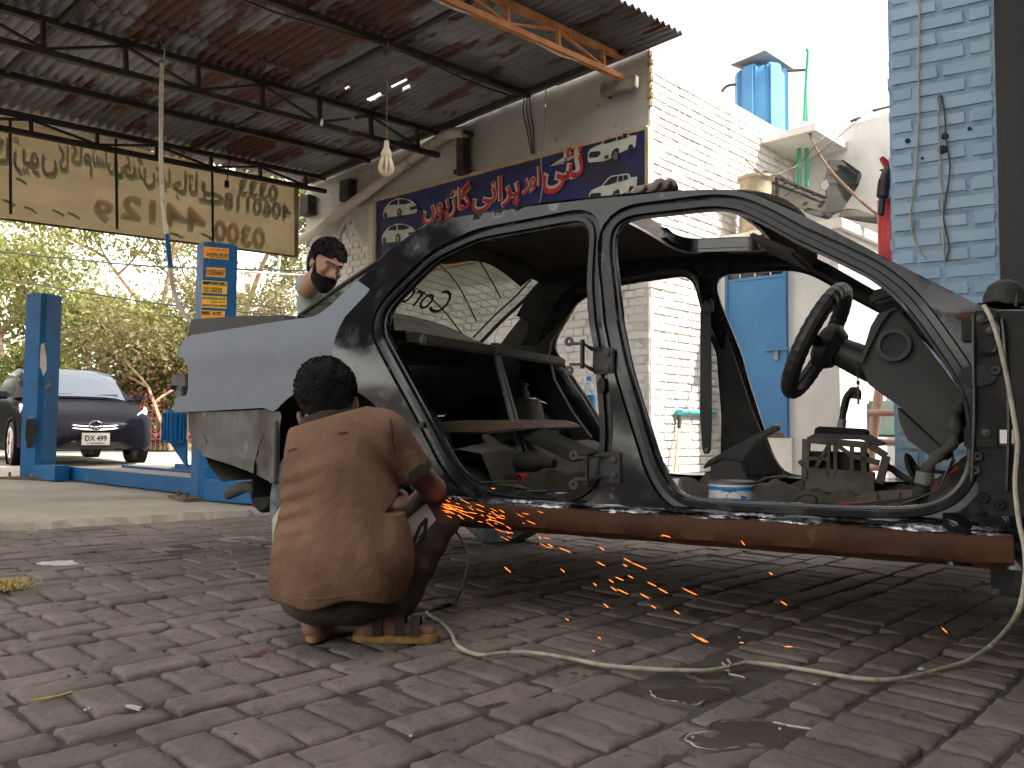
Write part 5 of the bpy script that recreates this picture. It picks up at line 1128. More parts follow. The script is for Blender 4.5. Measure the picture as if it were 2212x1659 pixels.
# sandals
def sandal(heel, toe, wd, nm):
    heel, toe = Vector(heel), Vector(toe); heel.z = toe.z = .012; d = (toe - heel).normalized(); s_ = Vector((-d.y, d.x, 0)); L = (toe - heel).length + .07; o0 = heel - d * .04
    out = []
    for k in range(28):
        a = 2 * math.pi * k / 28; u = .5 - .5 * math.cos(a); w = wd * (abs(math.sin(a)) ** .55) * (.82 + .25 * u); out.append(o0 + d * (L * u) + s_ * (w * (1 if math.sin(a) > 0 else -1)))
    so = MB().prism([p + Vector((0, 0, -.012)) for p in out], (0, 0, .024)).build('sandal_sole', K['sole'], man, bevel=.004)
    for u, h in ((.3, .075), (.55, .062), (.72, .05)):
        c = o0 + d * L * u; MB().grid([[c + d * dd + s_ * (wd * 1.02 * math.cos(t)) + Vector((0, 0, .012 + h * math.sin(t))) for t in np.linspace(0, math.pi, 14)] for dd in (-.014, .014)]).build('sandal_strap', K['collar'], so, True)
    c = o0 + d * L * .1; MB().grid([[o0 + d * (.05 - .052 * math.sin(t)) + s_ * (wd * .95 * math.cos(t)) + Vector((0, 0, dd)) for t in np.linspace(0, math.pi, 14)] for dd in (.05, .075)]).build('heel_strap', K['collar'], so, True)
sandal(MP(610, 1600, .03), toeR, .043, 'R'); sandal(MP(335, 1610, .03), toeL, .042, 'L')
# ---- angle grinder held low in front of him, cutting along the sill
gd = at(925, 1108, 2.83); gax = (at(958, 1108, 2.93) - at(905, 1098, 2.72)).normalized()
gr = thing('angle_grinder', 'black angle grinder held against the rusty sill, throwing sparks', 'grinder', gd)
Q = gax.to_track_quat('Z', 'Y').to_matrix().to_4x4()
MB().lathe([(.001, -.12), (.02, -.12), (.024, -.09), (.024, -.02), (.031, .0), (.031, .07), (.026, .085), (.001, .09)], 18, Q).build('motor_body', K['plastic'], gr, True)
MB().box(gax * .11, (.05, .05, .05), Q.to_3x3()).build('gear_head', K['tin'], gr, bevel=.008)
MB().lathe([(.001, -.0012), (.057, -.0012), (.057, .0012), (.001, .0012)], 28, Matrix.Translation(gax * .12 + Vector((0, 0, -.03))) @ Euler((rad(35), rad(20), 0)).to_matrix().to_4x4()).build('cutting_disc', K['steel'], gr)
# ---- second man beyond the boot, head bowed
D2 = 4.5
def M2(cx, cy, dy=0): return npv(at(630.9 + cx * .1322, 493.8 + cy * .1322, D2 + dy))
man2 = thing('person', 'bearded man in pale green shirt leaning over behind the rear window', 'person')
yaw, tilt, roll_ = rad(38), rad(-26), rad(10)
fwd = Vector((math.sin(yaw) * math.cos(tilt), -math.cos(yaw) * math.cos(tilt), math.sin(tilt)))      # face direction
rt2 = fwd.cross(Z).normalized(); up2 = rt2.cross(fwd).normalized()
rr = rt2 * math.cos(roll_) + up2 * math.sin(roll_); uu = up2 * math.cos(roll_) - rt2 * math.sin(roll_)
R2 = np.array([npv(rr), npv(fwd), npv(uu)]).T; h2 = M2(560, 600, 0)
def loc2(x, y, z): return h2 + npv(rr) * x + npv(fwd) * y + npv(uu) * z
s2a, s2b = M2(330, 1230, .22), M2(900, 1250, .42)
def body2(P):
    f = sd_ell(P, loc2(0, -.005, .02), (.078, .098, .105), R2); f = smin(f, sd_ell(P, loc2(0, .025, -.055), (.060, .068, .07), R2), .03)
    f = smin(f, sd_ell(P, loc2(0, .055, -.085), (.036, .038, .036), R2), .03)
    f = smin(f, sd_cap(P, loc2(0, .088, .018), loc2(0, .112, -.028), .010, .015), .013)     # nose
    for sx in (-1, 1):
        f = smin(f, sd_ell(P, loc2(sx * .017, .098, -.034), (.011, .012, .009), R2), .006)
        f = smin(f, sd_cap(P, loc2(sx * .012, .094, .032), loc2(sx * .05, .078, .034), .009, .008), .012)   # brow
        f = np.maximum(f, -sd_ell(P, loc2(sx * .034, .102, .010), (.018, .02, .012), R2)) if False else -smin(-f, sd_ell(P, loc2(sx * .034, .104, .010), (.018, .02, .011), R2), .008)
        f = smin(f, sd_ell(P, loc2(sx * .033, .078, .008), (.014, .014, .012), R2), .004)       # closed lid
        f = smin(f, sd_ell(P, loc2(sx * .048, .070, -.022), (.02, .02, .018), R2), .015)        # cheek
        f = smin(f, sd_ell(P, loc2(sx * .080, -.008, -.008), (.01, .02, .03), R2), .006)        # ear
    f = smin(f, sd_ell(P, loc2(0, .092, -.062), (.022, .012, .006), R2), .006)
    f = smin(f, sd_cap(P, loc2(0, -.03, -.07), loc2(0, -.10, -.17), .056, .06), .03)
    f = smin(f, sd_cap(P, s2a, s2b, .075, .075), .04); f = smin(f, sd_cap(P, (s2a + s2b) / 2, (s2a + s2b) / 2 + np.array([-.1, .35, -.45]), .13, .13), .05)
    f = smin(f, sd_cap(P, s2a, s2a + np.array([-.02, -.12, -.3]), .05, .04), .03); f = smin(f, sd_cap(P, s2b, s2b + np.array([.02, -.12, -.3]), .05, .04), .03)
    return f
np_mesh('body', sdf_mesh(body2, h2 + np.array([-.5, -.3, -.75]), h2 + np.array([.55, .75, .17]), .0095), K['face'], man2)
fb = sdf_mesh(body2, h2 - .16, h2 + .16, .005)
me_ = man2.children[0].data
def tee(P):
    f = sd_cap(P, s2a, s2b, .088, .088); f = smin(f, sd_cap(P, (s2a + s2b) / 2, (s2a + s2b) / 2 + np.array([-.1, .35, -.45]), .155, .16), .06)
    f = smin(f, sd_cap(P, s2a, s2a + np.array([-.02, -.08, -.2]), .068, .062), .03); f = smin(f, sd_cap(P, s2b, s2b + np.array([.02, -.08, -.2]), .068, .062), .03)
    f = smin(f, sd_cap(P, loc2(0, -.115, -.16), (s2a + s2b) / 2, .07, .1), .04)
    return f + .006 * np.sin(60 * (P[..., 2] + .7 * P[..., 0])) * (np.sin(9 * P[..., 0] + 7 * P[..., 2]) > 0)
np_mesh('shirt', sdf_mesh(tee, h2 + np.array([-.5, -.25, -.85]), h2 + np.array([.6, .8, -.04]), .012), K['tee'], man2)
def hair2(P):
    q = (P - h2) @ R2; x, y, z = q[..., 0], q[..., 1], q[..., 2]
    f = sd_ell(P, loc2(0, -.02, .045), (.096, .108, .105), R2); f = smin(f, sd_ell(P, loc2(0, -.065, -.02), (.078, .055, .08), R2), .03)
    f = f + .0045 * np.sin(75 * x + 20 * z) * np.sin(80 * z - 30 * y) + .003 * np.sin(150 * x) * np.sin(140 * z + 60 * y)
    f = np.maximum(f, -(z - .052 - .0 * x) + np.where(y > .03, 0, -9.)) ; f = np.maximum(f, np.where((z < .05), y - .012 + .15 * np.maximum(-z, 0), -9.))
    return np.maximum(f, -(z + .09))
h2o = np_mesh('hair', sdf_mesh(hair2, h2 - .18, h2 + .18, .0065), K['hair'], man2)
tufts(h2o, h2 + npv(uu) * .045 - npv(fwd) * .02, R2, (.095, .107, .104), 2200, 5, zmin=.05, ymax=.72, ln=.010)
def beard(P):
    q = (P - h2) @ R2; x, y, z = q[..., 0], q[..., 1], q[..., 2]
    f = sd_ell(P, loc2(0, .03, -.068), (.070, .074, .066), R2); f = smin(f, sd_ell(P, loc2(0, .066, -.10), (.044, .045, .042), R2), .02)
    f = np.maximum(f, z + .040 + .45 * (.06 - np.abs(x)) * (np.abs(x) < .06)); m = sd_cap(P, loc2(-.028, .094, -.052), loc2(.028, .094, -.052), .012, .012); m = np.minimum(m, sd_cap(P, loc2(-.03, .092, -.052), loc2(-.045, .07, -.075), .011, .012)); m = np.minimum(m, sd_cap(P, loc2(.03, .092, -.052), loc2(.045, .07, -.075), .011, .012))
    for sx in (-1, 1): m = np.minimum(m, sd_cap(P, loc2(sx * .074, .006, .03), loc2(sx * .062, .03, -.05), .005, .016)); m = np.minimum(m, sd_cap(P, loc2(sx * .016, .107, .036), loc2(sx * .052, .088, .038), .0048, .0035))
    return np.minimum(f, m) + .002 * np.sin(160 * x) * np.sin(150 * z)
np_mesh('beard', sdf_mesh(beard, h2 - .17, h2 + .17, .005), K['hair'], man2)
# ================================================================== BANNER (seen from its back, printing shows through mirrored)
bN = RV.cross(Z).normalized(); 
if bN.y > 0: bN = -bN
BP0 = roofp(aC - .0, 0, 0) + (-bN) * .10                       # plane of the cloth, a hand's width beyond the truss
def bpl(px, py, off=0): return onplane(px, py, BP0 + bN * off, bN)
ban = thing('banner', 'faded yellow cloth banner with mirrored Urdu print hanging from the canopy truss', 'banner')
btl, btr, bbr, bbl = bpl(-140, 222), bpl(640, 398), bpl(640, 553), bpl(-140, 452)
g = MB(); rows = []
for j in range(13):
    rows.append([btl.lerp(btr, i / 60).lerp(bbl.lerp(bbr, i / 60), j / 12) + bN * (.010 * math.sin(i * .5 + j * .3) + .006 * math.sin(i * 1.7)) for i in range(61)])
g.grid(rows).build('cloth', K['banner'], ban, True)
MB().tube([bbl - Z * .01, bbr - Z * .01], .012, 6).build('bottom_rail', K['rustbrown'], ban)
MB().beam(btr + Z * .03, bbr - Z * .02, .06, .02, bN).build('end_strip', K['frametan'], ban)
for a, b in (((22, 258), (23, 462)), ((250, 300), (253, 495)), ((458, 345), (460, 522))): MB().beam(bpl(*a, .04), bpl(*b, .04), .022, .022, bN).build('banner_post', K['trusssteel'], ban)
k3 = .31
def bword(body, x0, x1, y0, y1, m, off=.024, slope=.19, nm='lettering', dx=0, dy=0, bold=.012):
    """word on the banner, mirrored; box given in the photo detail crop (x0..x1, top y0 / bottom y1 at x0)"""
    def fn(a, b):
        x = x1 - (x1 - x0) * a; y = (y1 + 8 - (y1 - y0 + 16) * b) + slope * (x - x0); return bpl((x + dx) * k3, 246.9 + (y + dy) * k3, off)
    return textmap(nm, body, fn, m, ban, font_off=bold)
U_ = dict(gari='\ufb9e\ufeee\ufbfe\ufb8c\ufe8e\ufb94', yon='\ufb9e\ufeee\ufbfe\ufb8c', ka='\ufe8e\ufb90', kam='\ufee1\ufe8e\ufb90', tasalli='\ufbfd\ufee0\ufeb4\ufe97', bakhsh='\ufeb6\ufea8\ufe91', kia='\ufe8e\ufbff\ufb90' if False else '\ufe8e\ufef4\ufb90', jata='\ufe8e\ufe97\ufe8e\ufe9f', hai='\ufbaf\ufba8', nai='\ufbfd\ufe8c\ufee7', aur='\ufead\ufeed\ufe8d', purani='\ufbfd\ufee7\ufe8d\ufeae\ufb58')
for body, x0, x1, y0, y1 in (('\ufe8e\ufb94', -60, 62, 130, 320), (U_['yon'], 85, 395, 150, 400), (U_['ka'], 405, 475, 215, 385), (U_['kam'], 485, 640, 200, 410), (U_['tasalli'], 640, 800, 205, 390), (U_['bakhsh'], 800, 1080, 270, 480), (U_['kia'], 1085, 1185, 370, 510), (U_['jata'], 1195, 1375, 390, 570), (U_['hai'], 1380, 1555, 470, 600)):
    bword(body, x0, x1, y0, y1, K['teal'], .020, dx=8, dy=22, slope=.10); bword(body, x0, x1, y0, y1, K['bannerink'], .024, slope=.10)
for body, x0, x1, y0, y1, m in (('0333', 1670, 1940, 452, 545, 'bannerink'), ('4060118', 1565, 2030, 545, 640, 'bannerink'), ('0300', 1495, 1850, 735, 860, 'bannerred'), ('4412', 850, 1440, 560, 700, 'bannerred'), ('9', 660, 790, 590, 720, 'bannerred')):
    bword(body, x0, x1, y0, y1, K['teal'], .020, dx=-9, dy=20, bold=.02); bword(body, x0, x1, y0, y1, K[m], .024, bold=.02)
for x0, x1, y in ((110, 190, 440), (20, 110, 590), (170, 260, 640), (360, 450, 660), (470, 560, 680), (1400, 1480, 825), (1160, 1280, 815)):
    MB().prism([bpl(x * k3, 246.9 + yy * k3, .02) for x, yy in ((x0, y), (x0 + (x1 - x0) * .5, y + 12), (x1, y + 40), (x1 - 8, y + 56), (x0 + (x1 - x0) * .45, y + 30), (x0, y + 14))], bN * .001).build('lettering', K['teal'], ban)
# ================================================================== BLUE SIGNBOARD
def spl(px, py, off=.05): return onplane(px, py, C0 + WN * off, WN)
sg = thing('signboard', 'dark blue signboard with red Urdu words and pictures of cars on the wall', 'sign')
pl = MB(); tl, tr = spl(813, 433), spl(1399, 276); zb2 = 2.42
bl_, br_ = Vector((tl.x, tl.y, zb2)), Vector((tr.x, tr.y, zb2))
rows = [[tl.lerp(tr, i / 40).lerp(bl_.lerp(br_, i / 40), j / 12) + WN * (.006 * math.sin(i * .8 + j * .9) * math.sin(j * .5 + i * .3)) for i in range(41)] for j in range(13)]
pl.grid(rows).build('sign_sheet', K['signblue'], sg, True)
for a, b in ((tl, tr), (bl_, br_), (tl, bl_), (tr, br_)): MB().beam(a + WN * .004, b + WN * .004, .035, .035, WN).build('sign_frame', K['frametan'], sg)
MB().beam(spl(804, 445), Vector((spl(804, 445).x, spl(804, 445).y, zb2)), .09, .03, WN).build('edge_strip', K['signcream'], sg)
k4 = .2976
def sx(x, y, off=.07): return spl(768 + x * k4, 246.9 + y * k4, off)
def sword(body, x0, x1, yt, yb, slope=-.235):
    for off, m, bold, dz in ((.066, 'signcream', .055, 0), (.072, 'signred', .012, 0)):
        e = (x1 - x0) * .0
        def fn(a, b): x = x0 + (x1 - x0) * a; return sx(x, yb - (yb - yt) * b + slope * (x - x0), off)
        textmap('lettering', body, fn, K[m], sg, font_off=bold)
sword(U_['nai'], 1355, 1652, 285, 596); sword(U_['aur'], 1205, 1342, 405, 592); sword(U_['purani'], 842, 1194, 495, 745); sword(U_['gari'], 485, 840, 560, 815)
MB().prism([sx(1325, 680), sx(1345, 655), sx(1372, 632), sx(1360, 660), sx(1340, 680)], WN * .003).build('lettering', K['signred'], sg)
# printed vehicles
def pic(polys, name):
    base = None
    for k, (m, P) in enumerate(polys):
        o = MB().prism([sx(x, y, .062 + .0022 * k) for x, y in P], WN * .0015).build('vehicle_picture' if k == 0 else ('picture_detail'), K[m], sg if k == 0 else base); base = base or o
def ell(cx, cy, rx, ry, n=16): return [(cx + rx * math.cos(2 * math.pi * i / n), cy + ry * math.sin(2 * math.pi * i / n)) for i in range(n)]
def pickup(ox, oy, cab):
    T = lambda L: [(x + ox, y + oy - .02 * x) for x, y in L]
    pic([('signwhite', T([(0, 200), (5, 150), (20, 125), (60, 105), (95, 92), (135, 45), (165, 20), (285, 5), (300, 12), (305, 35), (355, 30), (350, 110), (330, 125), (325, 95), (300, 100), (292, 130), (230, 160), (225, 120), (205, 120), (185, 150), (185, 190), (120, 215), (10, 222)])),
         ('ink', T([(8, 165), (22, 145), (85, 140), (95, 160), (70, 185), (12, 190)])), ('ink', T([(105, 92), (142, 50), (168, 28), (215, 22), (205, 65), (150, 85)])), ('ink', T([(220, 22), (250, 18), (248, 58), (214, 66)])), ('ink', T([(256, 17), (283, 15), (290, 45), (254, 56)])),
         ('rubber', T(ell(200, 175, 28, 48))), ('silver', T(ell(200, 178, 18, 34))), ('rubber', T(ell(318, 130, 14, 34))), ('ink', T([(120, 175), (150, 168), (150, 195), (122, 198)]))], 'pickup')
pickup(1685, 128, 0); pickup(1690, 430, 1)
def sedan(ox, oy):
    T = lambda L: [(x + ox, y + oy - .0 * x) for x, y in L]
    pic([('signwhite', T([(0, 110), (15, 70), (45, 35), (100, 5), (160, 5), (215, 25), (245, 55), (250, 90), (240, 110), (170, 125), (60, 140), (5, 150)])), ('ink', T([(40, 55), (70, 25), (105, 12), (108, 50)])), ('ink', T([(115, 12), (165, 12), (205, 35), (160, 48), (118, 52)])), ('rubber', T(ell(118, 112, 18, 34))), ('silver', T(ell(118, 112, 10, 22))), ('rubber', T(ell(18, 128, 10, 24))), ('ink', T([(190, 70), (240, 60), (248, 80), (200, 92)]))], 'sedan')
sedan(200, 605); sedan(190, 790)
# ================================================================== things on the sign wall
def wallp(px, py, off=.08): return onplane(px, py, C0 + WN * off, WN)
pp = thing('drain_pipe', 'pale drain pipe slanting along the wall below the canopy', 'pipe')
path = [wallp(*p, .14) for p in ((1005, 287), (985, 287), (965, 292), (940, 308), (860, 365), (760, 440), (665, 508), (640, 522))]
MB().tube(spline(path, 5), .062, 14).build('pipe', K['pvc'], pp, True)
for px, py in ((930, 316), (882, 350), (962, 294)): q = wallp(px, py, .14); d = (wallp(px - 20, py + 14, .14) - q).normalized(); MB().tube([q - d * .02, q + d * .02], .068, 14).build('pipe_joint', K['pvc'], pp, True)
sd_ = thing('flue_box', 'sooty square flue stub on the wall above the sign', 'flue'); a, b = wallp(1001, 290, .10), wallp(1001, 372, .10)
MB().beam(a, b, .11, .12, WN).build('flue', K['soot'], sd_, bevel=.006); MB().box(b, (.16, .16, .05), Matrix((WU, WN, Z)).transposed()).build('flue_foot', K['soot'], sd_, bevel=.006); MB().box(a, (.16, .16, .05), Matrix((WU, WN, Z)).transposed()).build('flue_head', K['soot'], sd_, bevel=.006)
lf = thing('light_batten', 'dusty tube light batten fixed high on the wall near the corner', 'light'); a, b = wallp(1300, 196, .12), wallp(1376, 176, .12)
MB().beam(a, b, .12, .07, WN).build('batten', K['lightfix'], lf, bevel=.008); MB().beam(a.lerp(b, .1) - WN * .08, a.lerp(b, .1) - Z * .05 - WN * .06, .03, .06).build('bracket', K['soot'], lf)
for (px, py), lab in (((752, 412), 'dark junction box on the wall above the drain pipe'), ((665, 445), 'dark metal box at the far end of the wall')):
    MB_ = MB().box(wallp(px, py, .08), (.20, .13, .26), Matrix((WU, WN, Z)).transposed()); o = MB_.build('junction_box', K['soot'], None, bevel=.01); tag(o, lab, 'box')
def wire(name, pts, r, m, lab, cat='wire', n=6, group=None): return tag(MB().tube(spline(pts, n), r, 6).build(name, m, None, True), lab, cat, group)
wire('hanging_wire', [wallp(*p, .10) for p in ((1183, 80), (1180, 170), (1176, 270), (1168, 330), (1172, 400), (1163, 450))], .006, K['cable'], 'thin pale wire hanging from the front truss across the sign')
for k in range(3): wire('wall_wire', [wallp(*p, .04) for p in ((1134 + 5 * k, 195), (1130 + 8 * k, 240), (1138 + 7 * k, 280), (1148 + 3 * k, 332))], .006, K['blackcable'], ('leftmost', 'middle', 'rightmost')[k] + ' of three dark wires running down the plaster above the sign')
tw = [roofp(aF, b, -.26) + Vector((0, 0, .03 * math.sin(b * 5))) for b in np.linspace(.6, 4.5, 14)]
wire('truss_wire', tw, .008, K['cable'], 'pale cable tied along the front truss')
wire('purlin_wire', [roofp(aE, b, -.1 - .03 * math.sin(b * 2.7)) for b in np.linspace(.2, 7, 14)], .009, K['blackcable'], 'dark cable sagging below the purlin')
# hanging energy-saving bulb
d_ = 6.3
bt0 = at(835, 310, d_); bk = thing('hanging_bulb', 'cream energy saving lamp hanging on a wire below the canopy', 'lamp')
MB().tube([at(838, 92, d_), at(836, 200, d_), bt0], .005, 6).build('flex', K['woodbrown'], bk, True)
MB().lathe([(.001, .02), (.018, .018), (.02, -.03), (.035, -.06), (.042, -.075), (.042, -.10), (.035, -.11), (.001, -.11)], 20, Matrix.Translation(bt0)).build('lamp_cap', K['cream'], bk, True)
for k in range(4):
    a = math.pi * k / 4 + .2; dv = Vector((math.cos(a), math.sin(a), 0)); P = [bt0 + dv * (s_ * r) + Z * z for s_, r, z in ((-1, .025, -.10), (-1, .045, -.16), (-1, .05, -.2), (-1, .025, -.235), (1, .0, -.24), (1, .025, -.235), (1, .05, -.2), (1, .045, -.16), (1, .025, -.10))]
    MB().tube(spline(P, 4), .011, 8).build('lamp_tube', K['bulb'], bk, True)
b2 = at(490, 395, 9.2); b3 = thing('bulb_holder', 'small dark bulb holder hanging on a wire in front of the banner', 'lamp holder')
MB().tube(spline([at(496, 305, 9.2), at(495, 350, 9.2), b2], 4), .006, 6).build('flex', K['blackcable'], b3); MB().lathe([(.001, .03), (.025, .02), (.03, -.05), (.001, -.06)], 12, Matrix.Translation(b2)).build('holder', K['blackcable'], b3, True)
# hose hanging from the canopy down to the lift
hp = [at(*p) for p in ((350, 138, 6.6), (348, 240, 6.6), (348, 360, 6.6), (352, 440, 6.6), (362, 520, 6.55), (368, 580, 6.5), (376, 630, 6.4), (395, 675, 6.3), (425, 700, 6.2), (470, 705, 6.1))]
ho = thing('air_hose', 'cream and blue air hose hanging from the canopy down behind the boot', 'hose')
MB().tube(spline(hp[:5], 6), .017, 10).build('upper_hose', K['cream'], ho, True); MB().tube(spline(hp[3:6], 6)[5:], .0185, 10).build('blue_sleeve', K['liftblue'], ho, True); MB().tube(spline(hp[4:], 6), .018, 10).build('lower_hose', K['pvc'], ho, True)
wire('hose_tie', [at(343, 70, 6.8), at(350, 100, 6.7), at(356, 110, 6.65), at(351, 140, 6.6)], .006, K['cable'], 'thin wire loop tying the hose to the truss')
# ================================================================== FOUR-POST LIFT
SLZ = .045
def gslab(px, py): return gnd(px, py, SLZ)
l1, l2 = gslab(78, 1034), gslab(445, 1080); ldir = (l2 - l1).normalized(); lper = Vector((ldir.y, -ldir.x, 0))
if lper.y < 0: lper = -lper
lift = thing('car_lift', 'blue four post car lift with stickers on the near post', 'car lift')
LR = Matrix((ldir, lper, Z)).transposed()
def post(c, w, dp, h, ang):
    Rm = Matrix.Rotation(ang, 3, 'Z'); pts = [Rm @ Vector(p) for p in ((-w / 2, -dp / 2 + .04, 0), (-w / 2 + .04, -dp / 2, 0), (w / 2 - .04, -dp / 2, 0), (w / 2, -dp / 2 + .04, 0), (w / 2, dp / 2, 0), (-w / 2, dp / 2, 0))]
    p = MB().prism([Vector(c) + q for q in pts], (0, 0, h)).build('lift_post', K['liftblue'], lift)
    MB().box(Vector(c) + Z * .012, (w + .28, dp + .2, .024), Rm).build('base_plate', K['rustbrown'], p)
    for sx_, sy_ in ((-1, -1), (1, -1), (-1, 1), (1, 1)): MB().tube([Vector(c) + Rm @ Vector((sx_ * (w / 2 + .09), sy_ * dp / 2, .02)), Vector(c) + Rm @ Vector((sx_ * (w / 2 + .09), sy_ * dp / 2, .07))], .012, 6).build('anchor_bolt', K['rustbrown'], p)
    return p
h1 = at(90, 634, (l1 - CAM).dot(FW)).z - SLZ; h2_ = at(460, 517, (l2 - CAM).dot(FW)).z - SLZ
p1 = post(l1, .27, .24, h1, rad(-15)); p2 = post(l2 + Vector((.0, .12, 0)), .27, .22, h2_, rad(37))
o3 = l1 + lper * 2.6; o4 = l2 + lper * 2.6
# patches of worn paint on the far post
fpost = lambda px, py, off=0: at(px, py, (l1 - CAM).dot(FW) - .155 - off)
MB().prism([fpost(*q) for q in ((88, 745), (95, 740), (100, 775), (100, 800), (93, 812), (90, 800), (86, 790))], (0, .004, 0)).build('worn_patch', K['pvc'], p1)
MB().prism([fpost(*q) for q in ((57, 905), (76, 905), (78, 925), (70, 965), (58, 970), (54, 940))], (0, .004, 0)).build('worn_patch', K['carinner'], p1)
ra, rb = l1 + lper * .28 + Z * .14, l2 + lper * .28 + Z * .14
for k, off in enumerate((.0, 1.15)):
    a, b = l1 + ldir * .55 + lper * (.12 + off) + Z * .10, l2 + ldir * .6 + lper * (.12 + off) + Z * .10
    rwy = MB().prism([a, b, b + lper * .55, a + lper * .55], (0, 0, .02)).build('runway', K['concrete'], lift)
    for q in (0, .55): MB().beam(a + lper * q - Z * .02, b + lper * q - Z * .02, .03, .13).build('runway_side', K['liftblue'], rwy)
    MB().prism([a, a + lper * .55, a + lper * .55 - ldir * .35 - Z * .06, a - ldir * .35 - Z * .06], (0, 0, .015)).build('ramp', K['tin'], rwy)
MB().beam(l1 + ldir * .12 + Z * .08, l1 + ldir * .7 + Z * .09, .14, .15).build('cross_beam', K['liftblue'], lift)
MB().beam(l2 + ldir * .1 + Z * .09, l2 + ldir * 1.1 + lper * .1 + Z * .10, .16, .16).build('cross_beam', K['liftblue'], lift)
dp2 = (l2 - CAM).dot(FW)
q = at(376, 921, dp2 - .05); mo = MB().lathe([(.001, -.13), (.068, -.13), (.075, -.115), (.075, .115), (.068, .13), (.001, .13)], 24, Matrix.Translation(q)).build('lift_motor', K['liftblue'], lift, True)
for k in range(18): a = 2 * math.pi * k / 18; MB().box(q + Vector((.08 * math.cos(a), .08 * math.sin(a), 0)), (.024, .005, .21), Matrix.Rotation(a, 3, 'Z')).build('cooling_fin', K['liftblue'], mo)
MB().prism([at(*p, dp2 - .02) for p in ((366, 955), (400, 950), (402, 1010))], (0, .04, 0)).build('motor_bracket', K['liftblue'], lift)
ln_ = thing('street_lantern', 'white street lantern showing right of the stickered post', 'lantern'); q = at(512, 605, 13.0)
MB().lathe([(.001, .16), (.04, .14), (.05, .08), (.15, .05), (.15, .02), (.12, .0), (.12, -.16), (.11, -.19), (.001, -.19)], 18, Matrix.Translation(q)).build('lantern_body', K['white'], ln_, True); MB().tube([q + Z * .14, q + Z * .2 + Vector((.6, 2, .25))], .02, 6).build('bracket_arm', K['tin'], ln_)
# stickers on the near post
fc = l2 + Vector((0, .12, 0)); Rm = Matrix.Rotation(rad(37), 3, 'Z'); fn_ = Rm @ Vector((0, -1, 0)); fp_ = fc + fn_ * (.11 + .002)
def pst(px, py, off=0): return onplane(px, py, fp_ + fn_ * off, fn_)
def sticker(quad, m, texts, lab):
    s_ = MB().prism([pst(*p) for p in quad], fn_ * .001).build('sticker', K[m], lift); s_['label'] = lab
    for body, (x0, y0, x1, y1), ink in texts:
        sl_ = (quad[1][1] - quad[0][1]) / (quad[1][0] - quad[0][0])
        textmap('sticker_print', body, lambda a, b: pst(x0 + (x1 - x0) * a, y1 - (y1 - y0) * b + sl_ * (x1 - x0) * a, .003), K[ink], s_, font_off=.02)
    return s_
sticker(((440, 532), (494, 537), (494, 562), (440, 557)), 'sticker_orange', (('24', (446, 546, 454, 552), 'ink'), ('0306-1301303', (456, 545, 493, 552), 'ink'), ('\ufbae\ufecf \ufead\ufead\ufeed\ufee2 \ufe8f\ufe8e\ufea0\ufee7\ufb58', (455, 535, 491, 541), 'ink'), ('0300-4119696 0333-1301303', (455, 553, 492, 556), 'ink')), 'orange sticker at the top of the post')
sticker(((446, 577), (487, 579), (486, 600), (445, 597)), 'sticker_orange', (('5556667', (455, 582, 485, 594), 'ink'), ('0334', (447, 583, 454, 587), 'ink'), ('0346', (447, 589, 454, 593), 'ink')), 'orange sticker with a bold number')
sy = sticker(((436, 605), (491, 609), (490, 636), (435, 632)), 'sticker_yellow', (('0321-2828228', (440, 619, 480, 624), 'ink'), ('0321-8483228', (440, 625, 480, 630), 'ink')), 'yellow sticker with a black heading')
MB().prism([pst(*p, .002) for p in ((438, 607), (489, 611), (489, 618), (438, 614))], fn_ * .001).build('heading_band', K['ink'], sy)
textmap('sticker_print', '\ufee6\ufe8e\ufe98\ufeb4\ufb90\ufe8e\ufb58 \ufedd\ufe8d', lambda a, b: pst(450 + 38 * a, 615.5 - 6 * b + 2 * a, .005), K['sticker_yellow'], sy, font_off=.02)
sticker(((435, 638), (490, 641), (489, 667), (436, 664)), 'sticker_yellow', (('0347-9692387/0300-7991387', (437, 641, 488, 646), 'ink'), ('0300-4012051/0301-4400287', (437, 656, 488, 661), 'ink'), ('\ufea5\ufeed\ufee9 \ufe8e\ufea0\ufee7\ufb58', (455, 648, 486, 655), 'ink')), 'yellow orange sticker with two rows of numbers')
sticker(((434, 670), (486, 672), (485, 690), (434, 690)), 'sticker_orange', (('MB', (437, 672, 454, 679), 'ink'), ('\ufe8e\ufb94', (460, 673, 480, 680), 'ink')), 'orange sticker half hidden by the boot lid')
# ================================================================== PARKED CAR behind the lift
PY = rad(40); pf = Vector((math.sin(PY), -math.cos(PY), 0)); pside = Vector((math.cos(PY), math.sin(PY), 0))
fcn = gslab(205, 1010) ; dF = 11.6; c_ = at(203, 1000, dF); fcn = Vector((c_.x, c_.y, SLZ))
pr = thing('parked_car', 'dark purple hatchback with chrome grille parked beyond the lift', 'car', fcn, PY - math.pi / 2)   # local x forward, y to the left of the car
def loft(secs, m, name, parent=pr, smooth=True):
    mb = MB(); mb.grid([[Vector(p) for p in s_] for s_ in secs]); return mb.build(name, m, parent, smooth)
def sec(x, w, zb, zs, zt, wt, n=9):
    """half ring mirrored: bottom, side, shoulder, top"""
    half = [(w * .9, zb), (w, zb + .08), (w * 1.0, (zb + zs) / 2), (w * .985, zs - .08), (w * .95, zs), (wt, zs + (zt - zs) * .75), (wt * .55, zt - .004), (0, zt)]
    return [Vector((x, y, z)) for y, z in half] + [Vector((x, -y, z)) for y, z in half[::-1][1:]]
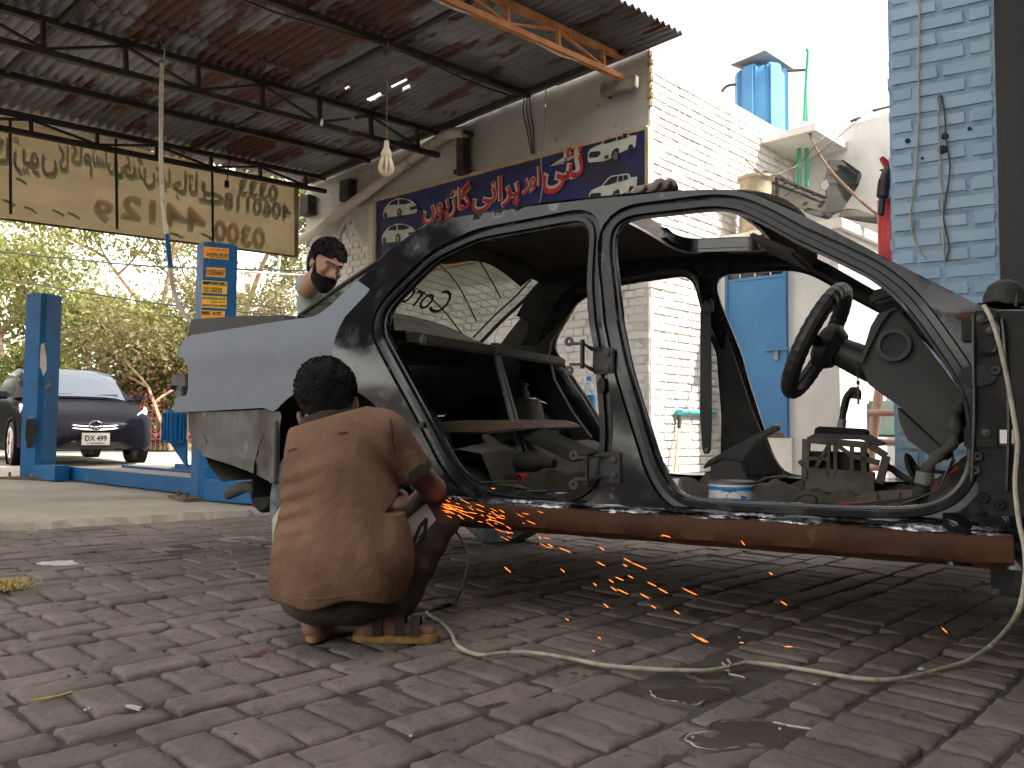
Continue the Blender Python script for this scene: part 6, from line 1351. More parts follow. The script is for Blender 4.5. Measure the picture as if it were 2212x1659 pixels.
loft([[Vector((.03, p.y * .25, .42 + (p.z - .42) * .25)) for p in sec(.02, .55, .30, .50, .58, .5)], sec(.02, .55, .30, .50, .58, .5), sec(-.05, .70, .22, .58, .68, .62), sec(-.16, .80, .20, .66, .74, .7), sec(-.4, .865, .18, .76, .82, .74), sec(-.8, .875, .18, .84, .92, .74), sec(-1.15, .875, .18, .90, 1.0, .74), sec(-1.6, .875, .18, .95, 1.02, .74), sec(-3.2, .875, .18, 1.0, 1.06, .74), sec(-4.1, .85, .2, 1.0, 1.08, .7), sec(-4.42, .75, .3, .9, .98, .6)], K['priuspaint'], 'body')
loft([[Vector((x, y, z)) for y, z in ((w, .96), (w * .9, .96 + (zt - .96) * .6), (w * .78, zt - .03), (w * .4, zt), (0, zt + .005), (-w * .4, zt), (-w * .78, zt - .03), (-w * .9, .96 + (zt - .96) * .6), (-w, .96))] for x, w, zt in ((-.95, .80, .97), (-1.3, .80, 1.17), (-1.65, .78, 1.36), (-1.95, .76, 1.45), (-2.4, .74, 1.49), (-3.2, .72, 1.44), (-3.9, .70, 1.24), (-4.3, .68, 1.02))], K['priuspaint'], 'cabin')
def cabp(x, w, zt, k): return [(w, .96), (w * .9, .96 + (zt - .96) * .6), (w * .78, zt - .03), (w * .4, zt), (0, zt + .005)][k]
ws = []
for x, w, zt in ((-.98, .80, .985), (-1.3, .80, 1.17), (-1.65, .78, 1.36), (-1.9, .765, 1.435)): ws.append([Vector((x + .02, y, z + .012)) for y, z in ((w * .80, zt - .045), (w * .6, zt - .012), (w * .4, zt), (0, zt + .005), (-w * .4, zt), (-w * .6, zt - .012), (-w * .80, zt - .045))])
loft(ws, K['carwindow'], 'windscreen')
for sgn in (1, -1):
    loft([[Vector((x, sgn * (w * .93 + .006), .98)), Vector((x - .04, sgn * (w * .84 + .006), .96 + (zt - .96) * .82))] for x, w, zt in ((-1.25, .80, 1.13), (-1.6, .79, 1.33), (-2.0, .77, 1.45), (-2.6, .74, 1.48), (-3.2, .72, 1.43), (-3.6, .71, 1.33))], K['sidewindow'], 'side_window')
    MB().box((-1.35, sgn * .93, 1.0), (.1, .17, .11)).build('door_mirror', K['priuspaint'], pr, bevel=.03)
    loft([[Vector(p) for p in r] for r in (((-.10, sgn * .58, .60), (-.30, sgn * .76, .66), (-.52, sgn * .845, .74)), ((-.11, sgn * .60, .68), (-.30, sgn * .78, .77), (-.58, sgn * .85, .84)), ((-.16, sgn * .60, .735), (-.36, sgn * .74, .81), (-.62, sgn * .82, .87)))], K['lamp'], 'headlight')
    MB().lathe([(.001, .01), (.05, .0), (.055, -.02)], 16, Matrix.Translation((-.035, sgn * .52, .36)) @ Matrix.Rotation(rad(90), 4, 'Y')).build('fog_lamp', K['chrome'], pr, True)
    for wx in (-.92, -3.62):
        Mx = Matrix.Translation((wx, sgn * .78, .315)) @ Matrix.Rotation(rad(-90) * sgn, 4, 'X'); w_ = MB().lathe([(.20, -.1), (.3, -.1), (.318, -.07), (.318, .07), (.3, .1), (.22, .105)], 32, Mx).build('wheel', K['rubber'], pr, True)
        MB().lathe([(.225, .09), (.22, .108), (.205, .1), (.2, .03)], 32, Mx).build('rim', K['silver'], w_, True); MB().lathe([(.001, .03), (.2, .03)], 24, Mx).build('brake_disc', K['ink'], w_)
        for k in range(5):
            a = 2 * math.pi * k / 5
            for da in (-.12, .12): MB().beam(Mx @ Vector((.03, 0, .09)), Mx @ Vector((.215 * math.cos(a + da), .215 * math.sin(a + da), .1)), .028, .03).build('spoke', K['silver'], w_)
        MB().lathe([(.355, .0), (.37, .1), (.36, .115), (.34, .11)], 24, Matrix.Translation((wx, sgn * .78, .315)) @ Matrix.Rotation(rad(-90) * sgn, 4, 'X')).build('wheel_arch', K['priuspaint'], w_, True)
def front(y, z): return Vector((.03 - .55 * (abs(y) / .8) ** 2.6 * .5 - (.10 * max(0, z - .5)) - .03 * (abs(y) / .8) ** 2, y, z))
gpts = [(.60, .62), (.35, .575), (.15, .555), (0, .55), (-.15, .555), (-.35, .575), (-.60, .62), (-.62, .585), (-.35, .535), (-.12, .51), (0, .505), (.12, .51), (.35, .535), (.62, .585)]
MB().tube([front(*p) + Vector((.015, 0, 0)) for p in gpts] + [front(*gpts[0]) + Vector((.015, 0, 0))], .012, 6).build('grille_trim', K['chrome'], pr, True)
MB().prism([front(*p) + Vector((.006, 0, 0)) for p in gpts], (.002, 0, 0)).build('grille', K['ink'], pr)
em = front(0, .57) + Vector((.03, 0, 0))
for rx, rz, dz in ((.085, .06, 0), (.028, .055, 0), (.06, .022, .022)): MB().tube([em + Vector((0, rx * math.cos(a), dz + rz * math.sin(a))) for a in np.linspace(0, 6.283, 24)], .008, 6).build('emblem_ring', K['chrome'], pr, True)
MB().prism([em + Vector((-.012, .1 * math.cos(a), .072 * math.sin(a))) for a in np.linspace(0, 6.283, 20)[:-1]], (.004, 0, 0)).build('emblem_base', K['priuspaint'], pr)
pz = front(0, .40) + Vector((.03, 0, -.02)); plt = MB().box(pz, (.012, .36, .17)).build('number_plate', K['plate'], pr, bevel=.004)
textmap('plate_number', 'DX 499', lambda a, b: pz + Vector((.008, -.14 + .28 * a, -.03 + .08 * b)), K['ink'], plt, font_off=.03); textmap('plate_text', 'ICT-ISLAMABAD', lambda a, b: pz + Vector((.008, -.12 + .24 * a, -.07 + .022 * b)), K['ink'], plt, font_off=.02)
MB().grid([[front(y, z) + Vector((.012, 0, 0)) for y in np.linspace(-.58, .58, 13)] for z in (.24, .30, .34)]).build('lower_intake', K['ink'], pr, True)
MB().tube([front(y, .225) + Vector((.02, 0, 0)) for y in np.linspace(-.66, .66, 15)], .010, 6).build('lip_strip', K['priuspaint'], pr, True)
tp = front(-.36, .44) + Vector((.012, 0, 0)); MB().prism([tp + Vector(p) for p in ((0, -.14, -.03), (0, -.02, -.045), (0, .12, -.03), (0, .13, .0), (0, .0, .005), (0, -.13, .01))], (.003, 0, 0)).build('tape_patch', K['cream'], pr)
for y0, y1 in ((.1, .55), (-.45, -.05)): MB().tube([Vector((-1.0, y0, 1.0)), Vector((-1.02, (y0 + y1) / 2, 1.03)), Vector((-1.04, y1, 1.035))], .012, 5).build('wiper', K['ink'], pr, True)
# ================================================================== TREES, SHRUBS, FENCE, WIRES beyond the road
def tree(name, label, base, h, spread, leafm, nleaf, leaf, seed, trunk_r=.16, lean=(0, 0), low=.35, barkm='bark', dens=.8, group='trees beyond the road', levels=4):
    r = random.Random(seed); t = thing(name, label, 'tree', base, 0, group); tips = []; br = MB()
    def grow(p, d, L, rd, lv):
        pts = [p]; q = p.copy(); dd = d.copy()
        for k in range(4): dd = (dd + Vector((r.gauss(0, .13), r.gauss(0, .13), r.gauss(.03, .08)))).normalized(); q = q + dd * L / 4; pts.append(q.copy())
        br.tube(pts, [max(.006, rd * (1 - .45 * k / 4)) for k in range(5)], 6 if lv < 2 else 4, False)
        if lv >= levels - 2: tips.extend(pts[1:])
        if lv >= levels - 1: return
        n = 3 if lv < 2 else 2 + (r.random() < .6)
        for k in range(n):
            a = 2 * math.pi * (k + r.random()) / n; side = Vector((math.cos(a), math.sin(a), r.uniform(.05, .6))); nd = (dd * .45 + side * spread).normalized(); grow(pts[-1] if k else pts[3], nd, L * r.uniform(.6, .85), rd * .55, lv + 1)
    grow(Vector((0, 0, -.1)), Vector((lean[0], lean[1], 1)).normalized(), h * low, trunk_r, 0)
    br.build('trunk', K[barkm], t, True)
    lv = np.array([tuple(q) for q in tips]); rg = np.random.default_rng(seed); n = nleaf
    c = lv[rg.integers(0, len(lv), n)] + rg.normal(0, 1, (n, 3)) * np.array([.34, .34, .26]) * dens
    a = rg.normal(0, 1, (n, 3)); a /= np.linalg.norm(a, axis=1)[:, None]; b = np.cross(a, rg.normal(0, 1, (n, 3))); b /= np.linalg.norm(b, axis=1)[:, None]; s_ = leaf * rg.uniform(.55, 1.3, (n, 1))
    V = np.stack([c - a * s_, c + b * s_ * .45, c + a * s_, c - b * s_ * .45], 1).reshape(-1, 3); me = bpy.data.meshes.new('crown'); me.from_pydata(V.tolist(), [], np.arange(4 * n).reshape(n, 4).tolist()); me.update(); link('crown', me, K[leafm], t); return t
def gv(px, d): p = at(px, 930, d); return Vector((p.x, p.y, .15))
tree('yellow_tree', 'tall sparse yellow green tree at the left, above the parked car roof', gv(-40, 22), 7.5, .9, 'leaf_yellow', 9000, .085, 1, dens=1.1)
tree('yellow_tree', 'spreading yellow green tree directly behind the far lift post', gv(165, 20), 5.2, 1.0, 'leaf_yellow', 11000, .08, 2, .14, dens=1.0)
tree('olive_tree', 'loose olive tree standing between the parked car and the near post', gv(285, 25), 5.0, .9, 'leaf_olive', 9000, .085, 4, dens=1.0)
tree('orange_tree', 'bare branched orange tinted tree left of the stickered post', gv(370, 19), 4.4, 1.05, 'leaf_orange', 5200, .065, 5, .06, dens=.9)
tree('orange_tree', 'thin orange tinted tree right of the stickered post', gv(560, 21), 5.4, .9, 'leaf_orange', 6500, .07, 6, .06, dens=.9)
tree('tall_tree', 'tall feathery tree behind the white lantern', gv(525, 30), 12.5, .75, 'leaf_olive', 9000, .12, 7, .2, low=.4, dens=1.2)
tree('green_tree', 'small fresh green tree beside the second man', gv(640, 24), 4.2, .9, 'leaf_green', 7000, .09, 8, dens=.9)
tree('tall_tree', 'tall feathery tree whose top shows left under the banner', gv(300, 34), 12.0, .8, 'leaf_yellow', 7000, .12, 9, .2, low=.42, dens=1.2)
tree('tall_tree', 'tall tree at the very left edge under the banner', gv(-60, 30), 11.5, .7, 'leaf_yellow', 8000, .12, 10, .2, low=.42, dens=1.2)
tree('low_tree', 'low yellow green tree behind the parked car windscreen', gv(60, 26), 4.0, 1.0, 'leaf_yellow', 9000, .085, 21, dens=1.0)
def bush(name, label, base, rx, ry, rz, n, leaf, m, seed, group='shrubs along the fence', flowers=0):
    t = thing(name, label, 'shrub', base, 0, group); rg = np.random.default_rng(seed); st_ = MB()
    for k in range(9): a = 6.28 * k / 9; st_.tube([(0, 0, -.05), (rx * .35 * math.cos(a), ry * .35 * math.sin(a), rz * .7), (rx * .7 * math.cos(a), ry * .7 * math.sin(a), rz * 1.25)], [.03, .02, .008], 5, False)
    st_.build('stems', K['bark'], t, True)
    def cloud(nn, lf, mm, nm, shell):
        lob = rg.normal(0, 1, (14, 3)); lob /= np.linalg.norm(lob, axis=1)[:, None]; lob = lob * .62; lob[:, 2] = np.abs(lob[:, 2]) ; c = lob[rg.integers(0, 14, nn)] + rg.normal(0, 1, (nn, 3)) * shell; c = c * np.array([rx, ry, rz * 1.25]) + np.array([0, 0, rz * .25]); c[:, 2] = np.abs(c[:, 2])
        a = rg.normal(0, 1, (nn, 3)); a /= np.linalg.norm(a, axis=1)[:, None]; b = np.cross(a, rg.normal(0, 1, (nn, 3))); b /= np.linalg.norm(b, axis=1)[:, None]; s_ = lf * rg.uniform(.6, 1.3, (nn, 1))
        V = np.stack([c - a * s_, c + b * s_ * .5, c + a * s_, c - b * s_ * .5], 1).reshape(-1, 3); me = bpy.data.meshes.new(nm); me.from_pydata(V.tolist(), [], np.arange(4 * nn).reshape(nn, 4).tolist()); me.update(); link(nm, me, K[mm], t)
    cloud(n, leaf, m, 'crown', .24)
    if flowers: cloud(flowers, leaf * .8, 'pink', 'flowers', .30)
bush('green_shrub', 'dense bright green shrub right of the parked car', gv(245, 21), 1.0, .9, 1.45, 9000, .075, 'leaf_green', 11)
bush('dark_shrub', 'dark green shrub behind the bright one', gv(225, 23), 1.3, .9, 1.1, 7000, .08, 'leaf_dark', 12)
bush('bougainvillea', 'bougainvillea covered in pink flowers by the fence', gv(345, 20), 1.0, .7, .95, 6500, .06, 'leaf_olive', 13, flowers=1600)
bush('yellow_shrub', 'yellow green shrub filling the gap left of the far post', gv(20, 23), 2.4, 1.0, 1.2, 11000, .085, 'leaf_yellow', 14)
bush('olive_shrub', 'olive shrub behind the lift right of the near post', gv(560, 22), 2.2, 1.0, 1.0, 9000, .08, 'leaf_olive', 15)
bush('olive_shrub', 'low olive shrub just left of the near post', gv(420, 25), 2.0, 1.0, 1.1, 8000, .085, 'leaf_olive', 16)
bush('dark_shrub', 'dark green hedge clump behind the left car window', gv(110, 27), 3.2, 1.0, 1.4, 10000, .09, 'leaf_dark', 17)
cwl = MB().box((-14.5, 9.5, 1.4), (.25, 13, 2.8)).build('reflection_wall', K['rustbrown'], None); tag(cwl, 'added brown wall left of the apron, outside the picture, darkens the parked car reflection', 'wall')  # added out of frame so the parked car reflects something dark
bush('dark_shrub', 'added unseen dark green hedge clump at far left, darkens the parked car reflection', Vector((-16, 18.6, .1)), 3.0, 2.6, 2.6, 9000, .13, 'leaf_dark', 18)  # extra hedge added out of frame for the same dark reflection
fe = thing('iron_fence', 'low rusty iron railing in front of the shrubs', 'fence'); f0, f1 = gv(200, 19.2), gv(640, 19.2)
for z in (.15, .62): MB().beam(f0 + Z * z, f1 + Z * z, .03, .03).build('fence_rail', K['rustbrown'], fe)
for k in range(46): p = f0.lerp(f1, k / 45); MB().beam(p - Z * .1, p + Z * .75, .018, .018, (1, 0, 0)).build('fence_bar', K['rustbrown'], fe)
for i, (pa, pb, da, lab) in enumerate((((-60, 590), (720, 690), 15, 'lowest of the street wires behind the lift'), ((-60, 537), (720, 585), 15, 'thick dark street wire crossing behind the near post'), ((420, 560), (720, 590), 16, 'street wire just below the banner corner'), ((420, 505), (720, 560), 17, 'pale street wire near the banner edge'), ((420, 640), (720, 660), 16, 'street wire passing behind the bearded man'), ((-60, 615), (450, 690), 18, 'faint thin wire low behind the trees'))):
    a, b = at(*pa, da), at(*pb, da); m_ = a.lerp(b, .5) - Z * .12; wire('street_wire', [a, m_, b], .016 if i < 2 else .011, K['steel'] if i != 3 else K['cream'], lab, group='wires along the street')
po = thing('street_pole', 'thin pale street pole behind the wires', 'pole'); a = at(585, 640, 24); MB().tube([Vector((a.x - .25, a.y, 0)), Vector((a.x + .35, a.y, 7))], [.07, .05], 8).build('pole_shaft', K['tin'], po, True); MB().tube([Vector((a.x + .3, a.y, 6.4)), Vector((a.x + .9, a.y, 6.7))], .03, 6).build('pole_arm', K['tin'], po)
# ================================================================== STORE-ROOM ROOF SCRAP, TANK, PIPES
def sr(px, py, d): return at(px, py, d)
ZR = SH + .092
def rtop(px, py): return onplane(px, py, (0, 0, ZR), Z)
rm = thing('steel_wheel', 'rusty cream steel wheel rim lying flat on the store roof', 'wheel rim'); q = at(1632, 412, 8.55); q.z = ZR
Rr = 78 / 2 / FPX * 8.55; hr_ = at(1632, 384, 8.55).z - ZR
MB().lathe([(Rr * .82, .0), (Rr, .01), (Rr, .03), (Rr * .86, .05), (Rr * .8, hr_ * .5), (Rr * .86, hr_ - .04), (Rr, hr_ - .025), (Rr, hr_), (Rr * .93, hr_), (Rr * .8, hr_ - .05), (Rr * .7, hr_ * .5), (.06, hr_ * .5), (.05, hr_ * .5)], 40, Matrix.Translation(q)).build('rim_drum', K['rim'], rm, True)
ty = thing('scrap_tyre', 'worn dusty tyre lying flat among the scrap on the store roof', 'tyre'); q = at(1716, 440, 8.3); q.z = ZR; Rt = 38 / FPX * 8.1; ht = .12
MB().lathe([(Rt * .6, .02), (Rt * .85, .0), (Rt * .97, .03), (Rt, .06), (Rt, ht - .05), (Rt * .96, ht - .015), (Rt * .85, ht), (Rt * .6, ht - .02), (Rt * .58, ht * .5), (Rt * .6, .02)], 40, Matrix.Translation(q)).build('tyre_carcass', K['dust'], ty, True)
for k in range(44): a = 2 * math.pi * k / 44; MB().box(q + Vector((Rt * math.cos(a), Rt * math.sin(a), ht * .5)), (.012, .02, ht * .55), Matrix.Rotation(a, 3, 'Z') @ Matrix.Rotation(.3, 3, 'X')).build('tread_block', K['rubber'], ty)
def panel(name, pts, d, th, m, lab, cat, details=()):
    P = [at(px, py, d + e) for px, py, e in pts]; o = MB().prism(P, Vector((.25, .9, .15)).normalized() * th).build(name, m, None, bevel=.006); tag(o, lab, cat); c = None
    for nm, pp_, dd, mm in details: x = MB().prism([at(px, py, d + e) for px, py, e in pp_], Vector((0, dd, 0))).build(nm, mm, o)
    return o
panel('engine_undertray', [(1632, 398, .25), (1640, 374, .35), (1652, 368, .4), (1672, 376, .4), (1780, 424, .2), (1787, 432, .15), (1780, 462, .0), (1660, 436, .1)], 8.55, .02, K['dustyplastic'], 'dusty dark engine undertray leaning behind the wheel rim', 'car part', details=[('rim_bead', [(1640, 376, .30), (1652, 369, .34), (1784, 426, .12), (1781, 431, .12), (1650, 375, .32)], -.02, K['greyplastic'])] + [('mount_hole', [(x - 3, y - 2, .1), (x + 3, y - 2, .1), (x + 3, y + 3, .1), (x - 3, y + 3, .1)], -.05, K['ink']) for x, y in ((1695, 395), (1722, 405), (1757, 420), (1778, 437))])
panel('wheel_arch_liner', [(1790, 345, .5), (1818, 345, .5), (1856, 368, .35), (1862, 378, .3), (1855, 400, .2), (1820, 455, .0), (1788, 470, .0), (1778, 460, .0), (1785, 430, .1), (1782, 400, .2), (1775, 395, .2), (1783, 385, .25), (1786, 372, .35)], 8.7, .05, K['greyplastic'], 'grey plastic wheel arch liner leaning against the rear wall', 'car part', details=[('liner_fold', [(1818, 347, .42), (1824, 350, .42), (1858, 374, .25), (1852, 400, .12), (1848, 398, .12), (1852, 374, .25)], -.03, K['dustyplastic']), ('liner_tab', [(1770, 398, .1), (1784, 388, .1), (1790, 402, .1), (1782, 412, .1), (1773, 410, .1)], -.02, K['tin'])])
panel('bumper_scrap', [(1812, 468, .0), (1818, 454, .1), (1830, 450, .1), (1855, 452, .1), (1900, 468, .0), (1910, 485, .0), (1860, 478, .0)], 7.95, .06, K['dustyplastic'], 'bent grey bumper piece lying at the edge of the store roof', 'car part')
panel('trim_scrap', [(1735, 455, .1), (1745, 448, .1), (1770, 454, .1), (1800, 466, 0), (1790, 474, 0), (1760, 466, 0)], 7.9, .05, K['greyplastic'], 'small dark trim pieces heaped beside the bumper piece', 'car part')
rod = thing('rusty_rod', 'long rusty rod leaning from the concrete shelf down to the right', 'rod'); MB().tube(spline([at(1744, 276, 9.0), at(1765, 325, 8.6), at(1800, 375, 8.2), at(1850, 425, 7.7), at(1897, 465, 7.35)], 5), .014, 8).build('rod_bar', K['rustbrown'], rod, True)
she = thing('concrete_shelf', 'weathered concrete shelf slab jutting from the wall corner', 'shelf')
e4 = [at(1650, 277, 9.12), at(1702, 262, 8.55), at(1803, 313, 8.6), at(1760, 330, 9.3)]
e4 = [Vector((p.x, p.y, at(1690, 290, 8.9).z)) for p in e4]
e4 = [onplane(1650, 277, (0, 0, 3.86), Z), onplane(1705, 261, (0, 0, 3.86), Z), onplane(1803, 312, (0, 0, 3.86), Z), onplane(1740, 335, (0, 0, 3.86), Z)] if False else e4
z5 = 3.80; A_ = C0 + LV * 2.15; B_ = A_ + LN * .62; C_ = B_ + LV * .95; D_ = A_ + LV * .83
MB().prism([Vector((p.x, p.y, z5)) for p in (A_, B_, C_, D_)], (0, 0, .08)).build('slab', K['plaster'], she)
bk_ = MB().box((B_ + LV * .52 - LN * .1) + Z * (z5 + .11), (.2, .1, .06), Matrix.Rotation(rad(40), 3, 'Z')).build('brick', K['orange'], None, bevel=.004); tag(bk_, 'single orange brick lying on the concrete shelf', 'brick'); bk_.name = 'loose_brick'
tk = thing('water_tank', 'blue plastic water tank with a sheet over its lid on the roof', 'water tank'); q = at(1645, 250, 10.6); q.z = 4.0; Rk = 100 / 2 / FPX * 10.6 ; zt_ = at(1645, 150, 10.6).z - 4.0
MB().lathe([(Rk, -.1), (Rk, zt_ - .16), (Rk * .99, zt_ - .12), (Rk * .8, zt_ - .03), (Rk * .45, zt_), (.001, zt_)], 40, Matrix.Translation(q)).build('tank_body', K['tankblue'], tk, True)
for a in (-2.4, -1.3, -.2, .9, 2.0, 3.1): MB().box(q + Vector((Rk * .86 * math.cos(a), Rk * .86 * math.sin(a), (zt_ - .05) / 2 + .02)), (.14, .2, zt_ - .03), Matrix.Rotation(a, 3, 'Z')).build('tank_shoulder', K['tankblue'], tk, bevel=.03)
MB().prism([q + Vector((-.42, -.1, zt_ + .02)), q + Vector((-.05, -.35, zt_ + .1)), q + Vector((.42, .0, zt_ + .02)), q + Vector((.05, .35, zt_ + .08))], (0, 0, .012)).build('lid_sheet', K['tin'], tk)
MB().tube(spline([at(1590, 182, 10.4), at(1575, 184, 10.4), at(1565, 190, 10.4), at(1560, 198, 10.4)], 4), .02, 8).build('outlet_pipe', K['steel'], tk, True)
gp = thing('green_pipes', 'green plastic water riser pipe beside the tank', 'pipe')
MB().tube(spline([at(1741, 106, 9.6), at(1744, 108, 9.6), at(1745, 120, 9.6), at(1741, 180, 9.6), at(1737, 262, 9.6)], 4), .020, 8).build('riser', K['green'], gp, True); MB().tube([at(1741, 190, 9.6), at(1743, 262, 9.6)], .018, 8).build('riser', K['green'], gp, True)
MB().tube([at(1702, 153, 9.9), at(1742, 151, 9.62)], .018, 8).build('tank_feed', K['steel'], gp, True)
for x in (1726, 1743): MB().tube([at(x, 305, 9.35), at(x, 403, 9.35)], .024, 8).build('down_pipe', K['green'], gp, True)
wire('yard_wire', [at(1610, 345, 8.0), at(1640, 372, 8.2), at(1665, 380, 8.4), at(1720, 358, 8.6), at(1770, 305, 8.6), at(1812, 272, 8.8)], .006, K['steel'], 'thin wire sagging from the sunlit wall across the scrap')
wire('yard_wire', [at(1660, 380, 8.4), at(1740, 352, 8.5), at(1800, 305, 8.5), at(1850, 262, 8.7), at(1882, 230, 8.8)], .006, K['steel'], 'second thin wire rising to the right of the shelf')
pn = thing('solar_panel', 'pale panels standing on the roof edge behind the rear wall', 'panel'); a = at(1860, 243, 9.3)
MB().prism([at(*p, 9.35) for p in ((1865, 246), (1900, 233), (1935, 228), (1935, 240), (1880, 250))], (0, .05, .0)).build('panel_frame', K['white'], pn); MB().prism([at(*p, 9.3) for p in ((1885, 236), (1932, 225), (1933, 228), (1890, 240))], (0, .03, 0)).build('panel_edge', K['ink'], pn); MB().tube([at(1838, 262, 9.3), at(1858, 254, 9.3)], .02, 6).build('panel_bracket', K['steel'], pn)
# fire extinguisher on the pillar flank
fx = thing('fire_extinguisher', 'red fire extinguisher with black hose hanging beside the blue pillar', 'extinguisher'); q = at(1924, 470, 4.85); top_ = at(1924, 385, 4.85).z; bot_ = at(1924, 570, 4.85).z
MB().lathe([(.001, bot_), (.065, bot_), (.072, bot_ + .02), (.072, top_ - .05), (.06, top_ - .01), (.035, top_ + .02), (.022, top_ + .03), (.022, top_ + .06), (.001, top_ + .06)], 28, Matrix.Translation((q.x, q.y, 0))).build('cylinder', K['red'], fx, True)
MB().lathe([(.0735, top_ - .13), (.0735, top_ - .08)], 28, Matrix.Translation((q.x, q.y, 0))).build('paper_band', K['white'], fx, True)
MB().prism([at(*p, 4.8) for p in ((1903, 340), (1908, 336), (1926, 352), (1934, 362), (1930, 366), (1914, 362))], (0, .03, 0)).build('handle', K['red'], fx, bevel=.004); MB().prism([at(*p, 4.79) for p in ((1902, 366), (1930, 360), (1936, 368), (1912, 370))], (0, .02, 0)).build('lever', K['blackpaint'], fx)
MB().tube(spline([at(1920, 366, 4.76), at(1912, 385, 4.74), at(1908, 410, 4.74), at(1906, 435, 4.74), at(1903, 467, 4.74)], 5), [.03] * 6 + [.034] * 8 + [.02] * 6 + [.006] * 1, 10).build('hose', K['blackpaint'], fx, True)
# wires on the blue pillar
def pil(px, py, off=.02): return onplane(px, py, PB + PNN * off, PNN)
wire('pillar_wire', [pil(*p) for p in ((1985, -30), (1986, 60), (1984, 150), (1985, 240), (1981, 330), (1976, 400), (1968, 450), (1970, 500), (1985, 540), (2000, 556))], .0045, K['cable'], 'long pale cable hanging down the left half of the blue pillar')
wire('pillar_wire', [pil(*p) for p in ((2030, 210), (2027, 250), (2029, 320), (2034, 400), (2037, 460), (2038, 520), (2040, 570))], .004, K['cable'], 'thin cable hanging from a nail on the blue pillar')
wire('pillar_wire', [pil(*p) for p in ((2033, 210), (2040, 240), (2044, 300), (2052, 360), (2045, 420), (2038, 470), (2050, 530), (2044, 560))], .004, K['steel'], 'looped dark wire beside the nail on the blue pillar')
for px, py, w in ((2031, 210, .022), (2041, 293, .03), (2036, 322, .04), (2094, 277, .016), (1960, 303, .022), (1992, 341, .012)): tag(MB().lathe([(.001, .004), (w * .5, .003), (w * .6, -.01)], 9, Matrix.Translation(pil(px, py, .012)) @ PNN.to_track_quat('Z', 'Y').to_matrix().to_4x4()).build('pillar_hole', K['ink'], bp))
# bamboo ladder, wall pipe with tap, bottle
la_ = thing('bamboo_ladder', 'pale wooden ladder leaning behind the dashboard against the store room', 'ladder'); rA = [at(1896, 868, 6.6), at(1880, 985, 6.6), at(1870, 1060, 6.6)]; sp_ = Vector((.42, -.22, 0))
MB().tube([at(1905, 800, 6.7)] + rA, .038, 10).build('rail', K['wood'], la_, True); MB().tube([p + sp_ for p in [at(1905, 800, 6.7)] + rA], .038, 10).build('rail', K['wood'], la_, True)
for p in (at(1886, 892, 6.55), at(1880, 955, 6.55), at(1876, 1010, 6.55)): MB().tube([p - sp_ * .08, p + sp_ * 1.1], .026, 8).build('rung', K['wood'], la_, True)
gb_ = tag(MB().box(at(1920, 905, 6.9), (.3, .2, .3)).build('green_crate', mat('fadedgreen', (.13, .22, .19), .7, c2=(.2, .26, .24), scale=4), None, bevel=.02), 'faded green crate behind the ladder', 'crate')
for px, py, w in ((1905, 885, .12), (1915, 985, .2)): pass
tpz = thing('water_pipe', 'turquoise water pipe with a tap on the sunlit wall', 'pipe')
def lwp(px, py, off=.04): return onplane(px, py, C0 + LN * off, LN)
K['turq'] = mat('turq', (.05, .36, .40), .5)
MB().tube([lwp(1464, 890), lwp(1545, 893)], .022, 10).build('pipe_run', K['turq'], tpz, True); MB().box(lwp(1467, 891), (.06, .06, .06)).build('elbow', K['turq'], tpz, bevel=.01); MB().tube([lwp(1467, 895), lwp(1467, 925)], .018, 8).build('tap', K['steel'], tpz, True)
MB().tube(spline([lwp(1467, 925), lwp(1463, 960, .06), lwp(1458, 1020, .08)], 4), .014, 8).build('tap_hose', K['frametan'], tpz, True)
hs2 = wire('garden_hose', [lwp(1420, 1000, .2), lwp(1436, 1005, .22), lwp(1450, 1030, .3), lwp(1458, 1055, .3)], .016, K['frametan'], 'tan hose coming from the wall behind the centre pillar', 'hose')
bo = thing('water_bottle', 'clear water bottle with blue label standing behind the centre pillar', 'bottle'); q = at(1272, 885, 5.6); zb3 = at(1272, 940, 5.6).z; zt3 = at(1272, 813, 5.6).z; hB = zt3 - zb3
MB().lathe([(.001, 0), (.042, .003), (.045, .02), (.045, hB * .35), (.041, hB * .4), (.045, hB * .45), (.045, hB * .72), (.03, hB * .85), (.016, hB * .9), (.016, hB * .95)], 24, Matrix.Translation((q.x, q.y, zb3))).build('bottle_body', K['clear'], bo, True)
MB().lathe([(.0455, hB * .47), (.0455, hB * .68)], 24, Matrix.Translation((q.x, q.y, zb3))).build('bottle_label', K['labelblue'], bo, True); MB().lathe([(.019, hB * .93), (.019, hB * 1.0), (.001, hB)], 16, Matrix.Translation((q.x, q.y, zb3))).build('bottle_cap', K['labelblue'], bo, True)
stl = thing('work_stool', 'small wooden stool under the water bottle, hidden behind the car', 'stool', (q.x, q.y, 0)); MB().box((0, 0, zb3 - .02), (.45, .3, .035)).build('stool_top', K['woodbrown'], stl)
for a, b in ((-1, -1), (1, -1), (-1, 1), (1, 1)): MB().box((a * .19, b * .12, (zb3 - .04) / 2), (.04, .04, zb3 - .04)).build('leg', K['woodbrown'], stl)
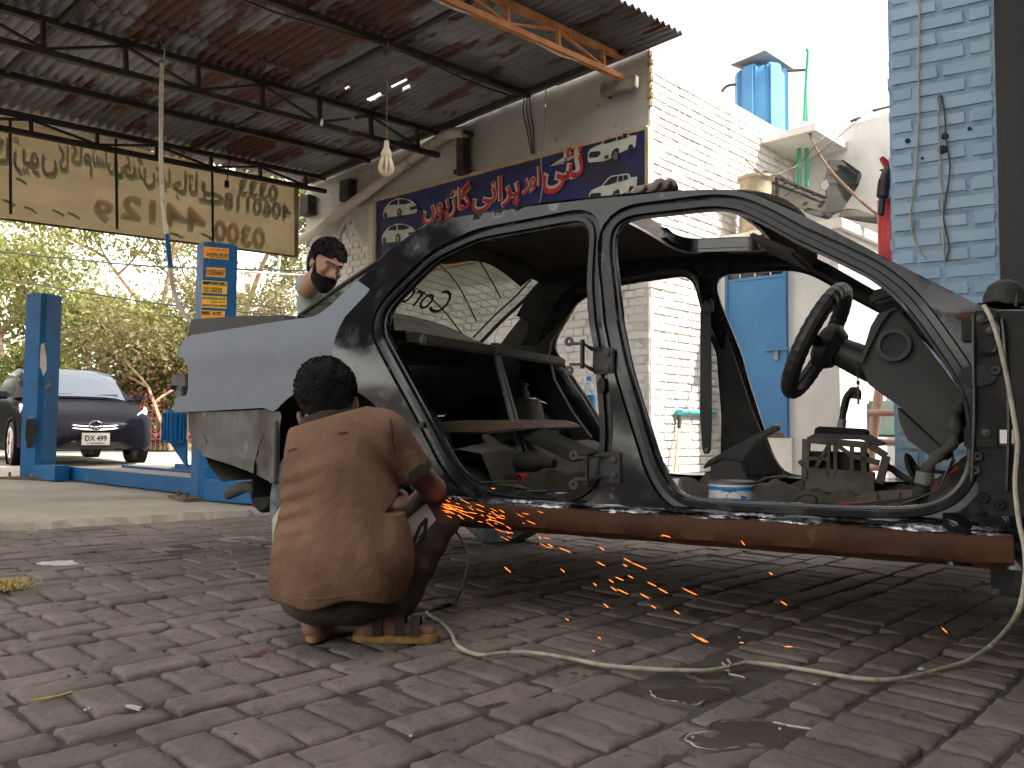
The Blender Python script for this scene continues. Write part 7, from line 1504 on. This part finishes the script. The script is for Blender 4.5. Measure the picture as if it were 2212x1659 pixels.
# ================================================================== CABLES ON THE GROUND
def onb(px, py, z=.012): p = gnd(px, py, z); return p
cb_ = [at(2125, 660, 2.02), at(2142, 690, 1.99), at(2158, 740, 1.97), at(2176, 820, 1.96), at(2190, 900, 1.95), at(2198, 960, 1.94), at(2193, 1040, 1.93), at(2200, 1120, 1.90), at(2214, 1190, 1.85), at(2213, 1260, 1.82), at(2195, 1330, 1.80), onb(2150, 1385, .06), onb(2095, 1425, .02), onb(2040, 1443), onb(1985, 1458), onb(1920, 1468), onb(1850, 1465), onb(1790, 1455), onb(1700, 1440), onb(1640, 1433), onb(1610, 1432), onb(1575, 1440), onb(1530, 1448), onb(1480, 1448), onb(1400, 1445), onb(1300, 1436), onb(1230, 1422), onb(1150, 1410), onb(1090, 1410), onb(1040, 1415), onb(1005, 1405), onb(985, 1390), onb(975, 1368), onb(955, 1345), onb(935, 1333), onb(922, 1322)]
pc_ = thing('extension_cable', 'dirty cream extension cable draped over the car and snaking across the bricks', 'cable'); MB().tube(spline(cb_, 6), .0055, 8).build('cable_sheath', K['cable'], pc_, True)
tag(MB().tube(spline([onb(1560, 1432, .012), onb(1572, 1440, .014), onb(1578, 1433, .03), onb(1572, 1425, .03)], 4), .003, 6).build('cable_end', K['cable'], pc_, True))
gc = thing('grinder_cord', 'thin black power cord running from the grinder to the cream cable', 'cord'); MB().tube(spline([at(955, 1128, 2.78), at(972, 1138, 2.74), at(990, 1155, 2.68), at(1005, 1180, 2.62), at(1010, 1210, 2.57), at(1004, 1250, 2.53), at(992, 1285, 2.5), onb(978, 1305, .015), onb(955, 1312), onb(930, 1320), onb(922, 1323)], 6), .0042, 8).build('cord_sheath', K['blackcable'], gc, True)
MB().tube([onb(972, 1306, .014), onb(950, 1314, .014)], .008, 8).build('plug', K['blackcable'], gc, True)
# ================================================================== SPARKS
r = random.Random(5); spm = MB().lathe([(.0002, -.5), (.5, -.2), (.5, .3), (.0002, .5)], 6).mesh('spark'); spm.materials.append(K['spark'])
def spark(px, py, L, ang, d, w=.0016):
    a, b = at(px - L / 2 * math.cos(ang), py - L / 2 * math.sin(ang), d), at(px + L / 2 * math.cos(ang), py + L / 2 * math.sin(ang), d - .02)
    o = link('spark', spm); v = b - a; o.matrix_world = Matrix.Translation((a + b) / 2) @ v.to_track_quat('Z', 'Y').to_matrix().to_4x4() @ Matrix.Diagonal((w * 2, w * 2, v.length, 1))
    tag(o, 'glowing orange spark flying from the grinder', 'spark', 'sparks from the grinder')
for px, py, L, an in ((1096, 1230, 22, .7), (1350, 1221, 12, .5), (1298, 1218, 24, .5), (1220, 1188, 30, .4), (1188, 1178, 14, .4), (1300, 1185, 14, .5), (1355, 1210, 20, .5), (1408, 1262, 24, .45), (1432, 1276, 26, .5), (1380, 1222, 40, .4), (1440, 1158, 20, .3), (1432, 1157, 10, -.2), (1605, 1173, 14, .9), (1665, 1239, 12, .6), (1693, 1303, 18, .6), (2040, 1361, 18, .75), (1508, 1378, 40, .55), (1520, 1382, 26, .5), (1703, 1397, 20, 0), (1602, 1388, 10, .1), (1225, 1338, 10, .6), (1295, 1378, 8, .6), (1309, 1308, 16, .7), (1392, 1287, 24, .5), (1412, 1311, 14, .6), (1462, 1322, 16, .6), (1490, 1278, 38, .45), (1326, 1272, 18, .6), (1345, 1278, 30, .45), (1320, 1255, 14, .6), (1285, 1262, 12, .7), (1215, 1232, 14, .7), (1338, 1250, 22, .4), (1362, 1246, 14, .5), (1065, 1055, 8, .1), (1282, 1406, 6, .5)):
    spark(px, py, L, an, 2.45 - .35 * min(1, max(0, (py - 1150) / 280)) , .0010)
for k in range(70):
    t = r.random() ** 2.0; x = 965 + 240 * t; y = 1095 + 95 * t * r.uniform(.2, 1.1) + r.gauss(0, 8); spark(x, y, r.uniform(6, 30) * (1 - .3 * t), r.uniform(.15, .6), 2.62 - .15 * t, r.uniform(.0004, .0008))
# ================================================================== LITTER ON THE PAVING
def scrap(name, px, py, P, m, lab, cat='litter', h=.004):
    c = gnd(px, py, -.0005 if cat in ('splash', 'stain') else .005); o = MB().prism([Vector((x, y_, 0)) for x, y_ in P], (0, 0, h)).build(name, m, None); o.location = c; return tag(o, lab, cat)
def irr(rx, ry, n, seed): rr_ = random.Random(seed); return [(rx * rr_.uniform(.75, 1.15) * math.cos(6.283 * k / n), ry * rr_.uniform(.75, 1.15) * math.sin(6.283 * k / n)) for k in range(n)]
scrap('whitewash_splash', 138, 1216, irr(.11, .075, 40, 1), K['paper'], 'white lime splash dried on the bricks at the left', 'splash', .0015)
scrap('whitewash_splash', 247, 1259, irr(.04, .032, 30, 2), K['paper'], 'small round lime splash nearer the squatting man', 'splash', .0015)
scrap('whitewash_splash', 540, 1165, irr(.17, .13, 50, 3), K['tin'], 'bluish white paint splash on the bricks left of the squatting man', 'splash', .0015)
scrap('paper_scrap', 285, 1532, [(-.02, .012), (-.006, .004), (.004, -.002), (.022, -.012), (.024, -.004), (.008, .006), (-.004, .012)], K['paper'], 'crumpled scrap of orange and white paper in the foreground', h=.006)
scrap('dry_stalk', 100, 1512, [(-.03, -.014), (.0, .0), (.02, .02), (.034, .045), (.03, .05), (.012, .022), (-.01, .004)], K['straw'], 'bent dry leaf stalk lying at lower left')
scrap('dry_leaf', 1238, 1500 - 45, irr(.012, .006, 7, 7), K['rustbrown'], 'small brown leaf on the bricks below the cable')
scrap('lime_chip', 1990, 1446, irr(.008, .007, 6, 8), K['paper'], 'small pale chip beside the cable on the right')
K['stain'] = K['stain']; scrap('paint_stain', 535, 1412, irr(.055, .038, 40, 9), K['stain'], 'reddish brown paint stain on the bricks left of the sandals', 'stain', .0008)
sw_ = gnd(6, 1276, .0); tuft = MB(); rr_ = random.Random(4)
for k in range(160): a = rr_.uniform(0, 6.28); p = Vector((rr_.gauss(0, .03), rr_.gauss(0, .025), .006)); tuft.tube([p, p + Vector((.03 * math.cos(a), .03 * math.sin(a), rr_.uniform(.01, .04))), p + Vector((.05 * math.cos(a), .05 * math.sin(a), rr_.uniform(0, .03)))], .0014, 3, False)
o = tuft.build('straw_tuft', K['straw'], None); o.location = sw_; tag(o, 'tuft of yellow straw at the left edge of the paving', 'straw')
for k in range(26):
    px, py = random.uniform(60, 2100), random.uniform(1180, 1640); o = MB().prism([Vector((x, y_, 0)) for x, y_ in irr(.004, .003, 6, k + 40)], (0, 0, .003)).build('grit', K['dust'] if k % 3 else K['paper'], None); o.location = gnd(px, py, .004); tag(o, 'tiny grit crumb lying on the brick paving', 'grit', 'grit on the paving')
